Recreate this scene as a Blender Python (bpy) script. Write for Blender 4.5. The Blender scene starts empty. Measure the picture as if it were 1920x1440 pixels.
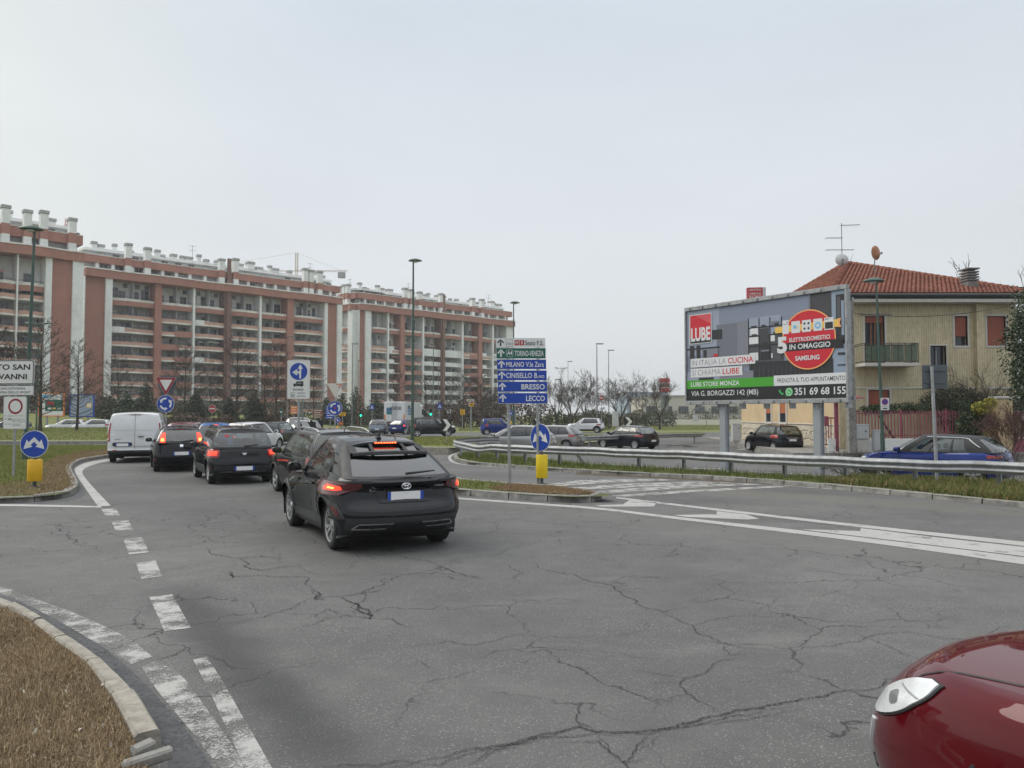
import bpy, bmesh, math, random
import numpy as np
from mathutils import Vector, Matrix
from mathutils.bvhtree import BVHTree
from mathutils.geometry import tessellate_polygon

R = math.radians
random.seed(7)
rng = np.random.default_rng(7)
SC = bpy.context.scene
COL = SC.collection

# ------------------------------------------------------------------ camera
CAM_H, FPX, HORIZ = 1.9, 1442.0, 778.0          # metres, focal length and horizon row for a 1920 px wide frame
PITCH = math.atan((HORIZ - 720) / FPX)
cam = bpy.data.cameras.new('camera')
camo = bpy.data.objects.new('camera', cam); COL.objects.link(camo)
camo.location = (0, 0, CAM_H); camo.rotation_euler = (math.pi / 2 + PITCH, 0, 0)
cam.sensor_width = 36; cam.lens = 36 * FPX / 1920
cam.clip_start = 0.1; cam.clip_end = 6000
SC.camera = camo

# ------------------------------------------------------------------ sky and sun (bright overcast, sun ahead to the left)
SUN_EL, SUN_AZ = R(46), R(-72)                   # azimuth from +Y, negative = left
world = bpy.data.worlds.new('World'); SC.world = world; world.use_nodes = True
wn, wl = world.node_tree.nodes, world.node_tree.links
wn.clear()
wo = wn.new('ShaderNodeOutputWorld')
sky = wn.new('ShaderNodeTexSky'); sky.sky_type = 'NISHITA'; sky.sun_disc = False
sky.sun_elevation = SUN_EL; sky.sun_rotation = SUN_AZ; sky.dust_density = 4.0; sky.air_density = 1.2
bg1 = wn.new('ShaderNodeBackground'); bg1.inputs['Strength'].default_value = 0.05
wl.new(sky.outputs[0], bg1.inputs[0])
tc = wn.new('ShaderNodeTexCoord'); sx = wn.new('ShaderNodeSeparateXYZ')
wl.new(tc.outputs['Generated'], sx.inputs[0])
rmp = wn.new('ShaderNodeValToRGB')
cr = rmp.color_ramp
cr.elements[0].position = 0.0; cr.elements[0].color = (.665, .685, .70, 1)
cr.elements[1].position = 1.0; cr.elements[1].color = (1.35, 1.38, 1.42, 1)
for q_, c_ in ((.12, (.65, .68, .70, 1)), (.30, (.615, .658, .70, 1)), (.50, (.56, .622, .685, 1)), (.72, (1.0, 1.05, 1.1, 1))):
 e = cr.elements.new(q_); e.color = c_
wl.new(sx.outputs['Z'], rmp.inputs[0])
dt = wn.new('ShaderNodeVectorMath'); dt.operation = 'DOT_PRODUCT'
dt.inputs[1].default_value = (math.sin(SUN_AZ) * math.cos(R(16)), math.cos(SUN_AZ) * math.cos(R(16)), math.sin(R(16)))
wl.new(tc.outputs['Generated'], dt.inputs[0])
mrr = wn.new('ShaderNodeMapRange'); mrr.interpolation_type = 'SMOOTHSTEP'
mrr.inputs['From Min'].default_value = .55; mrr.inputs['From Max'].default_value = 1.0
wl.new(dt.outputs['Value'], mrr.inputs[0])
wm = wn.new('ShaderNodeMixRGB'); wm.inputs['Color2'].default_value = (.71, .735, .70, 1)
wl.new(mrr.outputs[0], wm.inputs['Fac']); wl.new(rmp.outputs[0], wm.inputs['Color1'])
nz = wn.new('ShaderNodeTexNoise'); nz.inputs['Scale'].default_value = 2.2; nz.inputs['Detail'].default_value = 4
mp = wn.new('ShaderNodeMapping'); mp.inputs['Scale'].default_value = (1, 1, 3.5)
wl.new(tc.outputs['Generated'], mp.inputs[0]); wl.new(mp.outputs[0], nz.inputs['Vector'])
mr2 = wn.new('ShaderNodeMapRange'); mr2.inputs['From Min'].default_value = .25; mr2.inputs['From Max'].default_value = .75
mr2.inputs['To Min'].default_value = .945; mr2.inputs['To Max'].default_value = 1.04
wl.new(nz.outputs['Fac'], mr2.inputs[0])
wm2 = wn.new('ShaderNodeVectorMath'); wm2.operation = 'MULTIPLY'
wl.new(wm.outputs[0], wm2.inputs[0]); wl.new(mr2.outputs[0], wm2.inputs[1])
bg2 = wn.new('ShaderNodeBackground'); bg2.inputs['Strength'].default_value = 1.0
wl.new(wm2.outputs[0], bg2.inputs[0])
mxs = wn.new('ShaderNodeMixShader'); mxs.inputs[0].default_value = .93
wl.new(bg1.outputs[0], mxs.inputs[1]); wl.new(bg2.outputs[0], mxs.inputs[2]); wl.new(mxs.outputs[0], wo.inputs['Surface'])
sun = bpy.data.lights.new('sun', 'SUN'); sun.energy = 1.5; sun.angle = R(40); sun.color = (1, .955, .88)
suno = bpy.data.objects.new('sun', sun); COL.objects.link(suno)
sd = Vector((math.sin(SUN_AZ) * math.cos(SUN_EL), math.cos(SUN_AZ) * math.cos(SUN_EL), math.sin(SUN_EL)))
suno.rotation_euler = sd.to_track_quat('Z', 'Y').to_euler()

vs = SC.view_settings
vs.view_transform = 'Standard'; vs.look = 'None'; vs.exposure = 0.34; vs.gamma = 1.0; vs.use_curve_mapping = False
SC.render.engine = 'CYCLES'
SC.cycles.use_denoising = True
SC.cycles.max_bounces = 6; SC.cycles.transparent_max_bounces = 12; SC.cycles.glossy_bounces = 3
SC.cycles.diffuse_bounces = 3; SC.cycles.transmission_bounces = 4; SC.cycles.caustics_reflective = False; SC.cycles.caustics_refractive = False
SC.cycles.volume_bounces = 0

# ------------------------------------------------------------------ where a picture point lies in the place
def ray(px, py):
 u, v = (px - 960) / FPX, (720 - py) / FPX
 return Vector((u, math.cos(PITCH) - v * math.sin(PITCH), math.sin(PITCH) + v * math.cos(PITCH)))
def G(px, py, z=0.0):                            # on the level z
 d = ray(px, py); t = (z - CAM_H) / d.z
 return Vector((d.x * t, d.y * t, z))
def P(px, py, Y):                                # at the distance Y ahead
 d = ray(px, py); t = Y / d.y
 return Vector((d.x * t, Y, CAM_H + d.z * t))

# ------------------------------------------------------------------ objects
def tag(o, label=None, cat=None, group=None, kind=None):
 if label: o['label'] = label
 if cat: o['category'] = cat
 if group: o['group'] = group
 if kind: o['kind'] = kind
 return o
def empty(name, loc=(0, 0, 0), rz=0.0, label=None, cat=None, group=None, kind=None, parent=None):
 o = bpy.data.objects.new(name, None); COL.objects.link(o)
 o.location = loc; o.rotation_euler = (0, 0, rz); o.empty_display_size = .2
 if parent: o.parent = parent
 return tag(o, label, cat, group, kind)
def link(name, me, parent=None, loc=None, rot=None, scale=None):
 o = bpy.data.objects.new(name, me); COL.objects.link(o)
 if parent: o.parent = parent
 if loc is not None: o.location = loc
 if rot is not None: o.rotation_euler = rot
 if scale is not None: o.scale = scale
 return o
def copy_tree(o, parent=None):
 c = o.copy(); COL.objects.link(c)
 if parent: c.parent = parent
 for ch in list(o.children): copy_tree(ch, c)
 return c
def rot2(x, y, a): return (x * math.cos(a) - y * math.sin(a), x * math.sin(a) + y * math.cos(a))

class MB:
 """collects faces of one mesh object"""
 def __init__(s): s.v = []; s.f = []; s.m = []
 def add(s, vs, fs, mi=0):
  n = len(s.v); s.v.extend([tuple(v) for v in vs])
  for f in fs: s.f.append([i + n for i in f]); s.m.append(mi)
  return s
 def box(s, lo, hi, mi=0, b=0.0):
  x0, y0, z0 = lo; x1, y1, z1 = hi
  if b <= 0:
   vs = [(x0, y0, z0), (x1, y0, z0), (x1, y1, z0), (x0, y1, z0), (x0, y0, z1), (x1, y0, z1), (x1, y1, z1), (x0, y1, z1)]
   return s.add(vs, [(3, 2, 1, 0), (4, 5, 6, 7), (0, 1, 5, 4), (1, 2, 6, 5), (2, 3, 7, 6), (3, 0, 4, 7)], mi)
  vs = []; idx = {}
  for i in (0, 1):
   for j in (0, 1):
    for k in (0, 1):
     c = (hi[0] if i else lo[0], hi[1] if j else lo[1], hi[2] if k else lo[2])
     sg = (-1 if i else 1, -1 if j else 1, -1 if k else 1)
     for a in range(3):           # vertex lying on the face normal to axis a
      p = [c[q] + (0 if q == a else sg[q] * b) for q in range(3)]
      idx[(i, j, k, a)] = len(vs); vs.append(p)
  F = []
  for a in range(3):
   o1, o2 = (a + 1) % 3, (a + 2) % 3
   for sd_ in (0, 1):
    def key(p, q):
     t = [0, 0, 0]; t[a] = sd_; t[o1] = p; t[o2] = q; return idx[(*t, a)]
    q_ = [key(0, 0), key(1, 0), key(1, 1), key(0, 1)]
    F.append(q_ if sd_ else q_[::-1])
   for p in (0, 1):                     # edges along axis a
    for q in (0, 1):
     def k2(t_, ax):
      t = [0, 0, 0]; t[a] = t_; t[o1] = p; t[o2] = q; return idx[(*t, ax)]
     q_ = [k2(0, o1), k2(1, o1), k2(1, o2), k2(0, o2)]
     F.append(q_ if (p == q) == True else q_[::-1])
  for i in (0, 1):
   for j in (0, 1):
    for k in (0, 1):
     t = [idx[(i, j, k, a)] for a in range(3)]
     F.append(t if (i + j + k) % 2 else t[::-1])
  return s.add(vs, F, mi)
 def obox(s, c, size, rz=0, mi=0, b=0.0):     # box about a centre turned about z
  m = MB(); m.box([-q / 2 for q in size], [q / 2 for q in size], mi, b)
  vs = []
  for v in m.v:
   x, y = rot2(v[0], v[1], rz); vs.append((x + c[0], y + c[1], v[2] + c[2]))
  return s.add(vs, m.f, mi)
 def tube(s, pts, r, n=6, mi=0, cap=True):
  pts = [Vector(p) for p in pts]
  rr = r if isinstance(r, (list, tuple)) else [r] * len(pts)
  base = len(s.v); prev = None
  for i, p in enumerate(pts):
   d = (pts[min(i + 1, len(pts) - 1)] - pts[max(i - 1, 0)])
   d = d.normalized() if d.length > 1e-9 else Vector((0, 0, 1))
   if prev is None:
    a = d.cross(Vector((0, 0, 1)))
    if a.length < 1e-3: a = d.cross(Vector((1, 0, 0)))
   else: a = prev - d * prev.dot(d)
   a = a.normalized() if a.length > 1e-9 else Vector((1, 0, 0)); prev = a; b = d.cross(a)
   for k in range(n):
    t = 2 * math.pi * k / n
    s.v.append(tuple(p + (a * math.cos(t) + b * math.sin(t)) * rr[i]))
  for i in range(len(pts) - 1):
   for k in range(n):
    q = base + i * n
    s.f.append([q + k, q + (k + 1) % n, q + n + (k + 1) % n, q + n + k]); s.m.append(mi)
  if cap:
   s.f.append([base + k for k in range(n)][::-1]); s.m.append(mi)
   q = base + (len(pts) - 1) * n
   s.f.append([q + k for k in range(n)]); s.m.append(mi)
  return s
 def lathe(s, prof, n=16, axis='z', c=(0, 0, 0), mi=0):   # prof: (r, h) pairs
  base = len(s.v)
  for r, h in prof:
   for k in range(n):
    t = 2 * math.pi * k / n; a, b = r * math.cos(t), r * math.sin(t)
    p = (a, b, h) if axis == 'z' else ((h, a, b) if axis == 'x' else (b, h, a))
    s.v.append((p[0] + c[0], p[1] + c[1], p[2] + c[2]))
  for i in range(len(prof) - 1):
   for k in range(n):
    q = base + i * n
    s.f.append([q + k, q + (k + 1) % n, q + n + (k + 1) % n, q + n + k]); s.m.append(mi)
  return s
 def grid(s, rows, mi=0, flip=False, close=False):
  base = len(s.v); nr, nc = len(rows), len(rows[0])
  for r in rows: s.v.extend([tuple(p) for p in r])
  for i in range(nr - 1):
   for j in range(nc if close else nc - 1):
    a, b = base + i * nc + j, base + i * nc + (j + 1) % nc
    q = [a, b, b + nc, a + nc]
    s.f.append(q[::-1] if flip else q); s.m.append(mi)
  return s
 def prism(s, poly, y0, y1, mi=0, plane='xz'):   # polygon extruded along the third axis
  n = len(poly)
  def mk(p, h): return (p[0], h, p[1]) if plane == 'xz' else ((p[0], p[1], h) if plane == 'xy' else (h, p[0], p[1]))
  vs = [mk(p, y0) for p in poly] + [mk(p, y1) for p in poly]
  tri = tessellate_polygon([[Vector((p[0], p[1], 0)) for p in poly]])
  fs = [list(t) for t in tri] + [[i + n for i in t][::-1] for t in tri]
  fs += [[i, (i + 1) % n, (i + 1) % n + n, i + n] for i in range(n)]
  return s.add(vs, fs, mi)
 def xform(s, M_):
  s.v = [tuple(M_ @ Vector(v)) for v in s.v]; return s
 def mesh(s, name, mats, smooth=None, fix=False):
  me = bpy.data.meshes.new(name); me.from_pydata(s.v, [], s.f)
  for m in (mats if isinstance(mats, (list, tuple)) else [mats]): me.materials.append(m)
  if any(s.m): me.polygons.foreach_set('material_index', s.m)
  if fix:
   bm = bmesh.new(); bm.from_mesh(me)
   bmesh.ops.recalc_face_normals(bm, faces=bm.faces); bm.to_mesh(me); bm.free()
  if smooth is not None:
   me.shade_smooth()
   if smooth < 180: me.set_sharp_from_angle(angle=R(smooth))
  me.update(); return me
 def build(s, name, mats, parent=None, smooth=None, loc=None, rot=None, fix=True):
  return link(name, s.mesh(name, mats, smooth, fix), parent, loc, rot)

# ------------------------------------------------------------------ materials
class NT:
 def __init__(s, name):
  s.m = bpy.data.materials.new(name); s.m.use_nodes = True
  s.n, s.l = s.m.node_tree.nodes, s.m.node_tree.links
  s.p = s.n['Principled BSDF']; s.tc = s.n.new('ShaderNodeTexCoord')
 def new(s, t, **kw):
  q = s.n.new('ShaderNode' + t)
  for k, v in kw.items():
   if hasattr(q, k) and k not in q.inputs: setattr(q, k, v)
   else: q.inputs[k].default_value = v
  return q
 def vec(s, scale=(1, 1, 1), src='Object', rot=(0, 0, 0)):
  m = s.new('Mapping'); m.inputs['Scale'].default_value = scale; m.inputs['Rotation'].default_value = rot
  s.l.new(s.tc.outputs[src], m.inputs[0]); return m.outputs[0]
 def noise(s, scale, detail=4, rough=.55, vec=None, dist=0):
  q = s.new('TexNoise'); q.inputs['Scale'].default_value = scale; q.inputs['Detail'].default_value = detail
  q.inputs['Roughness'].default_value = rough; q.inputs['Distortion'].default_value = dist
  s.l.new(vec if vec is not None else s.tc.outputs['Object'], q.inputs['Vector']); return q.outputs['Fac']
 def vor(s, scale, feature='F1', vec=None, out='Distance', rand=1):
  q = s.new('TexVoronoi'); q.feature = feature; q.inputs['Scale'].default_value = scale; q.inputs['Randomness'].default_value = rand
  s.l.new(vec if vec is not None else s.tc.outputs['Object'], q.inputs['Vector']); return q.outputs[out]
 def ramp(s, fac, stops):
  q = s.new('ValToRGB'); c = q.color_ramp
  while len(c.elements) < len(stops): c.elements.new(.5)
  for e_, (p, col) in zip(c.elements, stops):
   e_.position = p; e_.color = (*col, 1) if isinstance(col, (tuple, list)) else (col, col, col, 1)
  s.l.new(fac, q.inputs[0]); return q.outputs[0]
 def rng(s, v, a, b, c=0, d=1, smooth=False):
  q = s.new('MapRange'); q.interpolation_type = 'SMOOTHSTEP' if smooth else 'LINEAR'
  for k, x in zip(('From Min', 'From Max', 'To Min', 'To Max'), (a, b, c, d)): q.inputs[k].default_value = x
  s.l.new(v, q.inputs[0]); return q.outputs[0]
 def mix(s, f, a, b, mode='MIX'):
  q = s.new('MixRGB'); q.blend_type = mode
  for k, x in (('Fac', f), ('Color1', a), ('Color2', b)):
   if isinstance(x, (int, float)): q.inputs[k].default_value = x if k == 'Fac' else (x, x, x, 1)
   elif isinstance(x, (tuple, list)): q.inputs[k].default_value = (*x[:3], 1)
   else: s.l.new(x, q.inputs[k])
  return q.outputs[0]
 def math(s, op, a, b=None):
  q = s.new('Math'); q.operation = op
  for i, x in enumerate((a, b)):
   if x is None: continue
   if isinstance(x, (int, float)): q.inputs[i].default_value = x
   else: s.l.new(x, q.inputs[i])
  return q.outputs[0]
 def set(s, k, v):
  if isinstance(v, (int, float)): s.p.inputs[k].default_value = v
  elif isinstance(v, (tuple, list)): s.p.inputs[k].default_value = (*v[:3], 1)
  else: s.l.new(v, s.p.inputs[k])
  return s
 def bump(s, h, strength=.3, dist=.01):
  q = s.new('Bump'); q.inputs['Strength'].default_value = strength; q.inputs['Distance'].default_value = dist
  s.l.new(h, q.inputs['Height']); s.l.new(q.outputs[0], s.p.inputs['Normal']); return s

def M(name, col, rough=.6, metal=0.0, var=.12, scale=4, bump=0, bscale=60, coat=0, emit=0, dirt=None, dscale=1.5, spec=.5):
 t = NT(name)
 f = t.noise(scale, 5)
 lo = tuple(c * (1 - var) for c in col); hi = tuple(min(1, c * (1 + var)) for c in col)
 c = t.ramp(f, [(.3, lo), (.7, hi)])
 if dirt:
  c = t.mix(t.rng(t.noise(dscale, 6, .65, dist=.4), .48, .75, 0, .75), c, dirt)
 t.set('Base Color', c).set('Roughness', t.rng(t.noise(scale * 3, 4), .3, .7, max(.02, rough - .06), min(1, rough + .06))).set('Metallic', metal)
 t.set('Coat Weight', coat); t.set('Coat Roughness', .03); t.set('Specular IOR Level', spec)
 if emit: t.set('Emission Color', c).set('Emission Strength', emit)
 if bump: t.bump(t.noise(bscale, 5), bump, .01)
 return t.m

def paint(name, col, rough=.35, flake=0.0):
 t = NT(name)
 c = t.ramp(t.noise(1.5, 3), [(.3, tuple(q * .94 for q in col)), (.7, tuple(q * 1.06 for q in col))])
 dust = t.rng(t.noise(2.2, 6, .6), .45, .8, 0, .035)
 t.set('Base Color', t.mix(dust, c, (.16, .15, .135))).set('Roughness', rough).set('Metallic', flake)
 t.set('Coat Weight', .85).set('Coat Roughness', t.rng(t.noise(5, 4), .4, .8, .02, .06)).set('Specular IOR Level', .0)
 return t.m

def glassmat(name, tint, gloss=.04):
 t = NT(name); n, l = t.n, t.l
 n.remove(t.p)
 out = [q for q in n if q.type == 'OUTPUT_MATERIAL'][0]
 tr = t.new('BsdfTransparent'); tr.inputs[0].default_value = (*tint, 1)
 gl = t.new('BsdfGlossy'); gl.inputs['Roughness'].default_value = gloss
 fr = t.new('LayerWeight'); fr.inputs['Blend'].default_value = .5
 q = t.rng(fr.outputs['Facing'], 0, 1, 0, 1); q = t.math('POWER', q, 3.0); q = t.rng(q, 0, 1, .13, .95)
 ms = t.new('MixShader'); l.new(q, ms.inputs[0]); l.new(tr.outputs[0], ms.inputs[1]); l.new(gl.outputs[0], ms.inputs[2])
 l.new(ms.outputs[0], out.inputs['Surface'])
 return t.m

def asphalt_mat():
 t = NT('asphalt')
 big = t.noise(.35, 5, .6); med = t.noise(3.0, 5); fine = t.noise(90, 3, .7)
 chip = t.vor(70, 'F1', out='Color'); chipd = t.vor(70, 'F1')
 sep = t.new('SeparateColor'); t.l.new(chip, sep.inputs[0])
 c = t.ramp(big, [(.28, (.108, .106, .102)), (.72, (.182, .179, .171))])
 c = t.mix(t.rng(med, .35, .7, 0, .35), c, (.080, .079, .078))
 c = t.mix(t.rng(fine, .35, .75, 0, .6), c, (.038, .038, .039))
 k = t.math('MULTIPLY', t.rng(sep.outputs[0], .62, 1.0, 0, 1), t.rng(chipd, .2, .55, 1, 0))
 c = t.mix(t.math('MULTIPLY', k, t.rng(t.noise(.8, 4, .6), .35, .68, .22, .78)), c, (.44, .43, .41))
 c = t.mix(t.rng(t.noise(.16, 3, .5, dist=.6), .42, .62, 0, .38), c, (.066, .066, .066))
 c = t.mix(t.rng(t.noise(.9, 5, .7, vec=t.vec((.5, 1.6, 1), rot=(0, 0, R(33)))), .55, .75, 0, .4), c, (.19, .185, .175))
 # worn wheel-track band with oil and rubber, lying along the lane edge
 geo = t.tc.outputs['Object']
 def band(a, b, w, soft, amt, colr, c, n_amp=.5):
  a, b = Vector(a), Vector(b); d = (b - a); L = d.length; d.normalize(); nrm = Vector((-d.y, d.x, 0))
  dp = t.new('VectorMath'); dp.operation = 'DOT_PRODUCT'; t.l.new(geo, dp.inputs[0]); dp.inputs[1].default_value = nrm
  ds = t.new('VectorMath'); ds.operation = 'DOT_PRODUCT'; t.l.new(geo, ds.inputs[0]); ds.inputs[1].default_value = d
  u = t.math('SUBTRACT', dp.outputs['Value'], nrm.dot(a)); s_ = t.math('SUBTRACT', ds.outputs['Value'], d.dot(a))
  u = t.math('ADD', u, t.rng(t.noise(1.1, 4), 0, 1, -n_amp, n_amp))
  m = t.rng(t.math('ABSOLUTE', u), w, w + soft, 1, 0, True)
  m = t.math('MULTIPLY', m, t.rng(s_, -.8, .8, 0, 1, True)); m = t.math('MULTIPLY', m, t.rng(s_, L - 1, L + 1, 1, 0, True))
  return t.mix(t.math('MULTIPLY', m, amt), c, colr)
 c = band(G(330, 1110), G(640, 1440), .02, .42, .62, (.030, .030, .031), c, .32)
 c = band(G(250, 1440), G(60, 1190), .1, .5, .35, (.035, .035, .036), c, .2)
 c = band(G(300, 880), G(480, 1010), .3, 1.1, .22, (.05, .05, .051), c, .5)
 c = band(G(1150, 905), G(1950, 965), .2, .9, .45, (.15, .14, .115), c, .4)
 c = band(G(880, 935), G(1960, 1075), .1, .7, .30, (.15, .14, .12), c, .3)
 # hairline crazing in tired patches
 wv = t.new('VectorMath'); wv.operation = 'ADD'; t.l.new(geo, wv.inputs[0])
 ns = t.new('TexNoise'); ns.inputs['Scale'].default_value = 2.5; ns.inputs['Detail'].default_value = 6; t.l.new(geo, ns.inputs['Vector'])
 sc = t.new('VectorMath'); sc.operation = 'SCALE'; sc.inputs['Scale'].default_value = .55; t.l.new(ns.outputs['Color'], sc.inputs[0]); t.l.new(sc.outputs[0], wv.inputs[1])
 e1 = t.vor(.75, 'DISTANCE_TO_EDGE', vec=wv.outputs[0])
 cm = t.math('MULTIPLY', t.rng(e1, .004, .010, 1, 0), t.rng(t.noise(.5, 3), .44, .56, 0, 1))
 c = t.mix(t.math('MULTIPLY', cm, .75), c, (.02, .02, .02))
 t.set('Base Color', c).set('Roughness', t.rng(fine, .3, .7, .78, .95)).set('Specular IOR Level', .35)
 h = t.math('ADD', t.math('MULTIPLY', chipd, -.7), t.math('MULTIPLY', fine, .6))
 t.bump(h, .55, .006)
 return t.m

def worn_paint(name, col=(.41, .405, .385), wear=.5, edge=.4):
 """road paint: cracked and rubbed through to the asphalt"""
 t = NT(name)
 geo = t.tc.outputs['Object']
 wv = t.new('VectorMath'); wv.operation = 'ADD'; t.l.new(geo, wv.inputs[0])
 ns = t.new('TexNoise'); ns.inputs['Scale'].default_value = 9; ns.inputs['Detail'].default_value = 5; t.l.new(geo, ns.inputs['Vector'])
 sc = t.new('VectorMath'); sc.operation = 'SCALE'; sc.inputs['Scale'].default_value = .12; t.l.new(ns.outputs['Color'], sc.inputs[0]); t.l.new(sc.outputs[0], wv.inputs[1])
 e_ = t.vor(11, 'DISTANCE_TO_EDGE', vec=wv.outputs[0]); e2 = t.vor(26, 'DISTANCE_TO_EDGE', vec=wv.outputs[0])
 rub = t.noise(60, 5, .75); rub2 = t.noise(3.2, 5, .6)
 crack = t.math('MAXIMUM', t.rng(e_, .03, .12, 1, 0), t.math('MULTIPLY', t.rng(e2, .04, .16, 1, 0), .8))
 k = t.math('MULTIPLY', crack, t.rng(rub2, .62 - wear * .35, .80 - wear * .35, 0, 1.0))
 k = t.math('MAXIMUM', k, t.rng(t.math('ADD', rub, t.math('MULTIPLY', rub2, .9)), 1.20 - wear * .40, 1.30 - wear * .40, 0, 1))
 c = t.ramp(t.noise(30, 4), [(.3, tuple(q * .80 for q in col)), (.7, col)])
 c = t.mix(t.rng(t.noise(1.3, 5), .40, .75, 0, .45), c, (.30, .29, .27))
 t.set('Base Color', c).set('Roughness', .75).bump(t.noise(80, 3), .3, .004)
 t.set('Alpha', t.rng(k, 0, 1, 1, .06)); return t.m

def blade_mat(name, stops):
 t = NT(name); g = t.new('NewGeometry')
 f = t.math('ADD', t.math('MULTIPLY', g.outputs['Random Per Island'], .65), t.math('MULTIPLY', t.noise(.9, 4), .5))
 t.set('Base Color', t.ramp(f, stops)).set('Roughness', .7).set('Specular IOR Level', .25)
 return t.m

def soil_mat(name, a, b, c3):
 t = NT(name)
 f = t.noise(3.5, 6, .65); g = t.noise(40, 5, .7)
 c = t.ramp(f, [(.3, a), (.55, b), (.75, c3)])
 c = t.mix(t.rng(g, .35, .7, 0, .6), c, tuple(q * .5 for q in a))
 t.set('Base Color', c).set('Roughness', .95).bump(t.math('ADD', g, f), .8, .03)
 return t.m

def brick_mat(name, col, mortar=(.30, .25, .22), sc=1.0, src='Object'):
 t = NT(name)
 c = t.ramp(t.noise(.5, 5, .6), [(.3, tuple(q * .86 for q in col)), (.7, tuple(q * 1.1 for q in col))])
 z = t.new('SeparateXYZ'); t.l.new(t.tc.outputs['Object'], z.inputs[0])
 w = t.math('FRACT', t.math('MULTIPLY', z.outputs['Z'], 3.2 * sc))
 c = t.mix(t.rng(w, .86, .92, 0, .35), c, mortar)
 st = t.vec((2.5, 2.5, .08)); c = t.mix(t.rng(t.noise(1, 5, .6, vec=st), .5, .8, 0, .3), c, tuple(q * .6 for q in col))
 t.set('Base Color', c).set('Roughness', .85)
 return t.m

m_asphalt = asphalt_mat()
m_line = worn_paint('road_paint', wear=.20)
m_line_old = worn_paint('road_paint_old', wear=.70)
m_line_edge = worn_paint('road_paint_edge', wear=.66)
m_line_mid = worn_paint('road_paint_worn', wear=.56)
m_crack = M('crack_dirt', (.026, .025, .024), .95, var=.3, scale=30)
m_kerb = M('kerb_concrete', (.30, .275, .232), .9, var=.22, scale=9, bump=.8, bscale=55, dirt=(.12, .105, .085), dscale=7)
m_kerb_old = M('kerb_weathered', (.25, .24, .22), .92, var=.25, scale=7, bump=.6, bscale=60, dirt=(.075, .072, .065), dscale=3)
def gutter_mat():
 t = NT('gutter_dirt'); a = t.noise(3.0, 6, .7); b = t.noise(26, 5, .7)
 t.set('Base Color', t.mix(t.rng(b, .3, .7), (.030, .031, .034), (.085, .088, .095))).set('Roughness', t.rng(a, .35, .65, .45, .9)).bump(b, .6, .01)
 t.set('Alpha', t.rng(t.math('ADD', a, t.math('MULTIPLY', b, .45)), .52, .72, .15, .97)); return t.m
m_gutter = gutter_mat()
m_drysoil = soil_mat('dry_turf', (.075, .05, .028), (.14, .092, .05), (.24, .17, .095))
m_brownsoil = soil_mat('brown_turf', (.075, .052, .032), (.12, .085, .05), (.16, .125, .07))
m_greensoil = soil_mat('green_turf', (.075, .095, .024), (.12, .14, .034), (.15, .145, .055))
m_fargreen = soil_mat('far_turf', (.13, .15, .040), (.18, .195, .055), (.22, .20, .085))
m_dry = blade_mat('dry_blades', [(.12, (.085, .058, .034)), (.4, (.23, .162, .095)), (.7, (.41, .315, .19)), (1, (.60, .50, .33))])
m_brown = blade_mat('brown_blades', [(.2, (.14, .09, .05)), (.5, (.28, .185, .10)), (.8, (.38, .27, .15)), (1, (.22, .20, .08))])
m_green = blade_mat('green_blades', [(.15, (.085, .105, .02)), (.45, (.17, .20, .042)), (.75, (.27, .275, .085)), (1, (.38, .33, .16))])
m_weed = blade_mat('weed_blades', [(.15, (.045, .07, .014)), (.5, (.10, .135, .026)), (.8, (.17, .18, .055)), (1, (.28, .22, .11))])
m_brick = brick_mat('facade_brick', (.365, .168, .128))
m_brick_pale = brick_mat('parapet_brick', (.50, .30, .235))
m_brick_dark = brick_mat('joint_brick', (.20, .11, .085))
m_white = M('white_render', (.76, .77, .76), .85, var=.06, scale=1.2, dirt=(.52, .52, .50), dscale=.25)
m_cream = M('cream_coping', (.76, .74, .69), .8, var=.06, scale=1, dirt=(.4, .39, .36), dscale=.4)
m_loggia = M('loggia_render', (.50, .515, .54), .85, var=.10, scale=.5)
m_slate = M('grey_roofing', (.30, .30, .31), .8, var=.12, scale=1.5)
m_cap = M('chimney_cap', (.17, .165, .16), .85, var=.2, scale=6)
m_winglass = M('window_glass', (.03, .04, .055), .12, var=.5, scale=.35, spec=.6)
m_frame = M('window_frame', (.26, .27, .29), .5, var=.1)
m_shutter_w = M('white_shutter', (.60, .60, .58), .7, var=.08)
m_rail = M('dark_railing', (.055, .07, .08), .5, metal=.4, var=.2)
m_galv = M('galvanised_steel', (.34, .35, .36), .55, metal=.35, var=.18, scale=7, dirt=(.20, .19, .175), dscale=3)
m_galv_d = M('galvanised_post', (.34, .36, .375), .5, metal=.5, var=.2, scale=9, dirt=(.19, .17, .15), dscale=5)
m_polegreen = M('green_pole', (.045, .085, .068), .45, var=.18, scale=3)
m_polegrey = M('grey_pole', (.15, .17, .165), .5, var=.15)
m_black = M('black_plastic', (.018, .018, .019), .55, var=.2)
m_darkplastic = M('grey_plastic', (.034, .036, .039), .6, var=.15, bump=.15, bscale=200)
m_rubber = M('rubber', (.020, .020, .021), .85, var=.25, scale=12)
m_alu = M('alloy', (.55, .56, .57), .3, metal=.85, var=.05)
m_alu_d = M('dark_alloy', (.045, .046, .05), .35, metal=.6, var=.1)
m_chrome = M('chrome', (.75, .76, .78), .12, metal=1.0, var=.03)
m_hub = M('hubcap', (.42, .43, .44), .4, metal=.55, var=.06)
m_interior = M('car_interior', (.025, .025, .027), .85, var=.3)
m_plate = M('plate_white', (.80, .80, .80), .4, var=.02)
m_plateblue = M('plate_blue', (.02, .07, .40), .4, var=.05)
m_redlens = M('red_lens', (.30, .008, .010), .15, var=.15, scale=20, coat=1)
m_darkred = M('dark_red_lens', (.09, .006, .008), .15, var=.15, scale=20, coat=1)
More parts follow.
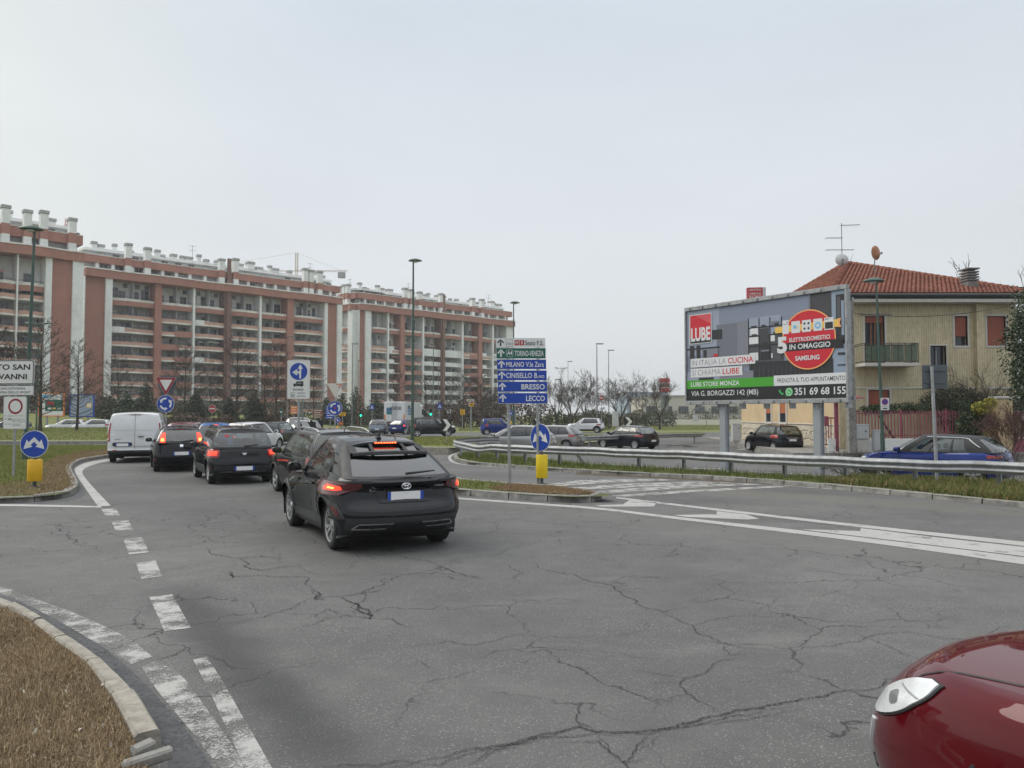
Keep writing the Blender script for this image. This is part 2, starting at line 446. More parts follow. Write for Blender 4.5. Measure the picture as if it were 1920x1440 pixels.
m_brake = M('lit_brake_lens', (.95, .045, .02), .3, var=.25, scale=14, emit=1.6)
m_brake_hot = M('lit_brake_bulb', (1.0, .32, .07), .3, var=.2, scale=20, emit=2.4)
m_clearlens = M('clear_lens', (.72, .74, .75), .12, var=.12, scale=10, coat=1)
m_orange_lens = M('amber_lens', (.55, .17, .03), .2, var=.1, coat=1)
m_glass = glassmat('car_glass', (.46, .52, .52))
m_glass_dark = glassmat('tinted_glass', (.10, .115, .12))
m_signblue = M('sign_blue', (.006, .05, .36), .4, var=.06, scale=3)
m_signgreen = M('sign_green', (.004, .11, .075), .4, var=.06, scale=3)
m_signwhite = M('sign_white', (.70, .70, .69), .45, var=.04, scale=5, dirt=(.55, .54, .5), dscale=2)
m_signred = M('sign_red', (.42, .02, .03), .45, var=.08)
m_signdarkred = M('sign_dark_red', (.26, .015, .03), .45, var=.08)
m_signblack = M('sign_black', (.012, .012, .014), .5, var=.1)
m_signback = M('sign_back', (.10, .115, .13), .55, var=.12, metal=.3)
m_signgrey = M('sign_grey', (.50, .51, .52), .5, var=.05)
m_yellow = M('bollard_yellow', (.72, .40, .012), .5, var=.07, scale=4)
m_yellow2 = M('bollard_lemon', (.78, .56, .012), .5, var=.06, scale=4)
m_brownsign = M('sign_brown', (.16, .055, .035), .5, var=.1)
m_orange = M('sign_orange', (.70, .20, .04), .5, var=.1)
m_bark = M('bark', (.055, .045, .038), .95, var=.35, scale=9, bump=.6, bscale=25)
m_twig = M('twigs', (.062, .050, .043), .9, var=.35, scale=3)
m_twig_red = M('reddish_twigs', (.115, .065, .048), .9, var=.3, scale=3)
m_wood_white = M('painted_wall', (.68, .65, .57), .85, var=.06)
# ================================================================== ground
# the side lot on the right lies about a foot lower than the carriageway
_la, _lb = Vector(G(1100, 868)), Vector(G(1990, 909))
_ld = (_lb - _la); _ll = _ld.length; _ld.normalize(); _ln = Vector((-_ld.y, _ld.x, 0))
if _ln.y < 0: _ln = -_ln
def sstep(a, b, x):
 t = min(1, max(0, (x - a) / (b - a))); return t * t * (3 - 2 * t)
def zlot(x, y):
 p = Vector((x, y, 0)) - _la; s_ = p.dot(_ln); t_ = p.dot(_ld) / _ll
 return -0.25 * sstep(0.1, 2.0, s_) * sstep(-1.25, -.8, t_) * (1 - sstep(19, 27, s_))
def GL(px, py, dz=0.0):
 z = 0.0
 for _ in range(8):
  p = G(px, py, z + dz); z = zlot(p.x, p.y)
 return G(px, py, z + dz)

xs = np.concatenate([np.linspace(-95, -6, 40), np.linspace(-5, 40, 91), np.linspace(42, 110, 27)])
ys = np.concatenate([np.linspace(-14, 18, 17), np.linspace(19, 50, 63), np.linspace(52, 84, 17)])
mb = MB(); mb.grid([[(x, y, zlot(x, y)) for x in xs] for y in ys])
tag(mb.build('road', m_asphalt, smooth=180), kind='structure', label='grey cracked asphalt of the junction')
mb = MB()
mb.grid([[(x, y, -.03) for x in (-3000, -700, -95, 110, 700, 3000)] for y in (84, 300, 900, 3000)])
mb.grid([[(x, y, -.03) for x in (-3000, -95)] for y in (-600, 84)])
mb.grid([[(x, y, -.03) for x in (110, 3000)] for y in (-600, 84)])
mb.grid([[(x, y, -.03) for x in (-95, 110)] for y in (-600, -14)])
tag(mb.build('ground', m_fargreen), kind='structure', label='grass land around the junction')

def poly_sheet(name, pts, mat, z=None, kind='structure', parent=None, label=None):
 vs = [(p[0], p[1], p[2] if z is None else z) for p in pts]
 tri = tessellate_polygon([[Vector((v[0], v[1], 0)) for v in vs]])
 m = MB().add(vs, [list(t) for t in tri])
 o = link(name, m.mesh(name, mat, fix=True), parent)
 if o.data.polygons and o.data.polygons[0].normal.z < 0: o.data.flip_normals()
 return tag(o, kind=kind, label=label)

def pxs(l, z=0.0): return [G(x, y, z) for x, y in l]
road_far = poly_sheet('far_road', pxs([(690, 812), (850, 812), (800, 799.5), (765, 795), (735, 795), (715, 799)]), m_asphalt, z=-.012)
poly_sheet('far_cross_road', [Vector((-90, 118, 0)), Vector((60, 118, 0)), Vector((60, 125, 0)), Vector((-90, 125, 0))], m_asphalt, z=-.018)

# ------------------------------------------------------------------ painted markings
ZM = .004
def mark(pts, mat=m_line, name='road_marking', lot=False):
 q = [GL(x, y) if lot else G(x, y) for x, y in pts]
 return poly_sheet(name, [(p.x, p.y, (p.z if lot else 0) + (.012 if lot else ZM)) for p in q], mat)
def resample(pts, step):
 out = [pts[0].copy()]
 for a, b in zip(pts, pts[1:]):
  n = max(1, int((b - a).length / step))
  out += [a.lerp(b, (i + 1) / n) for i in range(n)]
 return out
def smooth_path(pts, it=2):
 for _ in range(it):
  q = [pts[0]]
  for a, b in zip(pts, pts[1:]): q += [a.lerp(b, .25), a.lerp(b, .75)]
  pts = q + [pts[-1]]
 return pts
def stroke(pts, w, mat=m_line, name='road_marking', z=ZM, world_pts=False, sm=1):
 p = [Vector(q) for q in pts] if world_pts else [G(x, y) for x, y in pts]
 p = smooth_path(p, sm); rows = []
 for i, q in enumerate(p):
  d = p[min(i + 1, len(p) - 1)] - p[max(0, i - 1)]; d.z = 0; d.normalize(); n = Vector((-d.y, d.x, 0)) * w / 2
  rows.append([(q.x - n.x, q.y - n.y, z), (q.x + n.x, q.y + n.y, z)])
 o = MB().grid(rows).build(name, mat, fix=True)
 if o.data.polygons[0].normal.z < 0: o.data.flip_normals()
 return tag(o, kind='structure')
def between(a, b, mat=m_line, name='road_marking', z=ZM):
 A, B = smooth_path([G(x, y) for x, y in a]), smooth_path([G(x, y) for x, y in b])
 o = MB().grid([[(p.x, p.y, z), (q.x, q.y, z)] for p, q in zip(A, B)]).build(name, mat, fix=True)
 if o.data.polygons[0].normal.z < 0: o.data.flip_normals()
 return tag(o, kind='structure')

for q in ([(190, 955), (217, 953), (225, 967), (198, 968)], [(209, 978), (241, 976), (251, 995), (217, 997)],
          [(231, 1011), (266, 1008), (280, 1036), (242, 1040)], [(255, 1056), (292, 1051), (304, 1081), (265, 1086)],
          [(280, 1120), (323, 1115), (358, 1178), (308, 1184)]):
 mark(q, m_line_mid, 'lane_dash')
between([(183, 949), (162, 919), (147, 897), (139, 882), (142, 876), (162, 867), (199, 861), (260, 854), (330, 846)],
  [(208, 949), (185, 925), (164, 902), (153, 887), (157, 879), (176, 870.5), (205, 864.5), (262, 857), (330, 849)], m_line, 'edge_line')
between([(-300, 942), (0, 945), (100, 947), (190, 949.3)], [(-300, 946), (0, 949), (100, 950.5), (190, 952.2)], m_line, 'give_way_line')
between([(-200, 1072), (0, 1098), (58, 1121), (128, 1145), (181, 1168), (242, 1197), (286, 1232)],
  [(-220, 1082), (0, 1112), (40, 1128), (100, 1160), (150, 1188), (205, 1221), (247, 1246)], m_line_old, 'edge_line')
between([(292, 1240), (330, 1258), (352, 1280), (380, 1320), (420, 1375), (455, 1430), (490, 1500)],
  [(266, 1252), (285, 1283), (310, 1315), (340, 1350), (372, 1388), (410, 1440), (450, 1500)], m_line_old, 'edge_line')
between([(388, 1232), (420, 1282), (455, 1345), (490, 1405), (515, 1450), (545, 1500)],
  [(362, 1238), (388, 1288), (415, 1345), (440, 1400), (462, 1450), (490, 1500)], m_line_edge, 'edge_line')
between([(840, 932), (1000, 943), (1121, 951), (1256, 968), (1487, 993), (1700, 1018), (1920, 1045), (2100, 1068)],
  [(840, 934.5), (1000, 946.5), (1121, 955), (1256, 972.5), (1487, 1000), (1700, 1027), (1920, 1059), (2100, 1085)], m_line, 'edge_line')
between([(1155, 932), (1341, 953.5), (1611, 984), (1920, 1016), (2100, 1036)],
  [(1155, 934.5), (1341, 957.5), (1611, 989), (1920, 1024), (2100, 1046)], m_line, 'edge_line')
def z6(l): return [(840 + x / 1.7778, 840 + y / 1.7778) for x, y in l]
mark([(1180, 938), (1231, 942.5), (1226, 950), (1128, 950.2), (1114, 947.6), (1168, 946)], m_line, 'chevron_marking')
mark([(1344, 958.8), (1400, 965), (1424, 973), (1402, 974.5), (1285, 969.5), (1262, 966), (1344, 964.5)], m_line, 'chevron_marking')
mark([(1614, 990.5), (1760, 1008.5), (1920, 1026), (2090, 1046), (2090, 1065), (1920, 1043.5), (1700, 1016.5), (1530, 996.4), (1500, 992.6), (1613, 996)], m_line, 'chevron_marking')
for s_ in ([(300, 126), (430, 108), (690, 103), (770, 107), (520, 117), (330, 131)], [(360, 135), (600, 119), (820, 111.5), (950, 115.5), (700, 127), (420, 141)],
           [(480, 145), (760, 124), (990, 118), (1050, 121.5), (800, 133), (540, 151)], [(545, 159), (820, 140), (1090, 126.5), (1150, 129), (860, 145.5), (580, 163.5)]):
 mark(z6(s_), m_line_mid, 'hatch_stripe')
stroke([(1440, 906.5), (1486, 911.5), (1560, 917.5), (1747, 932.5), (1920, 947), (2080, 961)], .12, m_line_mid, 'edge_line')
stroke([(905, 851), (860, 848.5), (846, 853), (842, 858), (847, 866), (866, 871.5), (940, 876.5), (1020, 881.5), (1100, 887)], .14, m_line, 'edge_line')
for a in ([(1232, 833.5), (1300, 836), (1300, 838), (1232, 835)], [(1283, 836.5), (1372, 836), (1372, 837.2), (1283, 837.8)],
          [(1378, 843), (1400, 840.5), (1486, 850), (1470, 851)], [(1300, 877.5), (1362, 879.5), (1362, 881), (1300, 879)],
          [(1408, 884), (1600, 892.3), (1600, 893.8), (1408, 885.5)], [(1560, 876), (1700, 870), (1702, 871), (1564, 877.5)]):
 mark(a, m_line_mid, 'parking_line', lot=True)

# ------------------------------------------------------------------ cracks in the asphalt
CR = []
def crack_rows(pts, w, jag=.16):
 p = [Vector(q) for q in pts]
 for lev in range(5):
  q = [p[0]]
  for a, b in zip(p, p[1:]):
   L = (b - a).length; m = a.lerp(b, random.uniform(.4, .6))
   n = Vector((-(b - a).y, (b - a).x, 0)); n = n.normalized() if n.length > 0 else n
   q += [m + n * random.uniform(-1, 1) * L * jag, b]
  p = q
  if len(p) > 260: break
 rows = []; n_ = len(p)
 for i, q in enumerate(p):
  d = p[min(i + 1, n_ - 1)] - p[max(0, i - 1)]; d.normalize(); nn = Vector((-d.y, d.x, 0))
  t = i / (n_ - 1); k = w * .8 * random.uniform(.25, 1.25) * min(1, .25 + 3.2 * min(t, 1 - t))
  rows.append([q - nn * k / 2, q + nn * k * random.uniform(.3, .6)])
 return rows
def zc(l): return [(290 + x / 1.7297, 940 + y / 1.7297) for x, y in l]
cracks = [(zc(l), w) for l, w in (
 ([(175, 150), (225, 178), (285, 185), (345, 178), (420, 186)], .020), ([(285, 185), (290, 210), (340, 225), (430, 212), (495, 207)], .022),
 ([(225, 232), (250, 245), (345, 240), (480, 245), (515, 285)], .018), ([(250, 250), (160, 272)], .010), ([(240, 228), (252, 250)], .03),
 ([(515, 285), (520, 315), (600, 310), (680, 290), (745, 270), (750, 250)], .018), ([(520, 315), (440, 350), (350, 378), (255, 398)], .012),
 ([(515, 288), (540, 305), (520, 318), (560, 322)], .026), ([(600, 310), (640, 330), (660, 350), (705, 370), (700, 382), (660, 375)], .026),
 ([(640, 332), (690, 352), (710, 375)], .026), ([(705, 380), (770, 383), (840, 410)], .013), ([(660, 378), (620, 370), (560, 380), (440, 420)], .011),
 ([(620, 370), (565, 350), (520, 372)], .010), ([(745, 270), (800, 240), (920, 232), (1000, 240), (1095, 258)], .013),
 ([(860, 232), (920, 212), (960, 225), (1000, 238), (1060, 248)], .020), ([(960, 214), (975, 190), (1060, 178), (1180, 150), (1260, 128)], .010),
 ([(690, 250), (760, 236), (860, 232)], .010), ([(800, 178), (850, 190), (920, 212)], .014),
 ([(1185, 195), (1260, 220), (1400, 255), (1500, 290), (1560, 330), (1650, 360), (1740, 342)], .015), ([(1500, 290), (1560, 300)], .010),
 ([(1650, 362), (1690, 380), (1745, 405), (1800, 440), (1860, 465), (1920, 478), (2000, 480)], .012), ([(1745, 405), (1800, 385), (1920, 372), (2040, 376)], .009),
 ([(1860, 465), (1865, 500), (1920, 500)], .009), ([(1900, 508), (1865, 515), (1800, 545), (1720, 575), (1700, 600), (1740, 630), (1800, 665), (1820, 690)], .010),
 ([(1720, 575), (1600, 555), (1530, 550)], .007), ([(1700, 590), (1640, 588), (1600, 594)], .006),
 ([(760, 872), (900, 835), (1000, 812), (1100, 795), (1200, 775), (1300, 755), (1380, 732), (1430, 750), (1500, 752), (1600, 745), (1700, 725), (1800, 700), (1920, 678), (2080, 650), (2330, 610), (2600, 560), (2900, 520)], .018),
 ([(850, 862), (1000, 826), (1150, 792), (1290, 765), (1420, 755), (1520, 760)], .013), ([(1480, 748), (1600, 758), (1700, 735), (1800, 715), (1920, 698), (2060, 668)], .011),
 ([(1000, 858), (1060, 830), (1110, 800)], .008), ([(1060, 845), (1100, 815), (1180, 790), (1260, 770)], .008), ([(1600, 742), (1710, 738), (1830, 722), (1960, 700), (2120, 670)], .008),
 ([(1385, 650), (1378, 690), (1375, 720), (1430, 750)], .011), ([(1300, 782), (1440, 780), (1480, 820), (1520, 850), (1590, 835)], .011),
 ([(1540, 880), (1520, 850), (1560, 810), (1600, 765)], .011), ([(1440, 760), (1470, 800), (1500, 838)], .007), ([(1560, 812), (1620, 790), (1650, 750)], .006),
 ([(770, 485), (870, 465), (960, 455), (1030, 468), (1110, 452), (1190, 432), (1200, 445)], .010), ([(820, 592), (900, 585), (1000, 560), (1050, 548)], .007),
 ([(870, 520), (900, 545)], .006), ([(1180, 528), (1220, 512)], .006), ([(940, 325), (1030, 318)], .008),
 ([(95, 112), (150, 112), (230, 135), (340, 140)], .014), ([(120, 105), (120, 90), (175, 60), (190, 40), (290, 62), (380, 80)], .014), ([(40, 60), (175, 60)], .012),
 ([(20, 120), (90, 118)], .012), ([(340, 128), (400, 190), (470, 215), (540, 250)], .007), ([(160, 150), (110, 158)], .008), ([(230, 20), (300, 40), (300, 66)], .012))]
cracks += [([(1380, 1205), (1480, 1222), (1560, 1212), (1625, 1195), (1715, 1187), (1770, 1198), (1860, 1196), (1900, 1175), (1960, 1170)], .009),
           ([(1600, 1185), (1625, 1197), (1690, 1225), (1740, 1243)], .008), ([(100, 985), (125, 1008), (165, 1022)], .014), ([(104, 980), (96, 1000), (130, 1012), (172, 1046)], .012),
           ([(120, 985), (160, 984)], .010), ([(1400, 1150), (1460, 1120), (1600, 1090), (1720, 1082)], .006), ([(1640, 1130), (1700, 1165), (1800, 1150)], .006),
           ([(590, 1440), (700, 1438), (790, 1428)], .01), ([(290, 1237), (330, 1228), (352, 1214)], .016)]
rd = bpy.data.objects['road']
for l, w in cracks:
 rows = crack_rows([G(x, y) for x, y in l], w)
 m = MB().grid([[(a.x, a.y, .0075), (b.x, b.y, .0075)] for a, b in rows])
 o = m.build('crack', m_crack, rd)
 if o.data.polygons[0].normal.z < 0: o.data.flip_normals()

# ------------------------------------------------------------------ kerbs
def stone(parent, o0, o1, i1, i0, h, mat, z0=-.06, b=.014, name='kerb_stone', jit=.006):
 """one kerb stone between two outer and two inner points"""
 o0, o1, i1, i0 = [Vector((p.x, p.y, 0)) for p in (o0, o1, i1, i0)]
 c = (o0 + o1 + i1 + i0) / 4; L = (o1 - o0).normalized(); hh = h + random.uniform(-jit, jit) * 1.6
 n = 5
 m = MB(); rows = []
 gap = .014
 for k in range(n + 1):
  t = k / n
  a, d = o0.lerp(o1, t), i0.lerp(i1, t)
  if k == 0: a += L * gap; d += L * gap
  if k == n: a -= L * gap; d -= L * gap
  w = (d - a).normalized(); e = b if 0 < k < n else b * .2
  wob = random.uniform(-.003, .003); top = hh - (0 if 0 < k < n else .004)
  a = a + w * wob
  rows.append([(a.x - w.x * .012, a.y - w.y * .012, z0), (a.x, a.y, top - b - random.uniform(0, .006)), (a.x + w.x * b, a.y + w.y * b, top + random.uniform(-.002, .002)),
                     (d.x - w.x * b, d.y - w.y * b, top + random.uniform(-.002, .002)), (d.x, d.y, top - b), (d.x, d.y, z0)])
 m.grid(rows)
 nn = len(rows[0]); m.f.append(list(range(nn))); m.m.append(0)
 q = n * nn; m.f.append([q + k for k in range(nn)][::-1]); m.m.append(0)
 return m.build(name, mat, parent, smooth=35)

def kerb(parent, pts, width, h, length, mat, side=1, piece=True):
 p = resample(smooth_path([Vector((q.x, q.y, 0)) for q in pts], 2), .12)
 def nrm(i):
  d = p[min(i + 1, len(p) - 1)] - p[max(0, i - 1)]; d.normalize(); return Vector((-d.y, d.x, 0)) * side
 inner = [q + nrm(i) * width for i, q in enumerate(p)]
 if not piece:
  m = MB(); m.grid([[(a.x, a.y, -.4), (a.x, a.y, h - .015), (a.x + (d - a).x * .15, a.y + (d - a).y * .15, h), (d.x, d.y, h), (d.x, d.y, -.06)] for a, d in zip(p[::4], inner[::4])])
  return m.build('kerb_line', mat, parent, smooth=40)
 i = 0
 while i < len(p) - 2:
  acc = 0; j = i; Lw = length * random.uniform(.9, 1.1)
  while j < len(p) - 1 and acc < Lw: acc += (p[j + 1] - p[j]).length; j += 1
  if acc > .2: stone(parent, p[i], p[j], inner[j], inner[i], h, mat)
  i = j

def island(name, label, pts, h, mat):
 """planted island top, the ground of its grass"""
 return poly_sheet(name, [(p.x, p.y, h) for p in pts], mat, label=label)

# A: dry island at the lower left
HA = .12
Ao = [(-240, 1078), (-120, 1092), (-40, 1105), (27, 1129), (82, 1158), (128, 1188), (190, 1231), (253, 1293), (303, 1370)]
Ai = [(-262, 1086), (-140, 1102), (-50, 1117), (14, 1137), (62, 1162), (100, 1193), (161, 1236), (208, 1297), (253, 1382)]
Apoly = [(-262, 1086), (-140, 1102), (-50, 1117), (14, 1137), (62, 1162), (100, 1193), (161, 1236), (208, 1297), (253, 1382), (262, 1410), (290, 1450), (300, 1520), (-500, 1520), (-600, 1086)]
isA = island('dry_island', 'dry grass island behind the pale kerb beside the worn white line', pxs(Apoly, HA - .025), HA - .025, m_drysoil)
for k in range(len(Ao) - 1):
 o_ = stone(isA, G(*Ao[k], HA), G(*Ao[k + 1], HA), G(*Ai[k + 1], HA), G(*Ai[k], HA), HA + (.01 if k % 2 else 0), m_kerb, b=.018)
Agut = [(-240, 1092), (0, 1126), (40, 1143), (88, 1171), (133, 1200), (196, 1246), (258, 1308), (310, 1392), (318, 1450), (330, 1520)]
Agut2 = [(-230, 1083), (0, 1113), (55, 1136), (110, 1163), (160, 1193), (215, 1228), (280, 1290), (345, 1362), (400, 1440), (445, 1520)]
between(Agut2, Agut, m_gutter, 'gutter', z=.002)

# B: lawn island on the left with the traffic signs
HB = .13
Bk = [(-620, 946), (-300, 940), (0, 933), (60, 930), (105, 926), (132, 920), (146, 910), (147, 903), (142, 893), (134, 880), (133, 871), (147, 862), (168, 857.5), (199, 853), (240, 848), (300, 842), (340, 838)]
Bpoly = pxs(Bk, HB) + pxs([(345, 835), (200, 833.5), (0, 833.5), (-700, 834)], HB)
isB = island('sign_island', 'lawn island on the left with blue sign and yellow bollard', Bpoly, HB - .02, m_greensoil)
kerb(isB, pxs(Bk, HB), .17, HB, 1.0, m_kerb_old, side=1)
between([(-600, 957), (0, 945.5), (60, 942), (110, 937), (138, 930), (152, 917), (155, 906), (149, 894), (141, 881), (141, 874)],
  [(-600, 962), (0, 949), (62, 945.5), (118, 941), (150, 935), (163, 921), (163, 908), (154, 895), (145, 882), (144, 875)], m_gutter, 'gutter', z=.002)
# B2: higher lawn beyond the strip of road
HB2 = .20
B2k = [(-700, 827), (0, 827), (200, 827), (330, 826), (420, 820), (560, 813.5)]
B2f = smooth_path(pxs(B2k, HB2), 2)
def zB2(x, y):
 return HB2 - .01 + .44 * sstep(52, 75, y) * (1 - sstep(-32, -20, x))
isB2 = tag(MB().grid([[(p.x + (0 if k == 0 else (p.x * .12 * k / 8)), p.y + (77 - p.y) * k / 8, zB2(p.x, p.y + (77 - p.y) * k / 8)) for p in B2f] for k in range(9)] + [[(p.x * 1.12, 77.3, -.1) for p in B2f]]).build('far_lawn', m_fargreen, smooth=180), kind='structure', label='raised lawn beyond the left road with bare trees')
if isB2.data.polygons[5].normal.z < 0: isB2.data.flip_normals()
kerb(isB2, pxs(B2k, HB2), .25, HB2, 1.2, m_kerb_old, side=1, piece=False)
# C: splitter island with the direction sign
HC = .15
Ck = [(1128, 924), (1146, 926.5), (1138, 928.5), (1117, 929), (1072, 930), (1000, 926), (940, 922), (850, 916), (770, 906), (680, 894), (600, 883), (510, 871), (470, 863), (452, 853), (458, 846), (480, 841.5), (560, 839.5), (650, 849), (740, 866), (800, 880), (850, 895), (900, 900.5), (960, 904), (1040, 909), (1100, 917), (1128, 924)]
isC = island('splitter_island', 'grass splitter island below the blue direction sign', pxs(Ck[1:-1], HC), HC - .02, m_greensoil)
kerb(isC, pxs(Ck, HC), .17, HC, .95, m_kerb_old, side=-1)
poly_sheet('bare_soil', pxs([(1125, 925), (1072, 927.5), (1000, 923.5), (940, 919), (915, 914), (960, 907), (1040, 911), (1100, 919)], HC - .012), m_brownsoil)
# E: strip with the guard rail
HE = .12
Ek = [(905, 845), (868, 845), (854, 849), (850, 854), (855, 860), (880, 866), (940, 870), (1025, 876.5), (1160, 884), (1280, 889), (1411, 897), (1507, 902.5), (1557, 908), (1640, 916), (1780, 929), (1920, 941), (2150, 962)]
Eb = [(2150, 917), (1920, 905), (1750, 897), (1600, 893), (1500, 889), (1400, 885), (1280, 878), (1100, 868), (1000, 857), (905, 846)]
isE = island('rail_strip', 'weedy strip under the guard rail', pxs(Ek, HE) + pxs(Eb, HE), HE - .02, m_greensoil)
kerb(isE, pxs(Ek, HE), .15, HE, 1.0, m_kerb_old, side=1)
between([(1080, 886), (1280, 894.5), (1411, 902.5), (1507, 908), (1640, 922), (1780, 936), (1920, 949), (2150, 970)],
  [(1080, 890), (1280, 899), (1411, 905.5), (1507, 911.5), (1640, 923.5), (1780, 936.2), (1920, 950.5), (2150, 972)], m_brownsoil, 'gutter', z=.002)
# G: grass in the middle of the roundabout
HG = .15
Gk = [(560, 836), (640, 837), (800, 838), (865, 839.5), (900, 834), (1000, 834), (1085, 831), (1180, 821), (1320, 812.5)]
isG = island('roundabout_island', 'grass middle of the roundabout behind the queue', pxs(Gk, HG) + pxs([(1320, 808.5), (1180, 812.5), (1040, 816), (860, 818), (640, 820), (560, 822)], HG), HG - .01, m_fargreen)
kerb(isG, pxs(Gk, HG), .2, HG, 1.2, m_kerb, side=1, piece=False)

# ------------------------------------------------------------------ grass
def in_poly(px_, py_, poly):
 c = np.zeros(len(px_), bool); n = len(poly); j = n - 1
 for i in range(n):
  xi, yi, xj, yj = poly[i][0], poly[i][1], poly[j][0], poly[j][1]
  k = ((yi > py_) != (yj > py_)) & (px_ < (xj - xi) * (py_ - yi) / ((yj - yi) or 1e-9) + xi); c ^= k; j = i
 return c
def blades(name, poly, n, h, w, mat, z, lean=.6, label=None, clump=0.0, zf=None):
 """n single grass blades inside a polygon"""
 P_ = np.array([(p[0], p[1]) for p in poly]); lo, hi = P_.min(0), P_.max(0)
 pts = np.zeros((0, 2))
 while len(pts) < n:
  q = rng.uniform(lo, hi, (n * 2, 2)); q = q[in_poly(q[:, 0], q[:, 1], P_)]
  if clump:
   f = np.sin(q[:, 0] * 5.1 + np.sin(q[:, 1] * 3.7) * 2) * np.sin(q[:, 1] * 4.3 + np.sin(q[:, 0] * 2.9) * 2)
   q = q[rng.uniform(0, 1, len(q)) < (1 - clump) + clump * (f * .5 + .5)]
  if len(q) == 0: return
  pts = np.vstack([pts, q])
 pts = pts[:n]
 a = rng.uniform(0, 2 * np.pi, n); L = rng.uniform(h[0], h[1], n); ln = rng.uniform(0, lean, n) * L * 1.4; ww = rng.uniform(.6, 1.3, n) * w
 up = np.sqrt(np.maximum(L * L - np.minimum(ln, L * .98) ** 2, 1e-6)); dx, dy = np.cos(a), np.sin(a); b = rng.uniform(0, 2 * np.pi, n)
 wx, wy = np.cos(b) * ww / 2, np.sin(b) * ww / 2
 v = np.zeros((n, 5, 3)); zz = np.full(n, z) if zf is None else np.array([zf(x, y) for x, y in pts])
 v[:, 0] = np.c_[pts[:, 0] - wx, pts[:, 1] - wy, zz - .01]; v[:, 1] = np.c_[pts[:, 0] + wx, pts[:, 1] + wy, zz - .01]
 mx, my = pts[:, 0] + dx * ln * .35, pts[:, 1] + dy * ln * .35
 v[:, 2] = np.c_[mx + wx * .8, my + wy * .8, zz + up * .6]; v[:, 3] = np.c_[mx - wx * .8, my - wy * .8, zz + up * .6]
 v[:, 4] = np.c_[pts[:, 0] + dx * ln, pts[:, 1] + dy * ln, zz + up]
 base = np.arange(n)[:, None] * 5
 me = bpy.data.meshes.new(name)
 me.vertices.add(n * 5); me.vertices.foreach_set('co', v.ravel())
 me.loops.add(n * 7); me.polygons.add(n * 2)
 li = np.hstack([base + np.array([[0, 1, 2, 3]]), base + np.array([[3, 2, 4]])]).ravel()
 me.loops.foreach_set('vertex_index', li.astype(np.int32))
 st = (np.arange(n)[:, None] * 7 + np.array([[0, 4]])).ravel()
 me.polygons.foreach_set('loop_start', st.astype(np.int32))
 me.materials.append(mat); me.update(calc_edges=True); me.validate()
 return tag(link(name, me), kind='stuff', label=label)

gA = pxs([(-60, 1118), (14, 1139), (62, 1165), (100, 1196), (160, 1239), (207, 1300), (250, 1384), (262, 1412), (285, 1450), (290, 1475), (-60, 1475)], HA)
blades('dry_grass', gA, 60000, (.012, .042), .0044, m_dry, HA - .025, lean=1.0, clump=.85)
blades('dry_grass', gA, 3500, (.04, .08), .004, m_dry, HA - .02, lean=1.0, clump=.9)
m_litter = leaf_litter = M('litter_paper', (.55, .52, .47), .8, var=.25, scale=30)
blades('litter', gA, 45, (.01, .025), .016, m_litter, HA - .005, lean=1.0)
brB = pxs([(-30, 931), (60, 928), (104, 924), (129, 918), (142, 909), (142, 903), (137, 893), (130, 880), (130, 872), (145, 861), (168, 856), (199, 852), (260, 845), (260, 838), (190, 843), (150, 846), (110, 855), (80, 868), (70, 885), (40, 900), (-30, 912)], HB)
blades('brown_grass', brB, 26000, (.03, .08), .010, m_brown, HB - .02, lean=.9, clump=.4)
blades('brown_grass', pxs([(60, 929), (129, 918), (142, 905), (130, 876), (145, 861), (199, 852), (199, 846), (120, 856), (90, 880), (80, 905)], HB), 9000, (.03, .07), .012, m_dry, HB - .02, lean=.95, clump=.4)
grB = pxs([(-40, 915), (40, 903), (72, 887), (82, 868), (112, 855), (152, 845), (200, 842), (330, 838), (330, 835), (200, 834.5), (-40, 834.5)], HB)
blades('green_grass', grB, 60000, (.04, .11), .014, m_green, HB - .02, lean=.8, clump=.5)
blades('green_grass', pxs([(-80, 825.5), (330, 824.5), (430, 818)], HB2) + [Vector((-27, 76, 0)), Vector((-62, 76, 0))], 40000, (.04, .12), .035, m_green, HB2 - .01, lean=.8, clump=.4, zf=zB2)
blades('green_grass', pxs([(500, 868), (470, 860), (458, 852), (480, 843), (560, 841), (650, 851), (740, 868), (800, 882), (850, 897), (905, 902), (955, 906), (930, 914), (900, 916), (850, 913), (770, 904), (600, 881)], HC), 34000, (.04, .11), .013, m_green, HC - .02, lean=.8, clump=.5)
blades('brown_grass', pxs([(1120, 924), (1072, 926.5), (1000, 923), (930, 917), (915, 913), (960, 907), (1040, 911), (1100, 919)], HC), 12000, (.02, .06), .009, m_brown, HC - .012, lean=.95, clump=.5)
wE = pxs([(870, 849), (858, 853), (862, 860), (890, 865), (945, 869), (1025, 875), (1160, 882), (1280, 887.5), (1411, 895), (1507, 901), (1557, 906)], HE) + pxs([(1557, 896), (1500, 891), (1400, 887), (1280, 880), (1100, 870), (1000, 860), (905, 849)], HE)
blades('weeds', wE, 15000, (.03, .11), .013, m_weed, HE - .02, lean=.9, clump=.9)
blades('weeds', wE, 5000, (.08, .26), .013, m_weed, HE - .02, lean=.8, clump=1.0)
wE2 = pxs([(1540, 903), (1640, 912), (1780, 926), (1920, 939), (2000, 946), (2000, 912), (1750, 899), (1600, 895)], HE)
blades('weeds', wE2, 24000, (.05, .25), .013, m_weed, HE - .02, lean=.8, clump=.5)
blades('weeds', wE2, 9000, (.06, .22), .014, m_brown, HE - .02, lean=.8, clump=.8)
blades('fallen_leaves', pxs([(1560, 907), (1640, 916), (1780, 930), (1925, 943), (1925, 950), (1780, 936), (1640, 922.5), (1560, 913)], .02), 5000, (.03, .06), .03, m_brown, .02, lean=1.0, clump=.5)
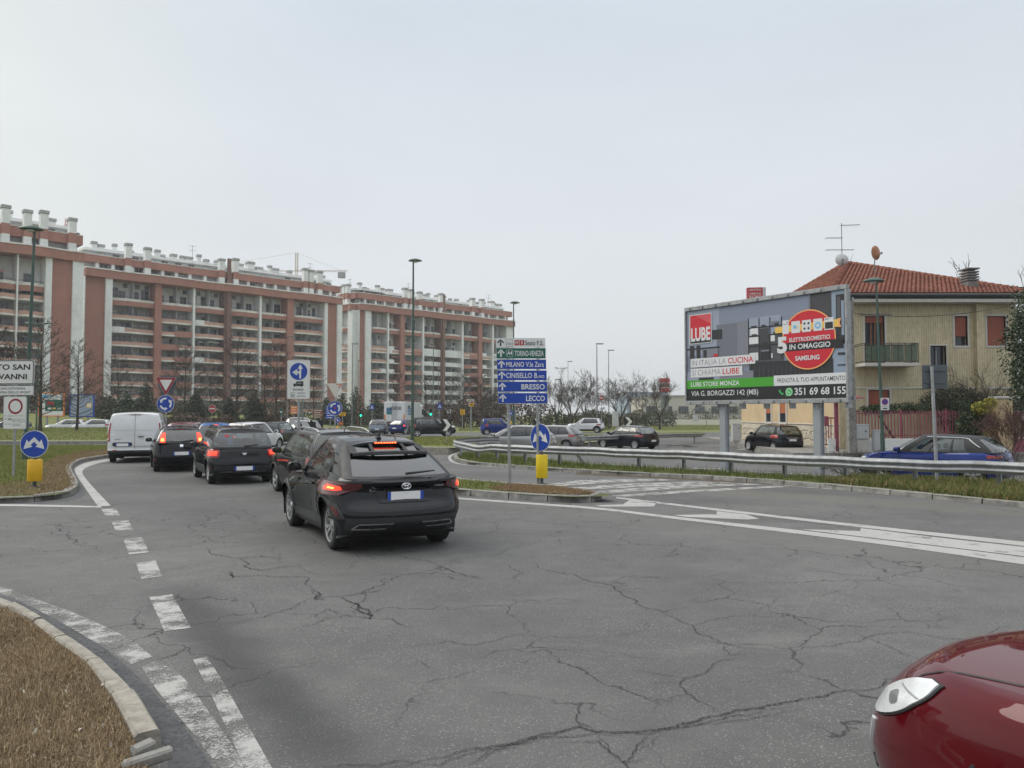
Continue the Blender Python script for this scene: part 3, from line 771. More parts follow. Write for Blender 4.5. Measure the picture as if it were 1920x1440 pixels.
blades('green_grass', pxs([(580, 834), (800, 835.5), (865, 836.5), (900, 832), (1085, 829), (1180, 819), (1320, 811), (1180, 814), (1040, 817), (860, 819.5), (600, 822)], HG), 45000, (.05, .15), .028, m_green, HG - .01, lean=.8, clump=.5)
blades('green_grass', pxs([(590, 809), (690, 809), (700, 800), (590, 799)]), 12000, (.03, .10), .07, m_green, -.03, lean=.8, clump=.4)
blades('green_grass', pxs([(860, 808), (1060, 806), (1400, 806), (1400, 797), (1060, 798), (860, 799)]), 40000, (.03, .10), .07, m_green, -.03, lean=.8, clump=.4)
# ================================================================== text and flat print
_txt = {}
def text_mesh(body, bold=0.0, ext=.0):
 k = (body, bold, ext)
 if k in _txt: return _txt[k]
 cu = bpy.data.curves.new('lettering', 'FONT'); cu.body = body; cu.size = 1; cu.offset = bold; cu.resolution_u = 3; cu.extrude = ext
 o = bpy.data.objects.new('lettering_tmp', cu); COL.objects.link(o)
 me = bpy.data.meshes.new_from_object(o.evaluated_get(bpy.context.evaluated_depsgraph_get()))
 bpy.data.objects.remove(o); bpy.data.curves.remove(cu)
 v = np.array([q.co[:] for q in me.vertices])
 if len(v) == 0: v = np.zeros((1, 3))
 lo, hi = v.min(0), v.max(0)
 me.transform(Matrix.Translation((-lo[0], -lo[1], 0)))
 _txt[k] = (me, max(hi[0] - lo[0], .01), max(hi[1] - lo[1], .01)); return _txt[k]
def text(parent, body, x, z, w, h, mat, y=-.006, bold=.012, name='lettering'):
 """lettering fitted in a box whose lower left corner is (x, z), facing -y"""
 me0, tw, th = text_mesh(body, bold)
 me = me0.copy(); me.name = name; me.materials.clear(); me.materials.append(mat)
 return link(name, me, parent, (x, y, z), (math.pi / 2, 0, 0), (w / tw, h / th, 1))
def flat(parent, poly, mat, y=-.004, name='print', d=.002):
 """flat print: polygon in the xz plane facing -y"""
 tri = tessellate_polygon([[Vector((p[0], p[1], 0)) for p in poly]])
 m = MB().add([(p[0], y, p[1]) for p in poly], [list(t) for t in tri])
 me = m.mesh(name, mat)
 if me.polygons and me.polygons[0].normal.y > 0: me.flip_normals()
 return link(name, me, parent)
def rectp(x0, z0, x1, z1): return [(x0, z0), (x1, z0), (x1, z1), (x0, z1)]
def circ(cx, cz, r, n=32, a0=0, a1=2 * math.pi): return [(cx + r * math.cos(a0 + (a1 - a0) * k / n), cz + r * math.sin(a0 + (a1 - a0) * k / n)) for k in range(n if a1 - a0 > 6.2 else n + 1)]
def ringp(cx, cz, r0, r1, a0, a1, n=12): return circ(cx, cz, r1, n, a0, a1) + circ(cx, cz, r0, n, a0, a1)[::-1]
def rrect(x0, z0, x1, z1, r, n=5):
 p = []
 for cx, cz, a in ((x1 - r, z0 + r, -90), (x1 - r, z1 - r, 0), (x0 + r, z1 - r, 90), (x0 + r, z0 + r, 180)):
  p += [(cx + r * math.cos(R(a + 90 * k / n)), cz + r * math.sin(R(a + 90 * k / n))) for k in range(n + 1)]
 return p
def plate(parent, poly, mat, y0=-.003, y1=.0, name='plate', back=None):
 m = MB(); m.prism(poly, y0, y1)
 return m.build(name, mat, parent)

# ================================================================== apartment blocks
def line_s(A, ang, px):
 """distance along a facade line at which the sight line of a picture column meets it"""
 u = (px - 960) / FPX; dx, dy = math.cos(ang), math.sin(ang)
 return (u * A[1] - A[0]) / (dx - u * dy)

_win = {}
def window_mesh(w, h, kind=0):
 k = (round(w, 1), round(h, 1), kind)
 if k in _win: return _win[k]
 m = MB()
 f = .09
 m.box((0, 0, 0), (w, .10, f), 1); m.box((0, 0, h - f), (w, .10, h), 1); m.box((0, 0, f), (f, .10, h - f), 1); m.box((w - f, 0, f), (w, .10, h - f), 1)
 m.box((w / 2 - f / 2, 0, f), (w / 2 + f / 2, .10, h - f), 1)
 if kind == 1: m.box((f, .02, h * .45), (w - f, .06, h - f), 2); m.box((f, .06, f), (w - f, .08, h * .45), 0)
 elif kind == 2: m.box((f, .03, f), (w - f, .06, h - f), 2)
 else: m.box((f, .06, f), (w - f, .08, h - f), 0)
 if kind == 3: m.box((f, .02, h * .62), (w - f, .10, h * .62 + .08), 1)
 _win[k] = m.mesh('window', [m_winglass, m_frame, m_shutter_w]); return _win[k]

def facade(th, F, L, bays, slabs, top2, levels, seed):
 """one long balcony front; bays = (s0, s1, kind); slabs = floor heights; top2 = tall storeys (z0, z1)"""
 rd_ = random.Random(seed)
 def put(name, me, x=0, y=0, z=0, sx=1.0):
  o = link(name, me, th); o.matrix_local = F @ Matrix.Translation((x, y, z)) @ Matrix.Diagonal((sx, 1, 1, 1)); return o
 zc, zt, zb2, zt2, zr = levels           # underside and top of the cornice band, second band, roof slab
 for s0, s1, kind in bays:
  w = s1 - s0
  if kind in ('fin', 'brick', 'joint', 'pier', 'thin'):
   y0 = {'fin': -1.5, 'brick': -1.25, 'joint': -.9, 'pier': -.9, 'thin': -1.15}[kind]
   mat = {'fin': m_white, 'brick': m_brick, 'joint': m_brick_dark, 'pier': m_brick, 'thin': m_white}[kind]
   m = MB(); m.box((0, y0, 0), (w, 3.1, zc - .003))
   if kind == 'joint':
    m.box((w * .25, y0 - .5, 0), (w * .75, y0 - .003, zr + 1.2)); m.box((w * .1, y0 - .7, zt - .2), (w * .9, y0 - .5, zt + 1.2))
   put({'fin': 'white_fin', 'brick': 'brick_pilaster', 'joint': 'expansion_joint', 'pier': 'brick_pier', 'thin': 'thin_fin'}[kind], m.mesh('pillar', mat, fix=True), s0)
   continue
  n = 6
  bow = .9 if kind in 'pw' else .25
  def front(x, e=0): return -.55 - bow * math.sin(math.pi * x / w) ** 1.0 * (.8 + .2 * math.sin(2 * math.pi * x / w)) - e
  def strip(z0, z1, t, e, mi=0, x0=0, x1=None):
   x1 = w if x1 is None else x1
   m = MB(); rows = []
   for k in range(n + 1):
    x = x0 + (x1 - x0) * k / n; f = front(x, e)
    rows.append([(x, f, z0), (x, f, z1), (x, f + t, z1), (x, f + t, z0)])
   m.grid(rows, close=True)
   m.f += [[0, 1, 2, 3], [n * 4 + 3, n * 4 + 2, n * 4 + 1, n * 4]]; m.m += [0, 0]
   return m
  def slab_mesh():
   m = MB(); rows = []
   for k in range(n + 1):
    x = w * k / n; f = front(x, .06); rows.append([(x, f, -.34), (x, f, 0), (x, 2.6, 0), (x, 2.6, -.34)])
   m.grid(rows, close=True); return m.mesh('floor_slab', m_cream, fix=True)
  def rail_mesh(z0, z1):
   m = MB()
   for k in range(n):
    a, b = w * k / n, w * (k + 1) / n
    for z in (z1, (z0 + z1) / 2): m.tube([(a, front(a, -.06), z), (b, front(b, -.06), z)], .03, 4, cap=False)
    m.tube([(a, front(a, -.06), z0), (a, front(a, -.06), z1)], .025, 4, cap=False)
   return m.mesh('railing', m_rail)
  sl, rl = slab_mesh(), rail_mesh(.72, 1.12)
  pr = strip(0, .74, .14, 0).mesh('parapet', m_brick_pale, fix=True)
  prw = strip(-.34, 1.0, .14, .09).mesh('white_parapet', m_white, fix=True)
  prr = strip(-.36, .98, .14, .25, x1=w * .58).mesh('parapet', m_brick, fix=True)
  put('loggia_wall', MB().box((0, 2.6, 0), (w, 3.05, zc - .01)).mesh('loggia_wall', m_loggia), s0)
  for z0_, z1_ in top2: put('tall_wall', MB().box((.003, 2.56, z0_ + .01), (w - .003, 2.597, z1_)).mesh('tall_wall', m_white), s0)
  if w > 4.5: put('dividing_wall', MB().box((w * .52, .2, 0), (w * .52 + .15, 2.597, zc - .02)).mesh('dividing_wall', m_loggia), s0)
  for i, z in enumerate(slabs):
   tall = [t for t in top2 if abs(t[0] - z) < .1]
   last = tall and tall[0] is top2[-1]
   put('floor_slab', sl, s0, 0, z)
   if last:
    me = strip(-1.45, -.02, .16, .02).mesh('brick_band', m_brick, fix=True); put('brick_band', me, s0, 0, z)
    put('coping', strip(0, .2, .5, .12).mesh('coping', m_cream, fix=True), s0, 0, z); put('railing', rl, s0, 0, z - .5)
   elif kind == 'w' or (kind == 'h' and i % 3 != 0):
    put('parapet', prw, s0, 0, z, 1.0 if kind == 'w' else .55)
    if kind == 'h': put('railing', rl, s0, 0, z)
   elif kind == 'r' and i < len(slabs) - 2: put('parapet', prr, s0 + (0 if i % 2 else w * .42), 0, z - (.25 if i % 2 else 0)); put('railing', rl, s0, 0, z); put('parapet', pr, s0, .1, z)
   else:
    put('parapet', pr, s0, 0, z); put('railing', rl, s0, 0, z)
    if rd_.random() < .12: put('white_parapet', prw, s0 + (w * .5 if rd_.random() < .5 else 0), 0, z, .5)
   hh = 2.3 if not tall else 3.0
   cnt = max(1, int(w / 2.2))
   for q in range(cnt):
    x = w * (q + .5) / cnt - .8 + rd_.uniform(-.3, .3); kd = rd_.choice([0, 0, 0, 1, 2, 3])
    ww = rd_.choice([1.5, 1.8, 1.0])
    if tall: kd = 3; hh = rd_.choice([3.0, 2.4])
    put('window', window_mesh(ww, hh, kd), s0 + min(max(x, .2), w - ww - .2), 2.45, z + .02)
    if tall and rd_.random() < .6: put('window', window_mesh(1.0, 1.0, 0), s0 + min(max(x + .9, .2), w - 1.2), 2.45, z + 3.1)
   if rd_.random() < .18:
    a_ = rd_.uniform(.2, w * .5); put('awning', MB().add([(a_, 1.2, 2.45), (a_ + w * .4, 1.2, 2.45), (a_ + w * .4, -.9, 1.75), (a_, -.9, 1.75)], [(0, 1, 2, 3)]).mesh('awning', rd_.choice([m_shutter_w, m_frame, m_brick_pale])), s0, 0, z)
 # cornice, attic, second band, set-back top storey
 N = 48
 def wave(x, y0, a): return y0 - a * (.5 + .5 * math.sin(x / L * math.pi * 7 + seed))
 def band(z0, z1, y0, a, t, mat, name):
  m = MB(); m.grid([[(L * k / N, wave(L * k / N, y0, a), z0), (L * k / N, wave(L * k / N, y0, a), z1), (L * k / N, y0 + t, z1), (L * k / N, y0 + t, z0)] for k in range(N + 1)], close=True)
  m.f += [[0, 1, 2, 3], [N * 4 + 3, N * 4 + 2, N * 4 + 1, N * 4]]; m.m += [0, 0]
  put(name, m.mesh(name, mat, fix=True))
 band(zc, zt, -1.7, .7, 5, m_brick, 'cornice_band'); band(zt + .002, zt + .28, -1.85, .7, 5, m_cream, 'coping')
 band(zb2, zt2, -.5, .25, 4, m_brick, 'upper_band'); band(zt2 + .002, zt2 + .15, -.56, .25, 4, m_cream, 'coping')
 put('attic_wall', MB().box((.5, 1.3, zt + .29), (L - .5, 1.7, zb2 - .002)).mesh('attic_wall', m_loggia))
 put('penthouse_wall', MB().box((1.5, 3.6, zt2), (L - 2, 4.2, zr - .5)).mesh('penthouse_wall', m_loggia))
 put('roof_slab', MB().box((.8, 2.4, zr - .5), (L - 1, 11, zr)).mesh('roof_slab', m_white))
 put('roof_slab', MB().box((5, 4.5, zr + .003), (L - 6, 10, zr + .5)).mesh('roof_slab', m_slate))
 x = 2.5
 while x < L - 2:
  put('attic_pier', MB().box((0, -.3, zt + .285), (.7, 1.297, zb2 - .003)).mesh('attic_pier', m_white), x)
  if rd_.random() < .8: put('window', window_mesh(1.5, 1.2, rd_.choice([0, 0, 1])), x + 1.3, 1.19, zt + .4)
  if rd_.random() < .8: put('window', window_mesh(1.5, 1.2, rd_.choice([0, 0, 1])), x + 1.3, 3.49, zt2 + .2)
  x += rd_.uniform(3.0, 4.6)
 def chimney(x, y, z0, z1, w):
  m = MB(); m.box((-w / 2, -w / 2, z0), (w / 2, w / 2, z1 - .6), 0); m.box((-w / 2 - .12, -w / 2 - .12, z1 - .6), (w / 2 + .12, w / 2 + .12, z1), 1)
  for k in range(3): m.box((-w / 2 - .14, -w / 2 - .14, z1 - .5 + k * .17), (w / 2 + .14, w / 2 + .14, z1 - .44 + k * .17), 0)
  if z0 < zb2: m.box((-w / 2 - .02, -w / 2 - .02, zb2 - .01), (w / 2 + .02, w / 2 + .02, zt2 + .16), 2)
  put('chimney', m.mesh('chimney', [m_white, m_cap, m_brick]), x, y)
 x = 3.0; rc_ = random.Random(seed + 50)
 while x < L - 2:
  if rc_.random() < .26: chimney(x, -.75, zt + .29, zr + rc_.uniform(.9, 1.6), 1.3)
  else: chimney(x, rc_.uniform(2.6, 6), zr - .1, zr + rc_.uniform(.9, 2.0), rc_.choice([.8, 1.0, 1.2, 1.7]))
  x += rc_.uniform(1.5, 3.0)
 for _ in range(max(1, int(L / 22))):
  ax = rd_.uniform(4, L - 4); m = MB(); m.tube([(0, 0, 0), (0, 0, 4.5)], .05, 4)
  for z in (3.2, 4.3): m.tube([(-.9, 0, z), (.9, 0, z)], .035, 4)
  for z in (3.2, 4.3):
   for q in (-.7, -.2, .3, .8): m.tube([(q, -.3, z), (q, .3, z)], .025, 3)
  put('antenna', m.mesh('antenna', m_polegrey), ax, 5, zr)

def block(name, label, A, ang_deg, bays_px, slabs, top2, levels, depth, seed, side=None):
 ang = R(ang_deg)
 th = empty(name, (A[0], A[1], 0), ang, label, 'apartment building')
 bays = [(line_s(A, ang, a), line_s(A, ang, b), k) for a, b, k in bays_px]
 L = bays[-1][1]
 zc, zt, zb2, zt2, zr = levels
 link('core', MB().box((.3, 3.05, 0), (L - .3, depth, zt + .3)).mesh('core', m_white), th)
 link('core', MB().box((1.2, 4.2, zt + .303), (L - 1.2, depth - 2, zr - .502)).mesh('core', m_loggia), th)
 if bays[0][0] > .01: bays.insert(0, (0, bays[0][0], 'fin'))
 facade(th, Matrix.Identity(4), L, bays, slabs, top2, levels, seed)
 if side:
  Ls, sb = side
  F = Matrix.Translation((0, Ls, 0)) @ Matrix.Rotation(-math.pi / 2, 4, 'Z')
  facade(th, F, Ls, sb, slabs, top2, levels, seed + 5)
 return th

SL = [2.7 + 3 * k for k in range(8)]
LV = (32.3, 34.0, 35.7, 37.3, 39.4)
B1A = (-112.0, 124.0)
block('apartment_block', 'tall brick and white apartment block at the left edge ending in a brick pier', B1A, 45.3,
      [(-130, -108, 'brick'), (-106, -60, 'p'), (-60, -57, 'thin'), (-57, -18, 'p'), (-18, -14, 'brick'), (-14, 23, 'p'), (23, 26, 'thin'), (26, 76, 'p'), (76, 88, 'fin'), (88, 127, 'pier'), (127, 147, 'fin')],
      SL + [26.6], [(26.6, 31.9)], (31.9, 33.6, 35.4, 37.2, 39.3), 16, 3)
block('apartment_block', 'long middle apartment block with brick pilasters, balconies and many chimneys', (-94.3, 167.8), 43.5,
      [(152, 190, 'pier'), (190, 203, 'fin'), (203, 284, 'p'), (284, 297, 'brick'), (297, 356, 'r'), (356, 360, 'thin'), (360, 416, 'p'), (416, 429, 'joint'), (429, 481, 'p'), (481, 485, 'thin'), (485, 533, 'r'), (533, 545, 'brick'), (545, 602, 'p'), (602, 608, 'fin'), (608, 626, 'pier'), (626, 635, 'fin')],
      SL + [28.0], [(28.0, 32.3)], LV, 16, 8)
block('apartment_block', 'far apartment block with white and brick balcony bands behind the direction sign', (-46.2, 227.6), 44.0,
      [(668, 679, 'pier'), (679, 690, 'fin'), (690, 722, 'p'), (722, 725, 'thin'), (725, 746, 'h'), (746, 754, 'brick'), (754, 788, 'r'), (788, 791, 'thin'), (791, 823, 'w'), (823, 831, 'joint'), (831, 862, 'w'), (862, 865, 'thin'), (865, 893, 'r'), (893, 900, 'brick'), (900, 919, 'h'), (919, 922, 'thin'), (922, 944, 'w'), (944, 958, 'fin')],
      [2.7 + 3.05 * k for k in range(7)] + [22.0, 28.2], [(22.0, 27), (28.2, 33)], (33.0, 34.8, 36.6, 38.3, 40.0), 16, 12,
      side=(16, [(0, 3.2, 'p'), (3.2, 3.6, 'thin'), (3.6, 7.6, 'p'), (7.6, 8.2, 'fin'), (8.2, 13.6, 'p'), (13.6, 16, 'fin')]))

# tower crane far behind the roofs
def lattice(m, a, b, w, n, r):
 a, b = Vector(a), Vector(b); d = (b - a).normalized()
 u = d.cross(Vector((0, 1, 0))) if abs(d.y) < .9 else d.cross(Vector((1, 0, 0))); u.normalize(); v = d.cross(u)
 cs = [u * w + v * w, u * w - v * w, -u * w - v * w, -u * w + v * w]
 for c in cs: m.tube([a + c, b + c], r, 4)
 for k in range(n):
  p, q = a.lerp(b, k / n), a.lerp(b, (k + 1) / n)
  for i in range(4): m.tube([p + cs[i], q + cs[(i + 1) % 4]], r * .7, 3)
def crane(px, Y, ztop, jib_l, jib_r, label, mat, rz=0):
 p = P(px, 600, Y); t = empty('tower_crane', (p.x, Y, 0), rz, label, 'crane')
 m = MB(); lattice(m, (0, 0, 0), (0, 0, ztop), .4, 24, .06); m.build('mast', mat, t, fix=False)
 m = MB(); lattice(m, (-jib_l, 0, ztop), (jib_r, 0, ztop), .3, 40, .05); m.build('jib', mat, t, fix=False)
 m = MB(); lattice(m, (0, 0, ztop), (0, 0, ztop + 8), .5, 6, .10)
 m.tube([(0, 0, ztop + 8), (-jib_l * .8, 0, ztop)], .06, 3); m.tube([(0, 0, ztop + 8), (jib_r * .9, 0, ztop)], .06, 3); m.build('apex', mat, t, fix=False)
 MB().box((jib_r - 4, -.8, ztop - 3), (jib_r - 1, .8, ztop - .6)).build('counterweight', m_slate, t)
m_crane = M('crane_yellow', (.52, .46, .37), .6, var=.1)
m_crane_red = M('crane_red', (.45, .12, .09), .6, var=.1)
crane(555, 330, 64, 62, 22, 'pale tower crane rising behind the middle apartment block', m_crane)
crane(123, 230, 53, 6, 3, 'small red crane mast showing behind the left apartment roof', m_crane_red)
# ================================================================== beige house on the right
HX0, HX1, HY0, HY1, HZ = 17.0, 26.3, 40.0, 57.0, .10
EZ = 8.15
m_tileclad = None
def clad_mat():
 t = NT('beige_cladding')
 sx_ = t.new('SeparateXYZ'); t.l.new(t.tc.outputs['Object'], sx_.inputs[0])
 fx_ = t.math('FRACT', t.math('MULTIPLY', t.math('ADD', sx_.outputs[0], sx_.outputs[1]), 8.2)); rib = t.rng(fx_, .70, .86, 0, 1)
 fz_ = t.math('FRACT', t.math('MULTIPLY', sx_.outputs[2], 3.6)); row = t.rng(fz_, .90, .96, 0, 1)
 cell = t.vor(8.2, 'F1', vec=t.vec((1, 1, .45)), out='Color'); sc_ = t.new('SeparateColor'); t.l.new(cell, sc_.inputs[0])
 c = t.ramp(sc_.outputs[0], [(0, (.50, .425, .27)), (1, (.63, .55, .37))])
 c = t.mix(t.rng(t.noise(1, 6, .6, vec=t.vec((1.4, 1.4, .22))), .42, .75, 0, .5), c, (.36, .30, .18))
 c = t.mix(t.math('MULTIPLY', rib, .55), c, (.27, .22, .13)); c = t.mix(t.math('MULTIPLY', row, .25), c, (.27, .22, .13))
 t.set('Base Color', c).set('Roughness', .55)
 t.bump(t.math('MAXIMUM', rib, row), -.5, .012); return t.m
m_clad = clad_mat()
m_ochre = M('ochre_plaster', (.58, .44, .265), .9, var=.08, scale=.8, dirt=(.46, .35, .22), dscale=.5)
m_terra = M('terracotta', (.225, .08, .05), .85, var=.35, scale=5, dirt=(.12, .06, .042), dscale=1.2)
m_shut = M('red_shutter', (.33, .10, .065), .6, var=.08, scale=2)
m_shut_o = M('orange_shutter', (.45, .14, .05), .6, var=.08, scale=2)
m_trim = M('stone_trim', (.55, .53, .49), .8, var=.08)
m_dark_gutter = M('dark_gutter', (.04, .04, .042), .5, var=.1)
m_crazy = M('crazy_stone', (.55, .50, .40), .85, var=.14, scale=3, dirt=(.38, .33, .25), dscale=2)
m_joint = M('stone_joint', (.20, .165, .12), .95, var=.2)
m_pink = M('pink_paint', (.30, .075, .115), .6, var=.16, scale=5, dirt=(.28, .07, .10), dscale=2)
m_greenglass = M('balcony_glass', (.10, .13, .09), .25, var=.15)
m_doorwood = M('door_wood', (.22, .085, .04), .6, var=.15)

hs = empty('beige_house', (HX0, HY0, HZ), 0, 'beige two storey house with terracotta hip roof behind the billboard', 'house')
def hx(px): return (px - 960) / FPX * HY0 - HX0
def hz(py, Y=HY0): return CAM_H + (HORIZ - py) * Y / FPX - HZ
W_, D_ = HX1 - HX0, HY1 - HY0
# front wall with openings: built of rectangles round the openings
ops = [(hx(1624), hz(682), hx(1661), hz(592)), (hx(1793), hz(648), hx(1817), hz(592)), (hx(1854), hz(648), hx(1889), hz(592)), (hx(1746), hz(692), hx(1776), hz(648)), (hx(1628), hz(774), hx(1668), hz(731))]
xs_ = sorted({0, W_} | {o[0] for o in ops} | {o[2] for o in ops}); zs_ = sorted({.0, EZ - HZ} | {o[1] for o in ops} | {o[3] for o in ops})
m = MB()
for i in range(len(xs_) - 1):
 for j in range(len(zs_) - 1):
  cx, cz = (xs_[i] + xs_[i + 1]) / 2, (zs_[j] + zs_[j + 1]) / 2
  if any(o[0] < cx < o[2] and o[1] < cz < o[3] for o in ops): continue
  m.add([(xs_[i], 0, zs_[j]), (xs_[i + 1], 0, zs_[j]), (xs_[i + 1], 0, zs_[j + 1]), (xs_[i], 0, zs_[j + 1])], [(0, 1, 2, 3)])
for a, b, c, d in ops:
 m.grid([[(a, 0, b), (a, .3, b)], [(c, 0, b), (c, .3, b)], [(c, 0, d), (c, .3, d)], [(a, 0, d), (a, .3, d)], [(a, 0, b), (a, .3, b)]])
m.build('front_wall', m_clad, hs, fix=False)
def frame(par, a, b, c, d, t=.09, y=-.03, dep=.2, mat=m_trim):
 m = MB(); m.box((a - t, y, b - t), (c + t, y + dep, b), b=.008); m.box((a - t, y, d), (c + t, y + dep, d + t), b=.008); m.box((a - t, y, b + .001), (a, y + dep, d - .001), b=.008); m.box((c, y, b + .001), (c + t, y + dep, d - .001), b=.008)
 return m.build('frame', mat, par)
def slats(par, a, c, z0, z1, mat, y=.1, name='shutter'):
 m = MB(); z = z0
 while z < z1 - .02: m.box((a, y, z), (c, y + .02, min(z1, z + .046)), b=.006); z += .05
 return m.build(name, mat, par)
for k, (a, b, c, d) in enumerate(ops):
 w = empty('window', (0, 0, 0), parent=hs); w.name = 'balcony_door' if k == 0 else 'window'
 MB().box((a, .27, b), (c, .295, d)).build('pane', m_winglass, w)
 frame(w, a, b, c, d, .10 if k != 3 else .06)
 if k == 0:
  slats(w, a, c, d - .35, d, m_shut); mm = MB()
  for q in (a + .02, (a + c) / 2 - .16, (a + c) / 2 + .06, c - .10): mm.box((q, .2, b), (q + .09, .26, d - .36))
  mm.box((a + .1, .22, b + .02), (c - .1, .26, b + .3)); mm.build('sash', m_doorwood, w)
 elif k in (1, 2, 4): slats(w, a, c, b + (.0 if k != 1 else (d - b) * .32), d, m_shut)
 else: MB().box(((a + c) / 2 - .03, .2, b), ((a + c) / 2 + .03, .26, d)).build('sash', m_frame, w)
link('drip_rail', MB().tube([(hx(1612), -.12, hz(589)), (hx(1674), -.12, hz(589))], .025, 6).mesh('drip_rail', m_frame), hs)
MB().box((-.02, -.05, hz(729)), (W_, .0, hz(726)), b=.01).build('string_course', m_trim, hs)
px0, px1 = hx(1829), hx(1844)
MB().box((px0, -.28, 0), (px1, -.003, EZ - HZ - .02)).build('chimney_breast', m_clad, hs)
# side wall of ochre plaster with stone plinth
MB().box((-.001, .003, 1.25), (.28, D_, EZ - HZ)).build('side_wall', m_ochre, hs)
MB().box((.02, .01, 0), (.25, D_, 1.247)).build('plinth_back', m_joint, hs)
MB().box((.0, D_ - .3, .0), (W_, D_, EZ - HZ)).build('rear_wall', m_ochre, hs); MB().box((W_ - .3, .003, 0), (W_, D_ - .303, EZ - HZ)).build('end_wall', m_ochre, hs)
MB().box((-.05, -.04, 1.247), (.03, D_, 1.31), b=.008).build('plinth_cap', m_trim, hs)
rd_ = random.Random(4); z = .02; ncols = 42
pts_ = [[(min(D_, max(0.0, D_ * (i + (0 if i in (0, ncols) else rd_.uniform(-.32, .32)) + (.5 if j % 2 and 0 < i < ncols else 0)) / ncols)), 1.24 * (j + (0 if j in (0, 3) else rd_.uniform(-.25, .25))) / 3) for i in range(ncols + 1)] for j in range(4)]
for j in range(3):
 for i in range(ncols):
  q = [pts_[j][i], pts_[j][i + 1], pts_[j + 1][i + 1], pts_[j + 1][i]]
  cy, cz = sum(p[0] for p in q) / 4, sum(p[1] for p in q) / 4
  q = [(cy + (p[0] - cy) * .91, cz + (p[1] - cz) * .90) for p in q]; e_ = rd_.uniform(.012, .03)
  qs = [(cy + (p[0] - cy) * .86, cz + (p[1] - cz) * .84) for p in q]
  vs_ = [(.02, p[0], p[1]) for p in q] + [(.02 - e_, p[0], p[1]) for p in qs]
  link('stone', MB().add(vs_, [(4, 5, 6, 7), (0, 1, 5, 4), (1, 2, 6, 5), (2, 3, 7, 6), (3, 0, 4, 7)]).mesh('stone', m_crazy, fix=True), hs)
def side_y(px): return HX0 / ((px - 960) / FPX) - HY0
for pa, pb in ((1446, 1437), (1474, 1463)):
 a, b = side_y(pa), side_y(pb); w = empty('window', (0, 0, 0), parent=hs); z0, z1 = 1.36, 3.5
 MB().box((-.012, a, z0), (-.004, b, z1)).build('pane', m_winglass, w)
 mm = MB(); mm.box((-.05, a - .18, z0 - .1), (-.0, a, z1 + .15)); mm.box((-.05, b, z0 - .1), (-.0, b + .18, z1 + .15)); mm.box((-.09, a - .2, z0 - .14), (.0, b + .2, z0 - .02)); mm.build('frame', m_trim, w)
 mm = MB(); z = z0 + .55
 while z < z1: mm.box((-.03, a + .01, z), (-.013, b - .01, z + .046)); z += .05
 mm.build('shutter', m_shut_o, w)
MB().tube([(-.1, .35, 0), (-.1, .35, EZ - HZ - .3)], .05, 8).build('drainpipe', m_trim, hs)
# balcony
bx0, bx1, bz = hx(1604), hx(1704), hz(683)
bal = MB().box((bx0, -1.15, bz - .16), (bx1, .0, bz), b=.01).build('balcony_slab', m_trim, hs)
m = MB(); 
for k in range(9):
 x = bx0 + .04 + (bx1 - bx0 - .08) * k / 8; m.tube([(x, -1.1, bz), (x, -1.1, bz + 1.0)], .022 if k % 2 == 0 else .012, 5)
for z in (.08, .92, 1.0): m.tube([(bx0 + .04, 0, bz + z), (bx0 + .04, -1.1, bz + z), (bx1 - .04, -1.1, bz + z), (bx1 - .04, 0, bz + z)], .022, 5)
m.build('railing', m_dark_gutter, bal)
for k in range(4):
 xa = bx0 + .04 + (bx1 - bx0 - .08) * k / 4
 MB().box((xa + .05, -1.09, bz + .1), (xa + (bx1 - bx0 - .08) / 4 - .05, -1.075, bz + .9)).build('panel', m_greenglass, bal)
# roof: pyramid hip with barrel tiles laid in courses
ov = .75; apex = Vector((21.3 - HX0, 8.6, 11.55 - HZ))
E = [Vector((-ov, -ov, EZ - HZ)), Vector((W_ + ov, -ov, EZ - HZ)), Vector((W_ + ov, D_ + ov, EZ - HZ)), Vector((-ov, D_ + ov, EZ - HZ))]
roof = MB().add([tuple(p) for p in E] + [tuple(apex)], [(0, 1, 4), (1, 2, 4), (2, 3, 4), (3, 0, 4)]).build('roof', m_terra, hs)
MB().box((-ov, -ov, EZ - HZ - .30), (W_ + ov, D_ + ov, EZ - HZ - .05)).build('eaves', m_dark_gutter, hs)
MB().box((-ov + .06, -ov - .035, EZ - HZ - .46), (W_ + ov - .06, -.1, EZ - HZ - .303)).build('fascia', m_trim, hs)
MB().tube([(-ov, -ov - .09, EZ - HZ - .12), (W_ + ov, -ov - .09, EZ - HZ - .12)], .10, 8).build('gutter', m_dark_gutter, hs)
MB().tube([(-ov - .09, -ov, EZ - HZ - .12), (-ov - .09, D_ + ov, EZ - HZ - .12)], .10, 8).build('gutter', m_dark_gutter, hs)
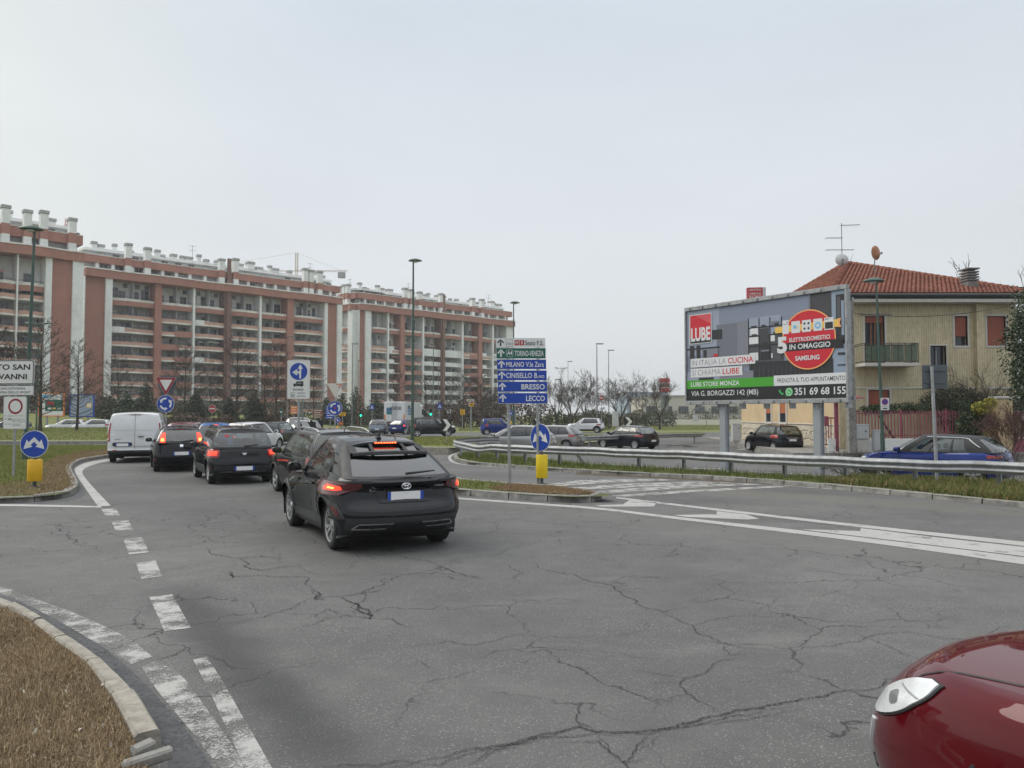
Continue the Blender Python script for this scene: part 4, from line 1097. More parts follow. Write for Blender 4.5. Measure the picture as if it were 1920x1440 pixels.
def tile_face(a, b, c):
 """barrel tiles on the slope a-b (eave) up to c"""
 m = MB(); ex = (b - a).normalized(); L = (b - a).length; n = ex.cross(c - a).normalized()
 if n.z < 0: n = -n
 up = n.cross(ex).normalized()
 if up.z < 0: up = -up
 H = (c - a).dot(up); cxx = (c - a).dot(ex); tw, tl = .23, .40; rows = int(H / (tl * .82)) + 1
 for r_ in range(rows):
  h0 = r_ * tl * .82; h1 = min(H, h0 + tl)
  xl = cxx * h0 / H; xr = L - (L - cxx) * h0 / H; k = 0
  while xl + k * tw < xr - .02:
   x = xl + k * tw; k += 1; x2 = min(x + tw, xr); js = random.uniform(-.012, .012); lift = .062 + random.uniform(-.006, .012)
   prof = [(0, .0), (.12, .03), (.42, .04), (.62, .012), (1.0, .006)]; base = len(m.v)
   for hh, dz in ((h0 + js, lift), (h1 + js, .008)):
    for t_, e_ in prof: m.v.append(tuple(a + ex * (x + (x2 - x) * t_) + up * hh + n * (e_ + dz)))
   for t_, e_ in prof: m.v.append(tuple(a + ex * (x + (x2 - x) * t_) + up * (h0 + js) + n * 0.0))
   for q in range(4): m.f.append([base + q, base + q + 1, base + q + 6, base + q + 5]); m.f.append([base + 10 + q, base + 11 + q, base + q + 1, base + q]); m.m += [0, 0]
 return m
for a, b in ((E[0], E[1]), (E[3], E[0])):
 o = tile_face(a, b, apex).build('roof_tiles', m_terra, roof, fix=False); o['kind'] = 'stuff'
m = MB()
for q in (E[0], E[1], E[3]):
 n_ = int((apex - q).length / .38)
 for k in range(n_): m.tube([q.lerp(apex, k / n_) + Vector((0, 0, .06)), q.lerp(apex, (k + 1.1) / n_) + Vector((0, 0, .04))], [.13, .11], 6)
o = m.build('ridge_tiles', m_terra, roof); o['kind'] = 'stuff'
ch = hx(1818) + .42, hx(1842) + .3
m = MB(); cz = 8.75 - HZ; m.box((ch[0], .6, cz - 1), (ch[1], 1.3, cz + .25)); 
for k in range(4): m.box((ch[0] - .04, .56, cz + .3 + k * .14), (ch[1] + .04, 1.34, cz + .38 + k * .14)); m.box((ch[0] + .1, .7, cz + .2 + k * .14), (ch[1] - .1, 1.2, cz + .32 + k * .14))
m.box((ch[0] - .07, .53, cz + .9), (ch[1] + .07, 1.37, cz + .97)); m.build('chimney', m_cap, roof)
MB().box((hx(1668) + .4, 2.6, EZ - HZ + 1.32), (hx(1680) + .5, 3.0, EZ - HZ + 1.42)).build('skylight', m_galv, roof)
def dish(px, py, Y, r, mat, label, rz):
 p = P(px, py, Y); t = empty('satellite_dish', p, rz, label, 'satellite dish')
 m = MB(); m.lathe([(r * q, -.35 * r * (1 - q * q) * -1 * -1) for q in (0.001, .25, .5, .75, .95, 1.0)], 22, axis='y'); m.build('reflector', mat, t, smooth=60, fix=False)
 m = MB(); m.tube([(0, .05, -r * .2), (0, .12, -r - .9)], .03, 6); m.build('mast', m_polegrey, t)
 m = MB(); m.tube([(0, 0, -r), (0, -r * .9, -r * .1)], .018, 5); m.box((-.05, -r * .95, -.1 - r * .1), (.05, -r * .8, .02 - r * .1)); m.build('feed_arm', m_polegrey, t)
m_dishw = M('dish_white', (.50, .51, .52), .5, var=.08); m_disho = M('dish_rust', (.36, .15, .07), .6, var=.3, scale=4, dirt=(.5, .4, .33), dscale=3)
dish(1578, 487, 47.5, .38, m_dishw, 'pale grey satellite dish beside the aerial on the roof apex', R(-12))
dish(1642, 474, 44.5, .42, m_disho, 'rusty orange satellite dish on the front roof slope', R(30))
pa = P(1579, 497, 47.8); an = empty('tv_aerial', pa, 0, 'thin roof aerial mast with three cross booms above the house apex', 'aerial')
m = MB(); m.tube([(0, 0, -.9), (0, 0, 2.65)], .022, 6); m.build('mast', m_polegrey, an)
for z, a, b in ((2.5, -.05, 1.15), (1.7, -1.0, .05), (.95, -1.0, .75)):
 m = MB(); m.tube([(a, 0, z), (b, 0, z + (.02 if z < 2 else .06))], .018, 5)
 q = a
 while q < b: m.tube([(q, -.25, z), (q, .25, z)], .008, 4); q += .14
 m.build('boom', m_polegrey, an)
# raised ground round the house
o = MB().prism([(13.2, 36.2), (40, 36.2), (40, 62), (15.6, 62)], -.45, .125, plane='xy').build('house_pavement', m_kerb_old); tag(o, kind='structure', label='pavement round the beige house')
# garden fence of pink pickets on a white plinth
FY = 37.0
def fx(px): return (px - 960) / FPX * FY
fn = empty('garden_fence', (fx(1602), FY, .12), 0, 'pink picket fence on a low white wall in front of the house', 'fence')
FL = fx(1862) - fx(1602)
MB().box((0, -.09, 0), (FL, .09, .64), b=.015).build('plinth', m_white, fn)
pk = MB().box((-.018, -.018, .66), (.018, .018, 1.98)).mesh('picket', m_pink); pp = MB().box((-.04, -.04, .6), (.04, .04, 2.02)).mesh('post', m_pink)
for k in range(int(FL / .155)):
 link('post' if k % 14 == 0 else 'picket', pp if k % 14 == 0 else pk, fn, (.05 + k * .155, 0, random.uniform(-.012, .006)))
for z in (.78, 1.82): MB().box((0, .02, z), (FL, .05, z + .04)).build('rail', m_pink, fn)
fn2 = empty('garden_fence', (fx(1893), FY, .12), 0, 'second pink picket fence right of the beige gate pillar', 'fence')
MB().box((0, -.09, 0), (5, .09, .64), b=.015).build('plinth', m_pink, fn2)
for k in range(30): link('post' if k % 14 == 7 else 'picket', pp if k % 14 == 7 else pk, fn2, (.05 + k * .155, 0, 0))
for z in (.78, 1.82): MB().box((0, .02, z), (5, .05, z + .04)).build('rail', m_pink, fn2)
gp = empty('gate_pillar', (fx(1877), FY, .12), 0, 'beige gate pillar between the two pink fences', 'pillar')
MB().box((-.36, -.3, 0), (.36, .3, 2.55), b=.02).build('shaft', m_ochre, gp); MB().box((-.42, -.36, 2.553), (.42, .36, 2.66), b=.02).build('cap', m_trim, gp)
sg = empty('side_gate', (fx(1563), FY + .6, .12), 0, 'dark pink side gate and post box beside the concrete pole', 'gate')
MB().box((.28, -.06, 0), (.46, .08, 2.55), b=.01).build('post', m_pink, sg)
for k in range(5): link('picket', pk, sg, (-.4 + k * .125, 0, -.3))
MB().box((-.45, .02, .3), (.27, .06, .36)).build('rail', m_pink, sg); MB().box((-.45, .02, 1.6), (.27, .06, 1.66)).build('rail', m_pink, sg)
MB().box((-.42, -.2, 1.25), (-.1, -.02, 1.72), b=.02).build('letter_box', m_pink, sg); MB().box((-.1, -.12, .0), (.27, -.07, .62)).build('plinth', m_white, sg)
MB().add([(-.2, -.5, 2.62), (1.5, -.5, 2.62), (1.5, .5, 2.75), (-.2, .5, 2.75), (-.2, -.5, 2.57), (1.5, -.5, 2.57), (1.5, .5, 2.70), (-.2, .5, 2.70)], [(0, 1, 2, 3), (7, 6, 5, 4), (0, 4, 5, 1), (1, 5, 6, 2), (2, 6, 7, 3), (3, 7, 4, 0)]).build('canopy', m_pink, sg)
# concrete pole with cable
cp = empty('utility_pole', (P(1596, 800, 36.2).x, 36.2, .1), 0, 'weathered concrete utility pole at the billboard edge', 'pole')
m = MB(); m.box((-.17, -.17, 0), (.17, .17, 3.5)); m.v[4:] = [(x * .95, y * .95, z) for x, y, z in m.v[4:]]; m.box((-.15, -.15, 3.5), (.15, .15, 7.35)); m.build('shaft', m_kerb_old, cp)
MB().box((-.22, -.06, 6.6), (.2, .06, 6.72)).build('bracket', m_galv_d, cp)
cb_ = empty('overhead_cable', (0, 0, 0), 0, 'thin overhead cable sagging from the concrete pole to the right', 'cable')
a, b = Vector((P(1596, 800, 36.2).x, 36.2, 6.75)), P(1990, 548, 34)
link('cable', MB().tube([a.lerp(b, t / 16) + Vector((0, 0, -1.1 * 4 * (t / 16) * (1 - t / 16) * .5)) for t in range(17)], .014, 4).mesh('cable', m_black), cb_)
bpy.data.objects.remove(bpy.data.objects['overhead_cable']); o = bpy.data.objects['cable']; o.name = 'overhead_cable'; tag(o, 'thin overhead cable sagging from the concrete pole to the right', 'cable')
def cabinet(px, py, wpx, hpx, Y, label, ped=True):
 p = P(px, py, Y); s = Y / FPX; w, h = wpx * s, hpx * s
 t = empty('utility_cabinet', (p.x, Y, p.z), 0, label, 'cabinet')
 z0 = h * .45 if ped else .08
 MB().box((-w / 2, -.18, z0), (w / 2, .18, h), b=.012).build('housing', m_signgrey, t)
 MB().box((-w / 2 + .03, -.19, z0 + .05), (w / 2 - .03, -.178, h - .06), b=.004).build('door', m_signgrey, t); MB().box((w * .18, -.205, h * .72), (w * .26, -.188, h * .8)).build('lock', m_black, t)
 MB().box((-w * .42, -.14, 0), (w * .42, .14, z0 - .002), b=.01).build('base', m_trim, t); MB().box((-w / 2 - .02, -.2, h + .001), (w / 2 + .02, .2, h + .04), b=.01).build('lid', m_signgrey, t)
cabinet(1615, 845, 24, 48, 36.4, 'grey meter cabinet on a pedestal beside the concrete pole')
cabinet(1647, 848, 18, 40, 36.2, 'plain grey cabinet right of the meter cabinet by the pink fence', False)
cabinet(1380, 829, 15, 34, 50, 'slim grey cabinet at the far corner of the ochre side wall', False)
cabinet(1154, 800, 11, 28, 92, 'pale grey cabinet on the lawn beyond the white crossover', False)
cabinet(1304, 790, 9, 12, 128, 'small grey cabinet in front of the low white wall', False)

# ================================================================== billboard
BL, BR = Vector((6.27, 27.5, 0)), Vector((9.81, 22.5, 0)); BWID = (BR - BL).length; BZ0, BZ1 = 2.40, 5.60
bb = empty('billboard', (BL.x, BL.y, 0), math.atan2(BR.y - BL.y, BR.x - BL.x), 'large kitchen advertising billboard on two steel posts by the guard rail', 'billboard')
BH = BZ1 - BZ0
def mc(name, c, r=.5): return M(name, c, r, var=.03, scale=2)
c_wall = mc('print_wall', (.215, .245, .33)); c_wall2 = mc('print_wall_light', (.29, .33, .42)); c_cab = mc('print_cabinet', (.155, .165, .205)); c_cab2 = mc('print_cabinet_light', (.20, .21, .25))
c_dark = mc('print_dark', (.022, .023, .028)); c_mid = mc('print_grey', (.075, .075, .085)); c_pan = mc('print_panel', (.05, .05, .058)); c_win = mc('print_window', (.26, .32, .42))
c_white = mc('print_white', (.66, .67, .69)); c_red = mc('print_red', (.56, .012, .03)); c_red2 = mc('print_red_light', (.62, .08, .10)); c_green = mc('print_green', (.06, .34, .025)); c_yel = mc('print_yellow', (.78, .50, .10)); c_txt = mc('print_text_grey', (.16, .165, .18)); c_blue = mc('print_blue', (.18, .45, .68)); c_gw = mc('print_app_green', (.05, .45, .12)); c_peach = mc('print_orange', (.80, .38, .14))
MB().box((0, .002, BZ0), (BWID, .08, BZ1)).build('panel', c_wall, bb)
lay = [0]
def bu(x): p = (x - 110) / 1066; return BWID * (27.5 * p / (22.5 + 5 * p))
def bv(v): return BZ1 - v * BH
def pr(poly, mat, name='print'):
 lay[0] += 1; return flat(bb, [(a, b) for a, b in poly], mat, y=-.0003 * lay[0] - .001, name=name)
def pr_r(x0, v0, x1, v1, mat): return pr(rectp(bu(x0), bv(v1), bu(x1), bv(v0)), mat)
def tx(body, x0, v0, x1, v1, mat, bold=.012):
 lay[0] += 1; return text(bb, body, bu(x0), bv(v1), bu(x1) - bu(x0), (v1 - v0) * BH, mat, y=-.0003 * lay[0] - .001, bold=bold)
pr_r(112, .0, 330, .5, c_wall2); pr_r(310, .19, 445, .66, c_cab); pr_r(447, .18, 522, .66, c_cab2); pr_r(524, .16, 740, .36, c_wall2)
pr_r(526, .36, 760, .62, c_mid); pr_r(940, 0, 1082, .66, c_pan); pr_r(1082, 0, 1180, .77, c_win); pr_r(1110, .04, 1168, .5, c_dark); pr_r(1116, .06, 1140, .3, c_mid); pr_r(1146, .1, 1164, .42, c_win)
pr([(bu(526), bv(.615)), (bu(1088), bv(.63)), (bu(1088), bv(.775)), (bu(555), bv(.775)), (bu(526), bv(.74))], c_dark)
for k in range(16): pr_r(560 + k * 30, .66, 566 + k * 30, .77, c_pan)
for x in (521, 592, 664, 742): pr_r(x, .16 + (x - 521) * .0001, x + 6, .60, c_dark)
for v in (.26, .345, .445): pr_r(526, v, 745, v + .014, c_dark)
pr_r(536, .27, 588, .34, c_white); pr_r(672, .36, 700, .42, c_white); pr_r(600, .28, 660, .44, c_pan); pr_r(528, .36, 590, .43, c_white); pr_r(604, .46, 662, .60, c_dark); pr_r(606, .50, 660, .515, c_cab2); pr_r(676, .22, 730, .255, c_cab); pr_r(530, .52, 588, .60, c_white); pr_r(675, .54, 684, .585, c_white)
for x, v, w_, h_ in ((540, .245, 40, .014), (610, .245, 30, .014), (700, .24, 26, .02), (545, .33, 34, .012), (620, .425, 30, .016), (690, .33, 30, .014)): pr_r(x, v, x + w_, v + h_, c_dark)
pr_r(112, .42, 330, .435, c_dark); pr_r(282, .24, 345, .34, c_dark); pr_r(132, .39, 160, .55, c_dark); pr_r(176, .39, 200, .55, c_dark); pr_r(215, .44, 320, .53, c_cab2); pr_r(222, .45, 245, .53, c_dark); pr_r(290, .5, 318, .53, c_red)
pr_r(112, .68, 330, .775, c_wall2); pr_r(330, .70, 555, .775, c_cab2); pr_r(190, .75, 290, .775, c_dark); pr_r(930, .0, 943, .5, c_cab)
pr_r(1120, .58, 1168, .60, c_dark); pr_r(1115, .69, 1172, .70, c_dark)
# red logo block
pr_r(131, .048, 279, .372, c_white); pr_r(136, .055, 275, .215, c_red); pr([(bu(170), bv(.055)), (bu(275), bv(.055)), (bu(275), bv(.17))], c_red2); pr_r(136, .215, 275, .365, c_red); pr_r(136, .31, 275, .365, c_dark)
tx('C U C I N E', 144, .075, 268, .10, c_red2, .0); tx('LUBE', 142, .195, 270, .345, c_white, .035)
# claims
pr_r(137, .535, 569, .632, c_white); tx('IN ITALIA LA', 146, .555, 372, .612, c_txt, -.012); tx('CUCINA', 386, .553, 556, .614, c_red, .014)
pr_r(137, .645, 482, .742, c_white); tx('SI CHIAMA', 146, .665, 336, .722, c_txt, -.012); tx('LUBE', 350, .663, 462, .724, c_red, .014)
# bottom bars
pr_r(110, .775, 691, .868, c_green); pr_r(691, .765, 1176, .868, c_white); pr_r(110, .868, 1176, 1.0, c_signblk if 'c_signblk' in globals() else m_signblack)
tx('LUBE STORE MONZA', 137, .795, 462, .845, c_white, .018); tx('PRENOTA IL TUO APPUNTAMENTO', 715, .795, 1168, .838, c_dark, .004)
tx('VIA G. BORGAZZI 142 (MB)', 140, .893, 586, .965, c_white, .006); tx('351 69 68 155', 828, .893, 1170, .965, c_white, .018)
cx, cz = bu(792), bv(.931); pr(circ(cx, cz, .135, 24), c_gw); pr([(cx - .13, cz - .14), (cx - .10, cz + .0), (cx - .02, cz - .11)], c_gw); pr(ringp(cx, cz, .095, .115, 0, 6.28, 24), c_white)
def handset(cx, cz, s, mat):
 pr(ringp(cx + s * .55, cz + s * .55, s * .75, s * 1.1, R(190), R(260), 10), mat)
 for a in (188, 262):
  x, z = cx + s * .55 + s * .9 * math.cos(R(a)), cz + s * .55 + s * .9 * math.sin(R(a)); pr(circ(x, z, s * .27, 10), mat)
handset(cx - .01, cz - .01, .062, c_white); handset(bu(738), cz - .01, .13, c_gw)
# red offer disc with ribbon of appliances
dx_, dz_ = bu(925), bv(.434)
pr(circ(dx_, dz_, .925, 48), c_peach); pr(circ(dx_, dz_, .885, 48), c_red)
pr_r(775, .452, 1158, .535, m_signblack)
pr([(bu(705), bv(.285)), (bu(1130), bv(.268)), (bu(1130), bv(.34)), (bu(705), bv(.345))], c_yel); pr([(bu(1125), bv(.262)), (bu(1148), bv(.262)), (bu(1138), bv(.30)), (bu(1148), bv(.345)), (bu(1125), bv(.345))], c_peach)
for a, b, kind in ((754, 797, 0), (814, 872, 1), (886, 946, 2), (962, 1021, 3), (1035, 1098, 4)):
 v0, v1 = (.225 if kind in (0,) else .245), .36; pr_r(a, v0, b, v1, c_white); mx, mz = (bu(a) + bu(b)) / 2, bv((v0 + v1) / 2); r_ = (bu(b) - bu(a)) / 2
 if kind == 0: pr_r(a + 4, .262, b - 4, .266, c_dark); pr_r(b - 14, .24, b - 6, .25, c_dark)
 if kind == 1: pr(circ(mx - r_ * .2, mz, r_ * .4, 14), c_blue); pr(circ(mx + r_ * .4, mz - r_ * .2, r_ * .22, 12), c_yel)
 if kind == 2:
  for i in (-1, 1):
   for j in (-1, 1): pr(circ(mx + i * r_ * .45, mz + j * r_ * .5, r_ * .24, 12), c_dark)
 if kind == 3: pr(circ(mx, mz - .02, r_ * .7, 18), c_blue); pr(circ(mx, mz - .02, r_ * .35, 14), c_white)
 if kind == 4: pr_r(a + 5, .288, b - 5, .35, c_dark); pr_r(a + 6, .255, a + 30, .262, c_dark)
tx('5', 718, .385, 784, .55, c_white, .05); tx('ELETTRODOMESTICI', 800, .405, 1072, .445, c_white, .022); tx('IN OMAGGIO', 800, .468, 1074, .52, c_white, .02)
tx('IN COLLABORAZIONE CON', 850, .553, 990, .566, c_red2, .0); tx('SAMSUNG', 838, .585, 1000, .632, c_white, .03)
# frame, bolts and posts
for z0, z1 in ((BZ0 - .14, BZ0 - .002), (BZ1 + .002, BZ1 + .14)): MB().box((-.06, -.06, z0), (BWID + .06, .10, z1), b=.008).build('frame_rail', m_galv, bb)
for x0, x1 in ((-.06, -.002), (BWID + .002, BWID + .06)): MB().box((x0, -.06, BZ0), (x1, .1, BZ1), b=.006).build('frame_rail', m_galv, bb)
for k in range(11):
 x = .2 + k * (BWID - .4) / 10
 for z, dz in ((BZ0 - .07, -.12), (BZ1 + .07, .13)):
  MB().box((x - .03, -.1, z - .03), (x + .03, -.06, z + .03)).build('clamp', m_galv_d, bb)
MB().box((-.02, .35, BZ0 - .05), (BWID, .43, BZ0 + .05)).build('rear_beam', m_galv_d, bb); MB().box((-.02, .35, BZ1 - .3), (BWID, .43, BZ1 - .2)).build('rear_beam', m_galv_d, bb)
for k in range(7): MB().box((.3 + k * .95, .10, BZ0 - .3), (.38 + k * .95, .34, BZ1 + .05)).build('stiffener', m_galv_d, bb)
m_postgrey = M('post_paint', (.33, .35, .38), .45, var=.08, metal=.2)
for px_ in (1349.5, 1526):
 u = (px_ - 960) / FPX; d_ = BR - BL; s_ = (u * BL.y - BL.x) / (d_.x - u * d_.y) * BWID
 m = MB(); m.box((s_ - .12, .12, -.3), (s_ + .12, .15, BZ1 - .1)); m.box((s_ - .12, .31, -.3), (s_ + .12, .34, BZ1 - .1)); m.box((s_ - .09, .15, -.3), (s_ - .05, .31, BZ1 - .1)); m.box((s_ + .05, .15, -.3), (s_ + .09, .31, BZ1 - .1)); m.build('post', m_postgrey, bb)

# red shopping-centre sign box far behind
vs_ = empty('roadside_sign', P(1418, 571, 75) - Vector((0, 0, 8.7)), R(-8), 'tall red and white shopping centre sign above the billboard', 'sign')
sw, sh = 1.75, 1.55
MB().box((-sw / 2, -.25, 8.8), (sw / 2 - .3, .35, 8.8 + sh)).build('sign_box', m_signred, vs_); MB().box((sw / 2 - .297, -.24, 8.8), (sw / 2, .34, 8.8 + sh)).build('side_box', m_signgrey, vs_)
m = MB(); m.box((-.5, -.1, 0), (-.3, .1, 8.797)); m.box((.3, -.1, 0), (.5, .1, 8.797)); m.build('post', m_polegrey, vs_)
for k, (tt, h_) in enumerate((('CENTRO', .2), ('COMMERCIALE', .17), ('VULCANO', .28), ('160 NEGOZI', .22))):
 text(vs_, tt, -sw / 2 + .12, 8.8 + sh - .33 - k * .36, sw - .56, h_, m_signwhite, y=-.256, bold=.01)

# far right background: low wall, shopping centre roofs, red tower, white hall
MB().box((0, 0, 0), (26, .3, 1.0)).build('low_wall', m_wood_white, loc=(P(1215, 788, 150).x, 150, 0))
tag(bpy.data.objects['low_wall'], 'low cream wall beyond the far right lawn', 'wall')
m_farhall = M('far_cladding', (.36, .40, .46), .7, var=.08, scale=.1); m_farhall2 = M('far_cream', (.50, .47, .41), .8, var=.06, scale=.1); m_farblue = M('far_blue', (.30, .38, .48), .5, var=.1, scale=.2)
def hall(px0, px1, py_top, Y, dep, mat, label, name='far_hall'):
 a, b = P(px0, 780, Y), P(px1, 780, Y); zt = P(px0, py_top, Y).z
 t = empty(name, (a.x, Y, 0), 0, label, 'building'); w = b.x - a.x
 MB().box((0, 0, 0), (w, dep, zt - .6)).build('wall', mat, t); MB().box((-.3, -.3, zt - .597), (w + .3, dep + .3, zt)).build('roof', m_slate, t)
 n = max(3, int(w / 6))
 for k in range(n): MB().box((w * (k + .2) / n, -.08, zt * .25), (w * (k + .8) / n, -.01, zt * .55)).build('window', m_winglass, t)
 return t
hall(1176, 1250, 735, 330, 40, m_farblue, 'pale blue glass shopping hall far behind the bare trees')
hall(1205, 1420, 741, 300, 30, m_farhall2, 'long cream hall with flat roof far behind the low wall')
tw_ = empty('red_tower', P(1246, 770, 270) - Vector((0, 0, 3)), 0, 'red square sign tower far behind the bare trees', 'tower')
zz = P(1246, 711, 270).z
MB().box((-1.2, -1.2, 0), (1.2, 1.2, zz - 6)).build('shaft', m_polegrey, tw_)
for k in range(3): MB().box((-1.7, -1.3, zz - 5 + k * 1.7), (1.7, 1.3, zz - 3.5 + k * 1.7)).build('sign_box', m_signred if k != 1 else m_brownsign, tw_)
hall(2020, 2500, 640, 260, 30, m_farhall, 'grey block beyond the house garden')
hall(-900, -300, 560, 260, 25, m_farhall2, 'pale block far left of the lawn')

# grassy bank on the left with poster panels
def bank():
 xs2 = np.linspace(-92, -22, 40); rows = []
 for y, h in ((97.5, -.05), (100, .25), (106, 1.5), (112, 2.2), (122, 2.4), (150, 2.4), (150, -.5)):
  rows.append([(x, y + 2 * math.sin(x * .2), h * (1 - sstep(-40, -23, x)) * (.9 + .12 * math.sin(x * .33)) - .04) for x in xs2])
 return MB().grid(rows)
tag(bank().build('bank', m_fargreen, smooth=180), kind='structure', label='grassy bank below the apartment blocks')
def poster(px0, px1, py0, py1, Y, pb, label, kind):
 a, b = P(px0, py1, Y), P(px1, py0, Y); w, h = b.x - a.x, b.z - a.z; t = empty('poster_panel', (a.x, Y, 0), 0, label, 'poster panel'); z0 = a.z
 MB().box((0, 0, z0), (w, .12, z0 + h)).build('board', m_signwhite if kind == 0 else c_win, t)
 fm = m_orange if kind == 0 else m_signblue
 for q in ((-.12, z0 - .12, 0, z0 + h + .12), (w, z0 - .12, w + .12, z0 + h + .12), (0, z0 - .12, w, z0 - .002), (0, z0 + h + .002, w, z0 + h + .12)): MB().box((q[0], -.03, q[1]), (q[2], .15, q[3])).build('frame', fm, t)
 for q in (w * .3, w * .75): MB().tube([(q, .2, 0), (q, .2, z0 + h)], .13, 8).build('post', m_galv, t)
 if kind == 0:
  flat(t, rectp(w * .25, z0 + h * .2, w, z0 + h * .72), m_signgreen, -.005); flat(t, [(w * .3, z0 + h * .5), (w * .6, z0 + h * .45), (w * .62, z0 + h * .62), (w * .34, z0 + h * .66)], m_signred, -.008)
  for k in range(3): flat(t, rectp(w * (.36 + .2 * k), z0 + h * .28, w * (.5 + .2 * k), z0 + h * .36), c_yel if k == 1 else m_signwhite, -.010)
  flat(t, rectp(w * .05, z0 + h * .78, w * .4, z0 + h * .95), c_blue, -.005)
 else:
  flat(t, rectp(w * .7, z0 + h * .4, w * .93, z0 + h * .62), c_yel, -.006); flat(t, rectp(w * .05, z0 + h * .05, w * .45, z0 + h * .95), c_wall2, -.004); flat(t, rectp(w * .74, z0 + h * .44, w * .9, z0 + h * .58), m_signwhite, -.009)
poster(73, 119, 738, 779, 92, 800, 'white and green poster panel with an orange frame', 0)
poster(132, 175, 741, 780, 92, 800, 'grey poster panel in a dark blue frame', 1)
# ================================================================== trees, hedges and shrubs
def leafmat(name, stops, rough=.6):
 t = NT(name); g = t.new('NewGeometry')
 t.set('Base Color', t.ramp(g.outputs['Random Per Island'], stops)).set('Roughness', rough).set('Specular IOR Level', .4)
 return t.m
m_ever = leafmat('evergreen_leaves', [(0, (.014, .028, .012)), (.5, (.030, .055, .020)), (1, (.060, .085, .030))], .45)
m_conifer = leafmat('conifer_needles', [(0, (.042, .058, .042)), (.6, (.074, .094, .062)), (1, (.12, .13, .085))], .8)
m_hedge = leafmat('hedge_leaves', [(0, (.050, .058, .036)), (.6, (.085, .095, .055)), (1, (.14, .145, .085))], .8)
m_redhedge = leafmat('russet_leaves', [(0, (.075, .055, .045)), (.6, (.125, .09, .07)), (1, (.18, .14, .10))], .9)
m_yellow_l = leafmat('yellow_leaves', [(0, (.14, .14, .02)), (.6, (.30, .28, .03)), (1, (.42, .38, .06))], .6)

def grow(m, p, d, L, r, depth, rd_, ratio=.62, kids=4, up=.12, spread=.75, seg=3, n=4, rmin=.011):
 pts, rr = [p], [r]; q = p.copy(); dd = d.copy()
 for k in range(seg):
  dd = (dd + Vector((rd_.gauss(0, .13), rd_.gauss(0, .13), rd_.gauss(0, .08) + up))).normalized(); q = q + dd * L / seg
  pts.append(q.copy()); rr.append(max(rmin * .7, r * (1 - (.62 if depth else .85) * (k + 1) / seg)))
 m.tube(pts, rr, n if r > .04 else 3, cap=False)
 if depth <= 0: return
 for k in range(kids):
  t = rd_.uniform(.3, 1.0) if k else 1.0
  i = min(seg - 1, int(t * seg)); b = pts[i].lerp(pts[i + 1], t * seg - i) if i < seg else pts[-1]
  ax = Vector((rd_.gauss(0, 1), rd_.gauss(0, 1), rd_.gauss(0, .5))); ax -= dd * ax.dot(dd); ax.normalize()
  nd = (dd + ax * rd_.uniform(spread * .6, spread * 1.3)).normalized()
  grow(m, b, nd, L * ratio * rd_.uniform(.75, 1.2), max(rmin, rr[min(i + 1, seg)] * .62), depth - 1, rd_, ratio, kids, up, spread, 2 if depth < 2 else 3, n, rmin)

def leader_tree(seed, h, cw, nb=46, depth=2):
 """bare tree with one leader and ascending side branches"""
 rd_ = random.Random(seed); tr = MB(); pts = []; x = y = 0
 for k in range(9):
  pts.append((x, y, h * k / 8)); x += rd_.gauss(0, .035) * h / 8; y += rd_.gauss(0, .035) * h / 8
 r0 = h * .0155; tr.tube(pts, [r0 * (1.25 if k == 0 else 1) * (1 - .93 * (k / 8)) for k in range(9)], 8, cap=False)
 cr_ = MB()
 for k in range(nb):
  t = .16 + .82 * (k + rd_.random()) / nb; i = min(7, int(t * 8)); b = Vector(pts[i]).lerp(Vector(pts[i + 1]), t * 8 - i)
  a = k * 2.4 + rd_.uniform(-.4, .4); L = cw * (1 - t) ** .75 * rd_.uniform(.75, 1.15) + .35
  el = .25 + .5 * t
  grow(cr_, b, Vector((math.cos(a), math.sin(a), el)).normalized(), L, r0 * .36 * (1 - t * .75), depth, rd_, .5, 5, .10, .6, 3, 4, .013)
 return tr.mesh('trunk', m_bark, 60), cr_
def vase_tree(seed, h, depth=4, kids=4, limbs=5, th=.18, spread=.7, rmin=.012, up=.13):
 rd_ = random.Random(seed); tr = MB(); r0 = h * .020
 tr.tube([(0, 0, -.1), (.02, 0, h * th * .5), (.03, .02, h * th), (.03, .02, h * th + .15)], [r0 * 1.3, r0, r0 * .95, r0 * .5], 8)
 cr_ = MB()
 for k in range(limbs):
  a = 2 * math.pi * k / limbs + rd_.uniform(-.4, .4); e_ = rd_.uniform(.75, 1.7)
  grow(cr_, Vector((.03, .02, h * th * rd_.uniform(.85, 1.0))), Vector((math.cos(a), math.sin(a), e_)).normalized(), h * .42 * rd_.uniform(.8, 1.1), r0 * .55, depth, rd_, .60, kids, up, spread, 3, 5, rmin)
 return tr.mesh('trunk', m_bark, 60), cr_

_lt = [(a, b.mesh('crown', m_twig)) for a, b in (leader_tree(11, 10, 3.0), leader_tree(23, 10, 2.6, 40), leader_tree(37, 10, 3.4, 50))]
_ltr = [(a, b.mesh('crown', m_twig_red)) for a, b in (leader_tree(51, 10, 3.0, 46),)]
_vt = [(a, b.mesh('crown', m_twig)) for a, b in (vase_tree(5, 6.5), vase_tree(9, 6.0, 4, 4, 6, .22, .85), vase_tree(14, 6.5, 4, 4, 5, .28, .6))]
def tree(proto, loc, h, h0, rz, label, group='bare trees in front of the apartment blocks', wide=1.0, name='bare_tree', cat='tree'):
 t = empty(name, loc, rz, label, cat, group); hm = max(max(v.co.z for v in q.vertices) for q in proto); s = h / hm
 link('trunk', proto[0], t, scale=(s, s, s)); link('crown', proto[1], t, scale=(s * wide, s * wide, s)); return t
def at(px, py_top, Y, z0=0.0):
 p = P(px, py_top, Y); return (p.x, Y, z0), p.z - z0
GT = 'bare trees in front of the apartment blocks'
